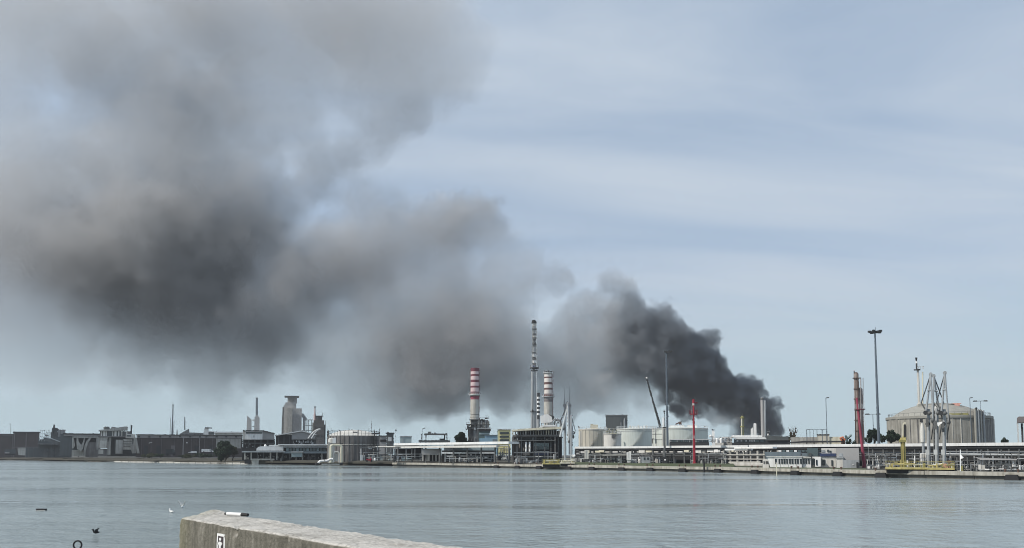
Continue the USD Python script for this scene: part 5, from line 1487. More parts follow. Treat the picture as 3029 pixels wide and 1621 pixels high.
for j in range(12):
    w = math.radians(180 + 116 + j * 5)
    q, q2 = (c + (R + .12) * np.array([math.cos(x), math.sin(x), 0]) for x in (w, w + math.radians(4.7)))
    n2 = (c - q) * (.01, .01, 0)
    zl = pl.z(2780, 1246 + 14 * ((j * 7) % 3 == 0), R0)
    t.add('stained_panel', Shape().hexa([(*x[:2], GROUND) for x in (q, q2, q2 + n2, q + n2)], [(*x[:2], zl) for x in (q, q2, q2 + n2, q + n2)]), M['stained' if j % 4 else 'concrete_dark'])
t.add('stair_landing', pl.box(Shape(), 2806, 2870, 1222, 1234, 3, R * .1), M['olive'])
for a, b, w in ((2808, 2846, 1193), (2846, 2870, 1206)):
    t.add('walkway', pl.box(Shape(), a, b, w, w + 1.6, 1.5, R * .6), M['rust_grey'])
pd = Shape()
for a, b, v0, v1 in ((2830, 2846, 1194, 1200), (2833, 2842, 1200, 1206), (2825, 2850, 1192, 1194)):
    pl.box(pd, a, b, v0, v1, 1.6, R * .6 - .3)
t.add('roof_winch', pd, M['salmon'])
t.add('roof_drum', pl.box(Shape(), 2722, 2800, 1194, 1206, 5, R * .55), M['tank_roof'])
pl = Plane(2723, 330)
t = Thing('vent_stack', 'pale vent stack with a black tip and round platform rising from the domed tank', 'vent stack', pl.pz(2723, GROUND))
t.add('shaft', pl.lathe(Shape(), 2725, [(4.4, 1345), (4, 1200), (3.4, 1094)], 12), M['offwhite'], smooth=40)
t.add('side_pipe', pl.tube(Shape(), (2730, 1345), (2729, 1100), .25, off=.3), M['cream'])
t.add('collar', pl.lathe(Shape(), 2726, [(5, 1204), (9, 1202), (9, 1197), (4, 1190)], 12), M['concrete_light'])
pf = t.add('platform', pl.lathe(Shape(), 2723, [(3, 1095), (10, 1095), (10, 1092), (3, 1092)], 16), M['steel_dark'])
rl = Shape()
q = pl.p(2723, 1092)
for j in range(10):
    a, b = j * math.pi / 5, (j + 1) * math.pi / 5
    r = 10 * pl.k
    rl.tube(q + (r * math.cos(a), r * math.sin(a), 0), q + (r * math.cos(a), r * math.sin(a), 1), .05, n=4).tube(q + (r * math.cos(a), r * math.sin(a), 1), q + (r * math.cos(b), r * math.sin(b), 1), .05, n=4)
t.add('railing', rl, M['steel_light'], pf)
t.add('upper_shaft', pl.lathe(Shape(), 2722, [(2.6, 1092), (2.4, 1076), (1.9, 1066)], 10), M['steel_dark'])
t.add('white_band', pl.lathe(Shape(), 2722, [(2.5, 1074), (2.5, 1068)], 10), M['white'])
t.add('tip', pl.lathe(Shape(), 2721.5, [(2, 1066), (3.4, 1060), (3.4, 1057), (0, 1057)], 10), M['black'])
lamp_post(2876, 1177, 1345, 290, 'dark lamp post leaning slightly above the right of the domed tank', 'one', r=.14)
lamp_post(2907, 1186, 1345, 286, 'shorter lamp post with a wide flat head at the right end of the domed tank', 'two', r=.12)
lamp_post(2894, 1208, 1345, 280, 'small lamp post with a dark round head between the two posts at the domed tank', 'ball', r=.1)

for k, (u, d, ax, ay, s, m, lb) in enumerate(((2747, 166, 2753, 1107, .92, 1, 'left tall loading arm with a looped top in front of the domed tank'), (2771, 162, 2762, 1112, .86, -1, 'middle grey loading arm folded close beside the left tall one'),
                                        (2793, 160, 2795, 1103, .96, 1, 'right tall loading arm with a pointed top in front of the domed tank'))):
    t = loading_arm(lb, u, d, (ax, ay), s, 1378, m)
    pl = Plane(u, d - 1)
    t.add('valve_body', pl.box(Shape(), u - 5, u + 4, 1236 + 8 * k, 1262 + 8 * k, .8, -.4), M['steel_mid'])
    t.add('swivel', Shape().ball(pl.p(u - 3, 1254), .42, 1), M['steel_dark'])
    t.add('swivel', Shape().ball(pl.p(u + 3, 1222), .36, 1), M['steel_mid'])
    t.add('hydraulic_box', pl.box(Shape(), u - 9, u + 2, 1330, 1345, .8, -.8), M['steel_light'])
    t.add('hose', Shape().path([pl.p(u + 8, 1300, -.5), pl.p(u + 12, 1270, -.5), pl.p(u + 16, 1246, -.5), pl.p(u + 14, 1226, -.5)], .1, 5), M['steel_dark'])
pl = Plane(2736, 172)
t = Thing('white_tapered_vessel', 'pale bottle shaped vessel hanging left of the tall loading arms', 'vessel', pl.pz(2730, GROUND))
t.add('vessel', pl.lathe(Shape(), 2731, [(4, 1310), (7, 1308), (7.6, 1275), (4, 1256), (2, 1248), (0, 1247)], 14), M['offwhite'], smooth=50)
t.add('head', pl.box(Shape(), 2725, 2734, 1239, 1248, .6, -.3), M['steel_dark'])
t.add('post', pl.tube(Shape(), (2731, 1385), (2731, 1309), .25), M['steel'])
pl = Plane(2775, 163)
t = Thing('arm_tower', 'dark lattice service tower standing among the tall loading arms', 'tower', pl.pz(2768, GROUND))
for a in (2763, 2775):
    for o in (0, 1):
        t.add('leg', pl.tube(Shape(), (a, 1382), (a, 1190), .12, off=o, n=5), M['steel_mid'])
tw = Shape()
for i, v in enumerate(range(1195, 1380, 12)):
    pl.box(tw, 2762, 2776, v, v + 1, .1, 0)
    pl.tube(tw, (2763 + 12 * (i % 2), v), (2775 - 12 * (i % 2), v + 12), .06, n=4)
    pl.box(tw, 2764, 2764 + rng.uniform(2, 10), v + 2, v + 2 + rng.uniform(2, 8), .6, .2)
t.add('bracing', tw, M['steel_mid'])
t.add('white_lamp', pl.cut(Shape(), [(2764, 1203), (2768, 1201), (2769, 1212), (2766, 1217), (2764, 1212)], .4, -.4), M['white'])
pl = Plane(2787, 158)
t.add('white_valve', pl.cut(Shape(), [(2772, 1250), (2788, 1247), (2786, 1252), (2780, 1256), (2776, 1262), (2773, 1258)], .5, -.4), M['white'])
pl = Plane(2672, 160)
t = Thing('yellow_column_post', 'thick olive yellow steel column with a flat head on the yellow platform', 'column', pl.pz(2672, GROUND))
t.add('shaft', pl.box(Shape(), 2665, 2679, 1307, 1384, .9), M['olive'])
t.add('flange', pl.box(Shape(), 2671, 2673.5, 1307, 1384, .2, -.22), M['yellow'])
t.add('head', pl.box(Shape(), 2661, 2682, 1301, 1307.3, 1.4, -.3), M['olive'])
t.add('top_fitting', pl.cut(Shape(), [(2661, 1301), (2664, 1293), (2668, 1296), (2671, 1286), (2674, 1296), (2678, 1292), (2680, 1301)], .6), M['yellow'])
t.add('bracket', pl.box(Shape(), 2662, 2666, 1360, 1384, .4, -.2), M['yellow'])
pt = platform('long yellow railed loading platform overhanging the quay below the tall loading arms', 2617, 2742, 1383, 1390, 153, 'yellow', seed=8)
pt = platform('right half of the yellow loading platform, beneath the right tall loading arm', 2742, 2822, 1384.5, 1390, 150, 'yellow', seed=9)
pl = Plane(2733, 168)
t = Thing('white_cabinet', 'white control cabinet with grey panels behind the yellow platform', 'cabinet', pl.pz(2733, GROUND))
t.add('body', pl.box(Shape(), 2722, 2743, 1341, 1373, 1.4), M['white'])
t.add('panel', pl.box(Shape(), 2729, 2739, 1358, 1369, .1, -.12), M['steel_light'])
t.add('panel', pl.box(Shape(), 2724, 2740, 1343, 1354, .1, -.12), M['offwhite'])
pl = Plane(2803, 151)
t = Thing('salmon_valve', 'salmon coloured valve assembly with a handwheel at the right end of the yellow platform', 'valve', pl.pz(2803, GROUND))
t.add('body', pl.cut(Shape(), [(2789, 1375), (2796, 1371), (2801, 1373), (2803, 1381), (2797, 1384), (2790, 1382)], .8), M['salmon'])
t.add('stem', pl.tube(Shape(), (2806, 1386), (2806, 1362), .12, off=-.2), M['rust'])
q = pl.p(2808, 1366, -.3)
t.add('handwheel', Shape().tube(q - pl.n * .05, q + pl.n * .05, .32, n=14), M['rust'])
t.add('foot', pl.box(Shape(), 2800, 2809, 1377, 1387, .5, -.2), M['salmon'])
clutter('jetty_pipework', 'tangle of green grey pipes and valves right of the yellow platform', 'pipework', Plane(2860, 152), 2815, 2900, 1358, 1394, ['steel_mid', 'olive', 'steel', 'steel_light', 'concrete'], 40, 11, 2.5, 6)
pl = Plane(2950, 148)
t = Thing('grey_canopy', 'low sloping grey canopy on posts sheltering pale tanks at the right edge', 'canopy', pl.pz(2950, GROUND))
t.add('roof', pl.cut(Shape(), [(2884, 1352), (2894, 1354), (3008, 1358), (3008, 1361), (2900, 1360.5)], 3, -.5), M['hazy_grey'])
for a in (2898, 2925, 2958, 2985, 3003):
    t.add('post', pl.box(Shape(), a, a + 1.8, 1360.7, 1396, .2, .3), M['steel'])
t = Thing('canopy_tank', 'two pale upright tanks with dark fittings under the grey canopy', 'tank', pl.pz(2960, GROUND))
for a, w, v in ((2951, 6, 1368), (2975, 8.5, 1370)):
    t.add('vessel', pl.lathe(Shape(), a, [(w, 1394), (w, v), (w * .5, v - 1.5), (0, v - 2)], 14, 1.4), M['offwhite'], smooth=50)
clutter('canopy_equipment', 'small dark pumps and pale boxes standing under the grey canopy', 'equipment', Plane(2950, 147), 2892, 3012, 1370, 1394, ['steel_mid', 'white', 'steel', 'steel_dark', 'offwhite'], 26, 12, 1.5, 3)
pl = Plane(2901, 146)
t = Thing('pale_boxes', 'stack of pale boxes and a bench beside the jetty pipework', 'box', pl.pz(2902, GROUND))
t.add('box', pl.box(Shape(), 2892, 2901, 1375, 1388, .8), M['offwhite'])
t.add('box', pl.box(Shape(), 2901.5, 2912, 1376, 1388, .8, .1), M['concrete_light'])
t.add('bench', pl.box(Shape(), 2911, 2924, 1387, 1390, .6, -.2), M['white'])
for k, (u, v, lb) in enumerate(((2841, 1330, 'thin white pole with a wind sock left of the grey canopy'), (2997, 1362, 'short white pole at the right end of the grey canopy'))):
    pl = Plane(u, 147)
    t = Thing('white_pole', lb, 'pole', pl.pz(u, GROUND))
    t.add('pole', pl.tube(Shape(), (u, 1394), (u, v), .07, n=6), M['white'])
    if k == 0:
        t.add('wind_sock', pl.tube(Shape(), (u, 1346), (u + 5, 1356), .12, .3, n=8), M['white'])
    else:
        t.add('sleeve', pl.tube(Shape(), (u, 1382), (u, 1362), .16, n=8), M['white'])
pl = Plane(2870, 175)
t = Thing('rear_pipe_rail', 'pale horizontal pipe on posts in the shade behind the jetty pipework', 'pipework', pl.pz(2900, GROUND))
t.add('pipe', pl.tube(Shape(), (2797, 1343), (3040, 1346), .16, n=8), M['steel_light'])
t.add('pipe', pl.tube(Shape(), (2797, 1336), (3040, 1337), .08, n=6), M['steel'])
for a in (2840, 2903, 2962, 3015):
    t.add('post', pl.tube(Shape(), (a, 1385), (a, 1330), .14, n=6), M['steel_mid'])
pl = Plane(3020, 250)
t = Thing('brown_hopper_tower', 'brown hopper box on pale legs cut off by the right edge', 'hopper', pl.pz(3024, GROUND))
t.add('box', pl.cut(Shape(), [(3008, 1236), (3014, 1232), (3080, 1232), (3080, 1250), (3008, 1250)], 5), M['brown_light'])
for a in (3012, 3034, 3060):
    t.add('leg', pl.box(Shape(), a, a + 5, 1250, 1345, .8, .5), M['steel_light'])
t.add('side_column', pl.box(Shape(), 3024, 3030, 1252, 1345, .6, 3), M['steel_dark'])

# white prefab cabin and the pale office beside it
pl = Plane(2330, 192)
t = Thing('white_prefab_cabin', 'long white prefab cabin with a row of narrow dark windows on the quay', 'cabin', pl.pz(2330, GROUND))
t.add('wall', pl.cut(Shape(), [(2280, 1387), (2270, 1353), (2274, 1351), (2372, 1351), (2372, 1387)], 5), M['white'])
t.add('roof', pl.box(Shape(), 2267, 2373, 1349.6, 1351, 5.6, -.25), M['white'])
for i, a in enumerate((2292, 2302, 2310, 2317.5, 2325, 2333.5, 2341, 2349.5, 2357, 2366)):
    w = t.add('window', pl.box(Shape(), a, a + 5, 1357, 1372, .12, -.1), M['glass'])
    t.add('frame', pl.box(Shape(), a - .6, a + 5.6, 1356.3, 1357, .2, -.18), M['white'], w)
for a in (2307, 2330, 2355):
    t.add('panel_joint', pl.box(Shape(), a, a + .8, 1373, 1387, .1, -.08), M['concrete_light'])
t.add('end_wall', pl.box(Shape(), 2372.5, 2398, 1354, 1386, 4, .6), M['white'])
for a in (2375, 2382, 2390):
    t.add('window', pl.box(Shape(), a, a + 4.5, 1357, 1372, .12, .5), M['glass'])
t.add('step_roof', pl.cut(Shape(), [(2372, 1351), (2378, 1350), (2399, 1352), (2399, 1354.2), (2372, 1354.2)], 4.6, .2), M['offwhite'])
pl = Plane(2268, 188)
t = Thing('small_white_kiosk', 'small white kiosk with dark openings at the left end of the white prefab cabin', 'kiosk', pl.pz(2264, GROUND))
t.add('body', pl.cut(Shape(), [(2256, 1386), (2256, 1361), (2262, 1357), (2270, 1358), (2274, 1362), (2274, 1386)], 1.6), M['offwhite'])
for a in (2258, 2264.5, 2269):
    t.add('opening', pl.box(Shape(), a, a + 3, 1364, 1372, .1, -.08), M['black'])
pl = Plane(2330, 204)
t = Thing('blue_grey_hall', 'flat blue grey hall with a glassy upper floor behind the white prefab cabin', 'hall', pl.pz(2330, GROUND))
t.add('wall', pl.cut(Shape(), [(2262, 1337), (2370, 1337), (2370, 1370), (2268, 1370)], 4, 1), M['blue_grey'])
t.add('upper_wall', pl.box(Shape(), 2303, 2430, 1331, 1337, 4, 2), M['steel_dark'])
for i in range(11):
    a = 2303 + i * 11.5
    t.add('window', pl.box(Shape(), a, a + 8.5, 1331.5, 1336.5, .2, 1.85), M['white' if i < 5 and i % 2 == 0 else 'glass_teal'])
t.add('parapet', pl.box(Shape(), 2372, 2472, 1340, 1350, 3, 1), M['blue_grey'])
t.add('glass_stair', pl.box(Shape(), 2388, 2420, 1325, 1352, 1.5, .2), M['glass_teal'])
t.add('post', pl.box(Shape(), 2366, 2369, 1333, 1375, .4, -.5), M['gunmetal'])
t.add('post', pl.box(Shape(), 2392, 2400, 1340, 1380, .6, -.5), M['slate'])
pl = Plane(2440, 190)
t = Thing('white_office_block', 'white office with a navy roof band, joined to the plain grey building', 'building', pl.pz(2440, GROUND))
t.add('front_wall', pl.box(Shape(), 2402, 2472, 1351, 1382, 4, 1), M['offwhite'])
t.add('navy_band', pl.box(Shape(), 2426, 2473, 1341, 1350, 4.4, .7), M['navy'])
t.add('bay', pl.cut(Shape(), [(2404, 1352), (2428, 1352), (2428, 1380), (2411, 1381), (2411, 1358)], 1.5, -.6), M['white'])
t.add('dark_bay', pl.box(Shape(), 2400, 2411, 1356, 1376, .3, .6), M['glass'])
for a, b, v0, v1 in ((2413, 2417, 1360, 1376), (2430, 2440, 1359, 1376), (2458, 2463, 1361, 1378)):
    t.add('window', pl.box(Shape(), a, b, v0, v1, .12, .85 if a > 2420 else -.72), M['glass'])
t.add('upper_room', pl.box(Shape(), 2430, 2474, 1325.5, 1341, 4, 2), M['offwhite'])
for a, b, v0, v1 in ((2430, 2440, 1331, 1337), (2447, 2452, 1330, 1337), (2454, 2459, 1333, 1338)):
    t.add('upper_window', pl.box(Shape(), a, b, v0, v1, .12, 1.86), M['glass' if a > 2440 else 'steel'])
pl = Plane(2510, 188)
t = Thing('plain_grey_building', 'plain grey building with a low annex right of the white office', 'building', pl.pz(2510, GROUND))
t.add('wall', pl.box(Shape(), 2474.4, 2541, 1325, 1384, 5), M['hazy_grey'])
t.add('annex', pl.box(Shape(), 2473, 2494, 1356, 1384, 2, -1), M['offwhite'])
t.add('annex_roof', pl.cut(Shape(), [(2474, 1352.5), (2494, 1350), (2495, 1355.8), (2473, 1355.8)], 2.4, -1.2), M['steel'])
t.add('window', pl.box(Shape(), 2482, 2492, 1341, 1350, .12, -.1), M['steel'])
t.add('gate_panel', pl.box(Shape(), 2492, 2541, 1361, 1388, .2, -1.4), M['steel'])
t.add('notice', pl.box(Shape(), 2520, 2524.5, 1374, 1376, .05, -1.5), M['white'])
t.add('meter_box', pl.box(Shape(), 2532, 2538, 1367, 1384, .5, -2.0), M['steel_dark'])
vehicle('parked_van', 'small pale van at the right foot of the white prefab cabin', 'van', 2380, 2388, 1379, 1385.5, 184, 'offwhite')
pl = Plane(2586, 186)
t = Thing('bollard_lamp', 'short dark post with a pale plate on the quay right of the faded red mast', 'post', pl.pz(2588, GROUND))
t.add('post', pl.box(Shape(), 2585, 2590, 1383, 1394, .5), M['steel_dark'])
t.add('plate', pl.box(Shape(), 2579, 2592, 1379.5, 1383, .6, -.1), M['offwhite'])

for k, (a, lb, w, v0) in enumerate(((1735, 'pale upright cabinet pair under the left end of the long pipe rack', 12, 1331), (1860, 'tall white cabinet with a round top under the long pipe rack', 13, 1337), (1910, 'blue grey hut with two windows under the long pipe rack', 26, 1351))):
    pl = Plane(a, 258)
    t = Thing(('white_cabinet', 'white_cabinet', 'small_hut')[k], lb, ('cabinet', 'cabinet', 'hut')[k], pl.pz(a, GROUND))
    t.add('body', pl.box(Shape(), a - w / 2, a + w / 2, v0, (1358, 1361, 1371)[k], 1.4), M[('offwhite', 'white', 'steel')[k]])
    if k < 2:
        t.add('door_joint', pl.box(Shape(), a - .4, a + .4, v0 + 1, 1357, .04, -.05), M['steel'])
        t.add('foot', pl.box(Shape(), a - w / 2 + 1, a + w / 2 - 1, 1358 + k * 3, 1368, 1, .2), M['white' if k else 'steel_mid'])
    else:
        for b in (1904, 1914):
            t.add('window', pl.box(Shape(), b, b + 5, 1353, 1360, .1, -.08), M['glass'])
clutter('pump_station', 'small pumps and cabinets on the quay between the loading platforms and the tall white cabinet', 'equipment', Plane(1790, 262), 1700, 1860, 1342, 1372, W, 44, 21, 3, 9)
clutter('metering_skid', 'dark metering skid with pale gauges near the camera post', 'equipment', Plane(1930, 262), 1866, 1990, 1340, 1372, W, 36, 22, 3, 8)
pl = Plane(1820, 262)
t = Thing('sloped_awning', 'long low awning with a pale edge in front of the pump station', 'canopy', pl.pz(1820, GROUND))
t.add('awning', pl.cut(Shape(), [(1778, 1344), (1856, 1342), (1856, 1347), (1784, 1349)], 2.5, -1), M['concrete'])
for a in (1790, 1820, 1850):
    t.add('post', pl.box(Shape(), a, a + 3, 1349, 1372, .3, 0), M['steel_dark'])

# fenders along the quay
def on_quay(u):
    i = min(max(np.searchsorted(SHORE_U, u, 'right') - 1, 0), len(SHORE_U) - 2)
    return Plane(SHORE_U[i], SHORE_D[i], SHORE_U[i + 1], SHORE_D[i + 1])


FENDERS = [(1468, 'right of the long white van'), (1530, 'below the cream pipe rack'), (1594, 'left of the small yellow platform'), (1681, 'below the cream loading platform'), (1750, 'below the beige tank'), (1838, 'below the low front tank'),
           (1922, 'below the big pale green tank'), (2018, 'left of the bright red mast'), (2122, 'right of the bright red mast'), (2232, 'left of the white prefab cabin'), (2350, 'below the white prefab cabin'), (2476, 'below the plain grey building'), (2604, 'left of the yellow platform'), (2990, 'below the grey canopy')]
for u, where in FENDERS:
    pl = on_quay(u)
    x = Thing('quay_fender', f'black rubber quay fender with two bollard heads, {where}', 'fender', pl.pz(u, .3), 'rubber fenders along the quay')
    c = pl.pz(u, .35, -.25)
    s = Shape()
    for j in range(9):
        a = j * math.pi / 8
        pass
    half = .95
    prof = [(-half, -.6), (half, -.6), (half + .12, -.2), (half * .85, .5), (-half * .85, .5), (-half - .12, -.2)]
    pts = [c + pl.e * a + (0, 0, b) for a, b in prof]
    from shapely.geometry import Polygon as _Po
    m = trimesh.creation.extrude_polygon(_Po(prof), .7, engine='earcut')
    v = c + m.vertices[:, :1] * pl.e + m.vertices[:, 1:2] * (0, 0, 1) - (m.vertices[:, 2:] - .35) * pl.n
    s.raw(v, m.faces)
    x.add('rubber_block', s, M['black'])
    for sg in (-1, 1):
        b = pl.pz(u, GROUND, .5) + pl.e * sg * .95
        x.add('bollard_head', Shape().tube(b - (0, 0, .1), b + (0, 0, .3), .16, .14, 8).ball(b + (0, 0, .36), .24, 1, (1, 1, .6)), M['rust'])
for k, (u, lb) in enumerate(((2082, 'dark mooring pile in the water right of the bright red mast'), (2296, 'slim pale mooring pile below the white prefab cabin'))):
    pl = on_quay(u)
    b = pl.pz(u, 0, -.8)
    t = Thing('mooring_pile', lb, 'pile', b)
    t.add('pile', Shape().tube(b - (0, 0, 1.5), b + (0, 0, 2.3), .2 if k == 0 else .1, n=9), M['black' if k == 0 else 'cream'])
    t.add('pile_cap', Shape().tube(b + (0, 0, 2.3), b + (0, 0, 2.42), .24 if k == 0 else .13, n=9), M['steel_dark' if k == 0 else 'offwhite'])

clutter('rack_equipment', 'dark pumps and grey pipes under the rack right of the bright red mast', 'equipment', Plane(2110, 226), 2066, 2150, 1338, 1376, ['steel_mid', 'steel_dark', 'steel', 'concrete'], 26, 81, 2, 4)
clutter('mast_foot_equipment', 'pipes and pale boxes between the faded red mast and the olive post', 'equipment', Plane(2610, 178), 2562, 2660, 1340, 1386, W, 34, 82, 2.5, 6)
clutter('rear_arm_pipework', 'grey standing pipes and cabinets behind the long yellow loading platform', 'pipework', Plane(2745, 166), 2688, 2815, 1335, 1385, ['steel', 'steel_mid', 'steel_dark', 'white', 'concrete', 'teal_pale'], 44, 83, 3, 7)
clutter('right_edge_pipework', 'crowded grey pipes and pale vessels at the right edge under the pipe rack', 'pipework', Plane(2960, 160), 2900, 3040, 1340, 1390, W, 44, 84, 3, 7)
clutter('shed_roof_plant', 'small pipes, vents and rails on the ground behind the short white stack', 'equipment', Plane(2130, 322), 2098, 2165, 1290, 1310, ['steel', 'white', 'steel_dark', 'steel_mid'], 18, 85, 3, 3)
clutter('tank_row_pipework', 'tangle of roof level pipes and railings between the tanks of the row', 'pipework', Plane(1860, 345), 1786, 1960, 1262, 1312, ['cream', 'steel', 'steel_mid', 'concrete'], 22, 86, 4, 3)
# ------------------------------------------------------------------ foreground
wall_mat = usdkit.material(stage, '/World/Looks/breakwater_concrete', {
    'geo': ('geometry', {}), 'sn': ('separate_xyz', {}),
    'n1': ('noise_texture', {'scale': 0.9, 'detail': 6.0, 'roughness': 0.62}), 'n2': ('noise_texture', {'scale': 9.0, 'detail': 5.0, 'roughness': 0.65}),
    'mp': ('mapping', {'scale': (2.6, 2.6, 0.22)}), 'st': ('noise_texture', {'scale': 1.5, 'detail': 5.0, 'roughness': 0.6}),
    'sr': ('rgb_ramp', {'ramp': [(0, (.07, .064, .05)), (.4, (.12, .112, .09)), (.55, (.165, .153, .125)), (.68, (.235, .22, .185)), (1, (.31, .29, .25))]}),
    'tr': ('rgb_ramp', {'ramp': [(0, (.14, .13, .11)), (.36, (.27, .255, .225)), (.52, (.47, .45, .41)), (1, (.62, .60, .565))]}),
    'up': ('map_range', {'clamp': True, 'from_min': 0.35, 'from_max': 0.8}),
    'tn': ('mix_float', {'fac': 0.45}),
    'c': ('mix_color', {}), 'fine': ('mix_color', {'blend_type': 'multiply', 'fac': .55, 'use_clamp': False}),
    'fr': ('map_range', {'from_min': .2, 'from_max': .8, 'to_min': .4, 'to_max': 1.55}),
    'v': ('voronoi_texture', {'scale': 7.0, 'randomness': 1.0}), 'vr': ('map_range', {'clamp': True, 'from_min': 0.03, 'from_max': 0.14, 'to_min': .25, 'to_max': 1.0}),
    'pit': ('mix_color', {'blend_type': 'multiply', 'fac': .75, 'use_clamp': False}),
    'pos': ('separate_xyz', {}), 'moss': ('map_range', {'clamp': True, 'from_min': -9.6, 'from_max': -11.2, 'to_min': 0., 'to_max': .55}), 'mc': ('mix_color', {'b': (.27, .26, .13)}),
    'b': ('bump', {'strength': 0.9, 'distance': 0.06}), 'p': ('principled_bsdf', {'roughness': .92, 'specular_ior_level': .2})},
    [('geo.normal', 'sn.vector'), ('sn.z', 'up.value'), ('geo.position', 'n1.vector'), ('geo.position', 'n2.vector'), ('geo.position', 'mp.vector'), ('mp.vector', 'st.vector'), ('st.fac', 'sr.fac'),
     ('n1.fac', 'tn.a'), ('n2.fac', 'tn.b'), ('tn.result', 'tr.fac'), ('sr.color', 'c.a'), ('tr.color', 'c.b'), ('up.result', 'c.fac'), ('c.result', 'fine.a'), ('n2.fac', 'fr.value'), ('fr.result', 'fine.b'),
     ('geo.position', 'v.vector'), ('v.distance', 'vr.value'), ('fine.result', 'pit.a'), ('vr.result', 'pit.b'), ('geo.position', 'pos.vector'), ('pos.x', 'moss.value'), ('moss.result', 'mc.fac'), ('pit.result', 'mc.a'), ('mc.result', 'p.base_color'),
     ('n2.fac', 'b.height'), ('b.normal', 'p.normal')], surface='p.BSDF')
import manifold3d as m3
WALL_TOP = 2.0
A, Bk = np.array([-10.3, 27.95]), np.array([-10.1, 30.4])
dirw = np.array([.617, -.787])
C1, C2 = A + dirw * 21, Bk + dirw * 21 + np.array([.25, .2])
r = .09
balls = []
for (x, y), zt in ((A, WALL_TOP + .06), (Bk, WALL_TOP + .06), (C1, WALL_TOP + .06), (C2, WALL_TOP - .02), (A + (Bk - A) * .55 + np.array([-.22, .05]), WALL_TOP + .0)):
    cx, cy = (np.array([x, y]) - (A + Bk + C1 + C2) / 4)
    ctr = (A + Bk + C1 + C2) / 4
    q = np.array([x, y]) + (ctr - np.array([x, y])) / np.linalg.norm(ctr - np.array([x, y])) * r * 1.4
    for z in (-1.2, zt - r):
        balls.append(m3.Manifold.sphere(r, 12).translate((float(q[0]), float(q[1]), float(z))))
hull = m3.Manifold.batch_hull(balls).refine_to_length(.075)
mm = hull.to_mesh()
wv, wf = np.array(mm.vert_properties[:, :3], float), np.array(mm.tri_verts)
wm = trimesh.Trimesh(wv, wf, process=False)
nn = np.array(wm.vertex_normals)
amt = (meshkit.fbm(wv * 1.3, 4, 2) - .5) * .10 + (meshkit.fbm(wv * 6, 3, 5) - .5) * .05
chip = np.clip(meshkit.noise(wv * 3.1, 9) - .72, 0, 1) * -.4 * (wv[:, 2] > WALL_TOP - .3)
amt += chip
crest = np.clip(1 - np.hypot(wv[:, 0] + 10.0, wv[:, 1] - 29.9) / 1.0, 0, 1) * .10 * (nn[:, 2] > .5)
wv = wv + nn * amt[:, None] + np.c_[np.zeros(len(wv)), np.zeros(len(wv)), crest]
fg = Thing('breakwater_wall', 'broad weathered concrete breakwater wall in the foreground, streaked brown on its side', 'wall', (A[0], A[1], 0))
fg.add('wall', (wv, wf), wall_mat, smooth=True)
fn = np.array([-.787, -.617])                                     # the way its near side faces


def on_face(s, z, out=0.0):
    q = A + dirw * s + fn * out
    return np.array([q[0], q[1], z])


def plate(s0, s1, z0, z1, thick, out):
    a, b = on_face(s0, 0, out), on_face(s1, 0, out)
    c2, d2 = on_face(s1, 0, out + thick), on_face(s0, 0, out + thick)
    return Shape().hexa([p + (0, 0, z0) for p in (a, b, c2, d2)], [p + (0, 0, z1) for p in (a, b, c2, d2)])


t = Thing('depth_gauge', 'white bordered dark gauge plate with a white arrow on the breakwater wall', 'gauge', on_face(3.3, 1.0))
s0, s1 = 3.36, 3.98
t.add('frame', plate(s0, s1, .25, 1.80, .035, .06), M['white'])
t.add('panel', plate(s0 + .12, s1 - .11, .25, 1.735, .012, .0955), look('gauge_brown', (.035, .018, .018), .5))


def flat(pts, out=.109, th=.012):
    from shapely.geometry import Polygon as PG
    m = trimesh.creation.extrude_polygon(PG(pts), th, engine='earcut')
    return np.array([on_face(a, b, out + c) for a, b, c in m.vertices]), m.faces


cs = (s0 + s1) / 2
t.add('dot', flat([(cs + .08 * math.cos(a), 1.655 + .04 * math.sin(a)) for a in np.linspace(0, 2 * math.pi, 16, endpoint=False)]), M['white'])
t.add('arrow_head', flat([(cs - .17, 1.535), (cs - .07, 1.47), (cs + .07, 1.47), (cs + .17, 1.535), (cs + .07, 1.585), (cs - .07, 1.585)]), M['white'])
t.add('arrow_bar', flat([(cs - .075, .3), (cs + .075, .3), (cs + .075, 1.469), (cs - .075, 1.469)]), M['white'])
# tube on the wall top
TUBE_Z = WALL_TOP + .12
a, b = at(672, 1527, 28.6), at(733, 1530, 28.2)
a[2], b[2] = TUBE_Z, TUBE_Z - .01
t = Thing('paint_tube', 'white tube with a black end lying on top of the breakwater wall', 'tube', (a + b) / 2)
e = (b - a) / np.linalg.norm(b - a)
t.add('body', Shape().tube(a, a + (b - a) * .7, .058, .055, 16), M['white'], smooth=40)
t.add('black_end', Shape().tube(a + (b - a) * .7, b, .056, .052, 16), M['black'], smooth=40)
t.add('nozzle', Shape().tube(a - e * .1, a, .035, .05, 10), M['steel_dark'])

# things on the water
q = at(122.5, 1506, 64.5)
t = Thing('floating_timber', 'dark length of timber floating on the left of the water', 'timber', (q[0], q[1], 0))
t.add('timber', Shape().hexa([q * (1, 1, 0) + (x, y, -.05) for x, y in ((-.36, -.1), (.30, -.1), (.36, .1), (-.36, .1))], [q * (1, 1, 0) + (x, y, .13) for x, y in ((-.34, -.08), (.29, -.08), (.35, .08), (-.34, .08))]), M['black'])
t.add('pale_float', Shape().box(q[0] - .34, q[0] + .33, q[1] - .16, q[1] - .105, -.05, .02), M['offwhite'])
q = at(229.5, 1612, 24.0)
t = Thing('mooring_ring', 'black upright mooring ring on a short post at the bottom left of the water', 'ring', (q[0], q[1], 0))
ring = trimesh.creation.torus(.108, .022, 40, 12)
ring.apply_transform(trimesh.transformations.rotation_matrix(math.pi / 2, (1, 0, 0)))
ring.apply_translation(q)
t.add('ring', ring, M['black'], smooth=True)
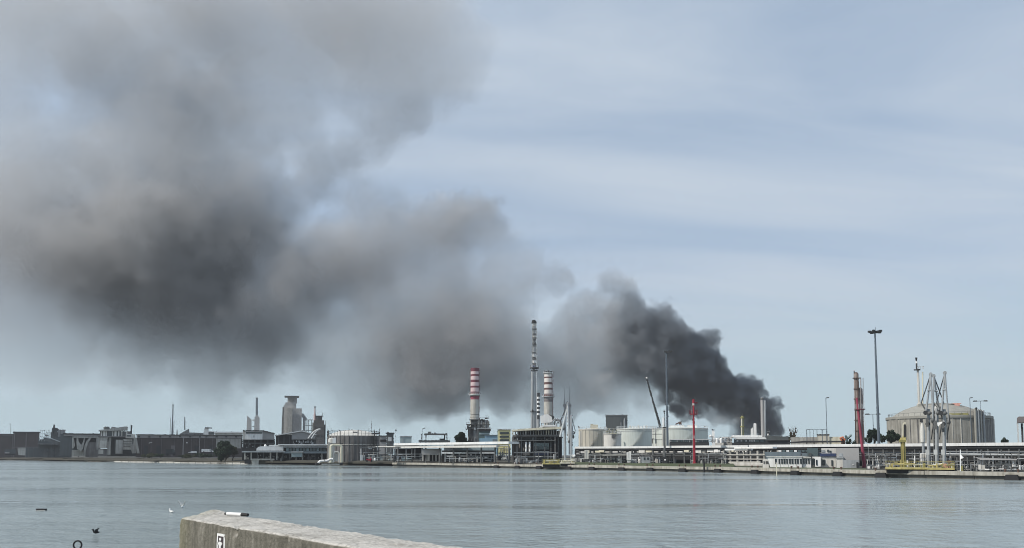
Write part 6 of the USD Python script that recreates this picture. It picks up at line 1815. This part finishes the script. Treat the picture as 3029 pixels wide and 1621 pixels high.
t.add('post', Shape().tube((q[0], q[1], -1), (q[0], q[1], q[2] - .125), .045, n=10), M['steel_dark'])


def gull(label, u, v, d, raised, dark=False, yaw=0.0, scale=1.0):
    q = at(u, v, d)
    z = 0.0 if not dark else q[2]
    base = np.array([q[0], q[1], z])
    joints = [((-.19, 0, .075), .02), ((-.1, 0, .07), .06), ((.02, 0, .07), .085), ((.11, 0, .10), .06), ((.15, 0, .19), .042), ((.17, 0, .24), .048)]
    parts = [m3.Manifold.batch_hull([m3.Manifold.sphere(ra, 16).translate(pa), m3.Manifold.sphere(rb, 16).translate(pb)]) for (pa, ra), (pb, rb) in zip(joints, joints[1:])]
    body = parts[0]
    for p in parts[1:]:
        body = body + p
    mm = body.refine_to_length(.02).to_mesh()
    m = trimesh.Trimesh(mm.vert_properties[:, :3], mm.tri_verts, process=True)
    trimesh.smoothing.filter_taubin(m, iterations=8)
    cy, sy = math.cos(yaw), math.sin(yaw)
    R = np.array([[cy, -sy, 0], [sy, cy, 0], [0, 0, 1]]) * scale
    t = Thing('seabird' if dark else 'gull', label, 'bird', base)
    put = lambda vv: np.asarray(vv) @ R.T + base
    t.add('body', (put(m.vertices), m.faces), M['black' if dark else 'white'], smooth=True)
    bk = Shape().tube((.21, 0, .24), (.29, 0, .225), .014, .003, 6)
    t.add('beak', (put(np.vstack(bk.v)), np.vstack(bk.f)), M['orange' if not dark else 'steel_dark'])
    for sg in (-1, 1):
        if raised:
            pts = [(.08, .05 * sg, .12), (.06, .16 * sg, .22 if dark else .32), (-.1, .30 * sg, .30 if dark else .52), (-.16, .30 * sg, .28 if dark else .50), (-.1, .16 * sg, .19 if dark else .28), (-.1, .05 * sg, .11)]
        else:
            pts = [(.07, .065 * sg, .12), (.0, .085 * sg, .135), (-.24, .03 * sg, .10), (-.22, .035 * sg, .08), (-.06, .08 * sg, .06), (.05, .075 * sg, .07)]
        pts = np.array(pts)
        off = np.array([0, .012 * sg, 0])
        vv = np.vstack([pts - off, pts + off])
        n = len(pts)
        f = [[0, i, i + 1] for i in range(1, n - 1)] + [[n, n + i + 1, n + i] for i in range(1, n - 1)]
        for i in range(n):
            j = (i + 1) % n
            f += [[i, j, n + j], [i, n + j, n + i]]
        t.add('wing', (put(vv), np.array(f)), M['steel_dark' if dark else ('offwhite' if raised else 'steel_light')])
    return t


gull('white gull with raised wings on the water left of the breakwater wall', 541, 1502, 68, True, yaw=1.2)
gull('small white gull floating lower left of the gull with raised wings', 507, 1514, 62, False, yaw=2.6)
gull('dark seabird with spread wings low over the water left of the breakwater wall', 284, 1578, 45, True, True, yaw=3.5, scale=.85)
def stuff_mesh(name, mesh, material, label=None, cat=None, kind='structure', smooth=False):
    m = usdkit.mesh(stage, '/World/' + numbered('', name), mesh, material, smooth=smooth)
    tag(m.GetPrim(), label, cat, None, kind)
    return m
water_mat = usdkit.material(stage, '/World/Looks/water', {
    'geo': ('geometry', {}),
    'm1': ('mapping', {'scale': (0.8, 0.9, 1)}), 'n1': ('noise_texture', {'scale': 0.95, 'detail': 3.0, 'roughness': 0.6, 'distortion': .4}),
    'm2': ('mapping', {'scale': (0.22, 0.3, 1), 'rotation': (0, 0, .15)}), 'n2': ('noise_texture', {'scale': 1.1, 'detail': 4.0, 'roughness': 0.58, 'distortion': .5}),
    'm3': ('mapping', {'scale': (0.007, 0.03, 1)}), 'n3': ('noise_texture', {'scale': 1.0, 'detail': 4.0, 'roughness': 0.55}),
    'r3': ('map_range', {'clamp': True, 'from_min': 0.40, 'from_max': 0.56, 'to_min': 0.16, 'to_max': 1.15}),
    'ro': ('map_range', {'from_min': 0.25, 'from_max': 1.0, 'to_min': 0.07, 'to_max': 0.16}),
    'mx': ('mix_float', {'fac': 0.56}), 'am': ('math', {'math_type': 'multiply'}),
    'b': ('bump', {'distance': 0.75, 'strength': 0.95}),
    'p': ('principled_bsdf', {'base_color': (0.228, 0.272, 0.276), 'ior': 1.33, 'specular_ior_level': 0.5})},
    [('geo.position', 'm1.vector'), ('m1.vector', 'n1.vector'), ('geo.position', 'm2.vector'), ('m2.vector', 'n2.vector'), ('geo.position', 'm3.vector'), ('m3.vector', 'n3.vector'),
     ('n3.fac', 'r3.value'), ('r3.result', 'ro.value'), ('ro.result', 'p.roughness'), ('n1.fac', 'mx.a'), ('n2.fac', 'mx.b'), ('mx.result', 'am.value1'), ('r3.result', 'am.value2'), ('am.value', 'b.height'), ('b.normal', 'p.normal')], surface='p.BSDF')
stuff_mesh('water', (np.array([[-5000., -200, 0], [5000, -200, 0], [5000, 6000, 0], [-5000, 6000, 0]]), np.array([[0, 1, 2, 3]])), water_mat)
haze_mat = usdkit.material(stage, '/World/Looks/haze_air', {'v': ('principled_volume', {'color': (0.92, 0.95, 1.0), 'density': 0.00011, 'anisotropy': 0.0})}, volume='v.volume')
hb = trimesh.creation.box(bounds=[[-2600, -260, -1.5], [2600, 3000, 620]])
stuff_mesh('haze', hb, haze_mat, kind='stuff')
# ------------------------------------------------------------------ smoke
smoke_plume = UsdGeom.Xform.Define(stage, '/World/smoke_plume')
tag(smoke_plume.GetPrim(), 'grey smoke rolling up from the fire and drifting over to the upper left', 'smoke', kind='stuff')
D, E, B, S, C, T = 0.17, 0.10, 0.026, 0.0125, 0.046, 0.0045          # extinction per metre
SMOKE_AT = 860.0
# where the plume thickens: column, row, radius and density; first the part over the fire, then the part that has drifted left
NEAR = [(1628, 1288, 42, D), (1570, 1255, 75, D), (1580, 1150, 50, D), (1602, 1205, 33, D), (1500, 1190, 105, D), (1495, 1065, 60, D), (1522, 1045, 38, D), (1420, 1065, 68, D), (1378, 1012, 42, D), (1395, 1125, 105, D),
        (1290, 925, 62, D), (1310, 870, 38, D), (1268, 825, 55, D), (1190, 855, 68, D), (1235, 960, 105, D), (1275, 1060, 105, D), (1100, 805, 58, D), (1135, 900, 105, D), (1120, 1000, 115, D), (1185, 1085, 85, D),
        (1020, 685, 68, E), (1048, 645, 38, E), (985, 645, 48, E), (1012, 770, 98, E), (962, 900, 108, E), (1012, 1000, 88, E), (900, 730, 88, E), (805, 560, 62, B), (722, 525, 56, B), (770, 485, 46, B), (842, 525, 36, B), (700, 580, 48, B),
        (785, 655, 95, E), (690, 685, 95, B), (842, 785, 115, E), (605, 645, 66, B), (560, 705, 85, B), (455, 725, 58, B),
        (700, 820, 125, B), (560, 850, 125, B), (420, 850, 105, B), (335, 800, 75, B), (700, 960, 125, B), (850, 960, 115, E), (560, 1000, 125, B), (430, 1000, 115, B), (300, 950, 105, B), (250, 860, 75, B), (650, 1100, 105, B),
        (500, 1130, 105, B), (350, 1120, 105, B), (200, 1000, 105, B), (200, 1130, 95, B), (80, 1000, 105, B), (80, 1120, 95, B), (760, 1100, 85, B), (880, 1080, 65, S), (1000, 1120, 55, T), (900, 1165, 55, T), (1200, 1180, 55, B), (1285, 1220, 55, B),
        (1100, 1190, 55, T), (1355, 1230, 60, B), (1450, 1275, 60, D), (780, 1190, 60, T), (440, 445, 62, B), (400, 485, 78, B), (490, 510, 66, B), (330, 530, 70, B), (430, 540, 60, B), (330, 900, 100, B), (240, 760, 85, S), (150, 900, 95, B), (230, 900, 90, B), (60, 880, 90, B), (250, 585, 66, S), (150, 560, 66, S), (120, 680, 80, S)]
FAR = [(1530, 695, 52, B), (1545, 745, 45, B), (1480, 725, 68, B), (1400, 752, 86, B), (1300, 772, 92, B), (1290, 700, 40, S), (1200, 805, 105, B), (1100, 842, 105, B), (1010, 885, 105, B), (950, 965, 115, B), (900, 1055, 105, B), (850, 1120, 92, B), (800, 1040, 115, B),
       (1150, 930, 85, S), (1050, 1010, 66, S), (1200, 1000, 85, S), (1300, 950, 85, S), (1150, 1130, 85, S), (1250, 1100, 105, B), (1240, 980, 90, S), (1420, 860, 80, S), (1560, 1040, 90, B), (1580, 1150, 90, B), (1350, 1050, 105, B), (1450, 1000, 95, B), (1400, 1180, 110, B), (1300, 1220, 92, B), (1180, 1225, 75, S), (1500, 1100, 105, B), (1550, 950, 66, S), (1400, 920, 75, S),
       (560, 830, 190, C), (450, 870, 170, C), (640, 900, 160, C), (690, 765, 140, C), (380, 900, 150, C), (760, 705, 120, B), (860, 770, 85, B), (835, 700, 80, B), (870, 850, 90, B), (820, 640, 105, S), (620, 1085, 115, B), (705, 1125, 95, B), (520, 1030, 115, B), (745, 1050, 115, B), (420, 1000, 105, B), (640, 1180, 58, S),
       (250, 800, 190, S), (100, 820, 170, S), (200, 690, 150, S), (60, 700, 160, S), (100, 950, 125, T), (250, 960, 115, S), (-80, 800, 190, S), (150, 1080, 95, T), (-100, 1000, 120, T), (320, 1080, 80, T),
       (200, 170, 115, S), (300, 260, 115, S), (420, 310, 125, S), (350, 120, 135, S), (500, 200, 140, S), (620, 350, 120, B), (745, 360, 110, B), (560, 480, 140, S), (480, 600, 140, S), (640, 560, 140, S), (725, 620, 115, S), (800, 430, 105, S), (850, 500, 85, S),
       (130, 40, 130, S), (-20, 60, 110, T), (600, 60, 120, S), (760, 210, 105, S), (900, 160, 120, S), (1050, 100, 130, S), (1150, 150, 120, S), (1250, 60, 120, S), (1300, 150, 92, S), (1000, 230, 100, S), (1130, 230, 82, S), (1340, 60, 95, S), (1410, 220, 85, S),
       (1400, 335, 62, S), (1300, 400, 70, B), (1200, 470, 70, B), (1110, 535, 70, B), (1030, 590, 72, B), (960, 640, 68, S), (880, 700, 85, B), (1460, 285, 55, S), (1150, 420, 66, T), (1000, 480, 78, S), (1080, 350, 60, T), (350, 430, 90, S), (60, 560, 110, T),
       (200, -120, 190, S), (600, -120, 210, S), (1000, -100, 210, S), (1350, -80, 115, T), (-150, 200, 130, T), (0, 300, 190, T), (0, 90, 170, S), (1230, 260, 170, T), (1330, 160, 130, T), (720, 110, 150, S), (900, 330, 140, T), (1440, 260, 90, T), (1040, 300, 90, T), (480, 1120, 130, T), (230, 1080, 150, T), (60, 1050, 150, T), (700, 1190, 110, T),
       (1060, 1120, 110, T), (1150, 1240, 90, T), (1320, 860, 90, T), (1600, 860, 90, T), (1180, 700, 90, T), (260, 560, 130, S), (1180, 80, 130, S), (1000, 30, 140, S), (1330, 20, 110, S), (1480, 180, 80, T), (1100, 300, 80, S), (1420, 120, 90, S)]
g = np.random.default_rng(5)
discs = []
for k, (x, y, r, dens) in enumerate(NEAR):
    u, v, r = 1400 + x / 1.814, 560 + y / 1.814, r / 1.814
    discs.append((u, v, r * (1.05 if dens > .08 else 1.2), dens, 1))
    if dens > .03:
        for a in g.uniform(0, 2 * math.pi, 9):
            q = r * g.uniform(.22, .42)
            discs.append((u + r * .86 * math.cos(a), v + r * .86 * math.sin(a), q, dens, 1))
for x, y, r, dens in FAR:
    discs.append((x / 1.0606, y / 1.0606, r / 1.0606 * (1.42 if x > 820 and y > 640 else 1.28), dens, 0))
GX, GZ = np.linspace(-640, 330, 647), np.linspace(-10, 520, 354)
gx, gz = np.meshgrid(GX, GZ, indexing='ij')
hp, wsum, asum = np.zeros_like(gx), np.zeros_like(gx), np.zeros_like(gx)
for u, v, r, dens, near in discs:
    c = at(u, v, SMOKE_AT)
    r = r * SMOKE_AT / F
    q = ((gx - c[0]) ** 2 + (gz - c[2]) ** 2) / r ** 2
    hp += (r * (1.35 if near else 1.5) * np.clip(1 - q, 0, 1) ** (.5 if near else .75)) ** 4
    w = np.exp(-q * 1.8) * (r if not near or r > 12 else 0)
    wsum, asum = wsum + w, asum + w * np.log(dens)
height = hp ** .25
logd = asum / np.maximum(wsum, 1e-30)
logd = np.where(wsum > 1e-12, logd, math.log(S))


def ramp3(cols):
    return np.stack([np.interp(np.linspace(0, 1, 256), np.linspace(0, 1, cols.shape[1]), c) for c in cols], 1)


def low_rank(field, n):
    """The field as n pairs of curves, three to a pair, along x and along z."""
    uu, ss, vv = np.linalg.svd(field, full_matrices=False)
    return [(uu[:, 3 * k:3 * k + 3].T * np.sqrt(ss[3 * k:3 * k + 3])[:, None], vv[3 * k:3 * k + 3] * np.sqrt(ss[3 * k:3 * k + 3])[:, None]) for k in range(n)]


def smoke_cell(x0, x1, z0, z1, rank):
    """One cell of air with the part of the plume in it; neighbouring cells carry the same field on."""
    inside = (gx > x0) & (gx < x1) & (gz > z0) & (gz < z1) & (height > 4)
    lox, hix, loz, hiz = max(x0, gx[inside].min() - 12), min(x1, gx[inside].max() + 12), max(z0, gz[inside].min() - 12), min(z1, gz[inside].max() + 12)
    pad = 20.0
    ix, iz = (GX > lox - pad) & (GX < hix + pad), (GZ > loz - pad) & (GZ < hiz + pad)
    X, Z = GX[ix], GZ[iz]
    sub = np.ix_(ix, iz)
    side = {'clamp': True, 'from_min': -400., 'from_max': 90.}
    nodes = {
        'geo': ('geometry', {}),
        'nw': ('noise_texture', {'scale': 0.036, 'detail': 3.0, 'roughness': .6}),
        'sub': ('vector_math', {'math_type': 'subtract', 'vector2': (0.5, 0.5, 0.5)}),
        'wa': ('map_range', side | {'to_min': 84., 'to_max': 40.}), 'ws': ('vector_math', {'math_type': 'scale'}),
        'wp': ('vector_math', {'math_type': 'add'}),
        'sp': ('separate_xyz', {}), 'sx': ('separate_xyz', {}),
        'tx': ('map_range', {'clamp': True, 'from_min': X[0], 'from_max': X[-1]}),
        'tz': ('map_range', {'clamp': True, 'from_min': Z[0], 'from_max': Z[-1]}),
        'y0': ('map_range', {'clamp': False, 'from_min': -500., 'from_max': 270., 'to_min': -(SMOKE_AT - 60), 'to_max': -SMOKE_AT}),
        'yy': ('math', {'math_type': 'add'}), 'ya': ('math', {'math_type': 'absolute'}),
        'n1': ('noise_texture', {'scale': 0.013, 'detail': 5.0, 'roughness': 0.6}),
        'n2': ('noise_texture', {'scale': 0.05, 'detail': 5.0, 'roughness': 0.66}),
        'fx': ('map_range', side), 'nm': ('mix_float', {}),
        'am': ('map_range', side | {'to_min': 86., 'to_max': 34.}),
        'nc': ('math', {'math_type': 'subtract', 'value2': 0.5}), 'na': ('math', {'math_type': 'multiply'}),
        'hk': ('math', {'math_type': 'multiply', 'value2': 1 / 16., 'use_clamp': True}), 'nk': ('math', {'math_type': 'multiply'}),
        'hm': ('math', {'math_type': 'subtract', 'value2': 1.0}),
        'f1': ('math', {'math_type': 'subtract'}), 'sum': ('math', {'math_type': 'add'}),
        'so': ('map_range', side | {'to_min': 56., 'to_max': 4.5}), 'g': ('math', {'math_type': 'divide', 'use_clamp': True}),
        'ex': ('math', {'math_type': 'exponent'}), 'd': ('math', {'math_type': 'multiply'}),
        'cf': ('map_range', {'clamp': True, 'from_min': 0.0, 'from_max': 0.19}),
        'c': ('rgb_ramp', {'ramp': [(0, (.92, .915, .91)), (.14, (.92, .91, .905)), (.2, (.84, .84, .84)), (.27, (.64, .665, .69)), (.5, (.37, .405, .45)), (.8, (.13, .165, .21)), (1, (.10, .135, .185))]}),
        'v': ('principled_volume', {'anisotropy': 0.1}),
    }
    links = [('geo.position', 'sp.vector'), ('sp.x', 'wa.value'), ('geo.position', 'nw.vector'), ('nw.color', 'sub.vector1'), ('sub.vector', 'ws.vector1'), ('wa.result', 'ws.scale'), ('ws.vector', 'wp.vector1'), ('geo.position', 'wp.vector2'),
             ('wp.vector', 'sx.vector'), ('sx.x', 'tx.value'), ('sx.z', 'tz.value'), ('sx.x', 'y0.value'), ('sx.y', 'yy.value1'), ('y0.result', 'yy.value2'), ('yy.value', 'ya.value1'),
             ('geo.position', 'n1.vector'), ('geo.position', 'n2.vector'), ('sp.x', 'fx.value'), ('fx.result', 'nm.fac'), ('n1.fac', 'nm.a'), ('n2.fac', 'nm.b'), ('nm.result', 'nc.value1'), ('sp.x', 'am.value'), ('nc.value', 'na.value1'), ('am.result', 'na.value2'), ('sp.x', 'so.value')]
    curves = {}

    def field(name, values, n):
        last = None
        for k, (cx, cz) in enumerate(low_rank(values, n)):
            a, b, dt, ad = (f'{name}{t}{k}' for t in 'abde')
            nodes[a] = ('rgb_ramp', {'ramp': [(0, (0, 0, 0)), (1, (0, 0, 0))]})
            nodes[b] = ('rgb_ramp', {'ramp': [(0, (0, 0, 0)), (1, (0, 0, 0))]})
            curves[a], curves[b] = ramp3(cx), ramp3(cz)
            nodes[dt] = ('vector_math', {'math_type': 'dot_product'})
            links.extend([('tx.result', a + '.fac'), ('tz.result', b + '.fac'), (a + '.color', dt + '.vector1'), (b + '.color', dt + '.vector2')])
            if last:
                nodes[ad] = ('math', {'math_type': 'add'})
                links.extend([(last, ad + '.value1'), (dt + '.value', ad + '.value2')])
            last = ad + '.value' if last else dt + '.value'
        return last

    tall, dens = field('s', height[sub], rank), field('w', logd[sub], 2)
    links += [(tall, 'hk.value1'), ('hk.value', 'nk.value1'), ('na.value', 'nk.value2'), (tall, 'hm.value1'), ('hm.value', 'f1.value1'), ('ya.value', 'f1.value2'), ('f1.value', 'sum.value1'), ('nk.value', 'sum.value2'),
              ('sum.value', 'g.value1'), ('so.result', 'g.value2'), (dens, 'ex.value1'), ('g.value', 'd.value1'), ('ex.value', 'd.value2'), ('ex.value', 'cf.value'), ('cf.result', 'c.fac'), ('c.color', 'v.color'), ('d.value', 'v.density')]
    name = numbered('smoke', 'billow')
    m = usdkit.material(stage, '/World/Looks/smoke_' + name, nodes, links, volume='v.volume')
    for k, table in curves.items():
        UsdShade.Shader.Get(stage, f'/World/Looks/smoke_{name}/{k}').GetInput('ramp').Set([Gf.Vec3f(*map(float, t)) for t in table])
    xs = np.linspace(lox, hix, 9)
    yc = np.interp(xs, [-500, 270], [SMOKE_AT - 60, SMOKE_AT])
    h = height[inside].max() + np.interp(xs, [-140, 90], [14, 5])
    usdkit.mesh(stage, '/World/smoke_plume/' + name, trimesh.creation.box(bounds=[[lox + .02, (yc - h).min(), loz + .02], [hix - .02, (yc + h).max(), hiz - .02]]), m)


smoke_cell(20, 320, 2, 300, 9)
smoke_cell(-610, 20, 2, 470, 5)
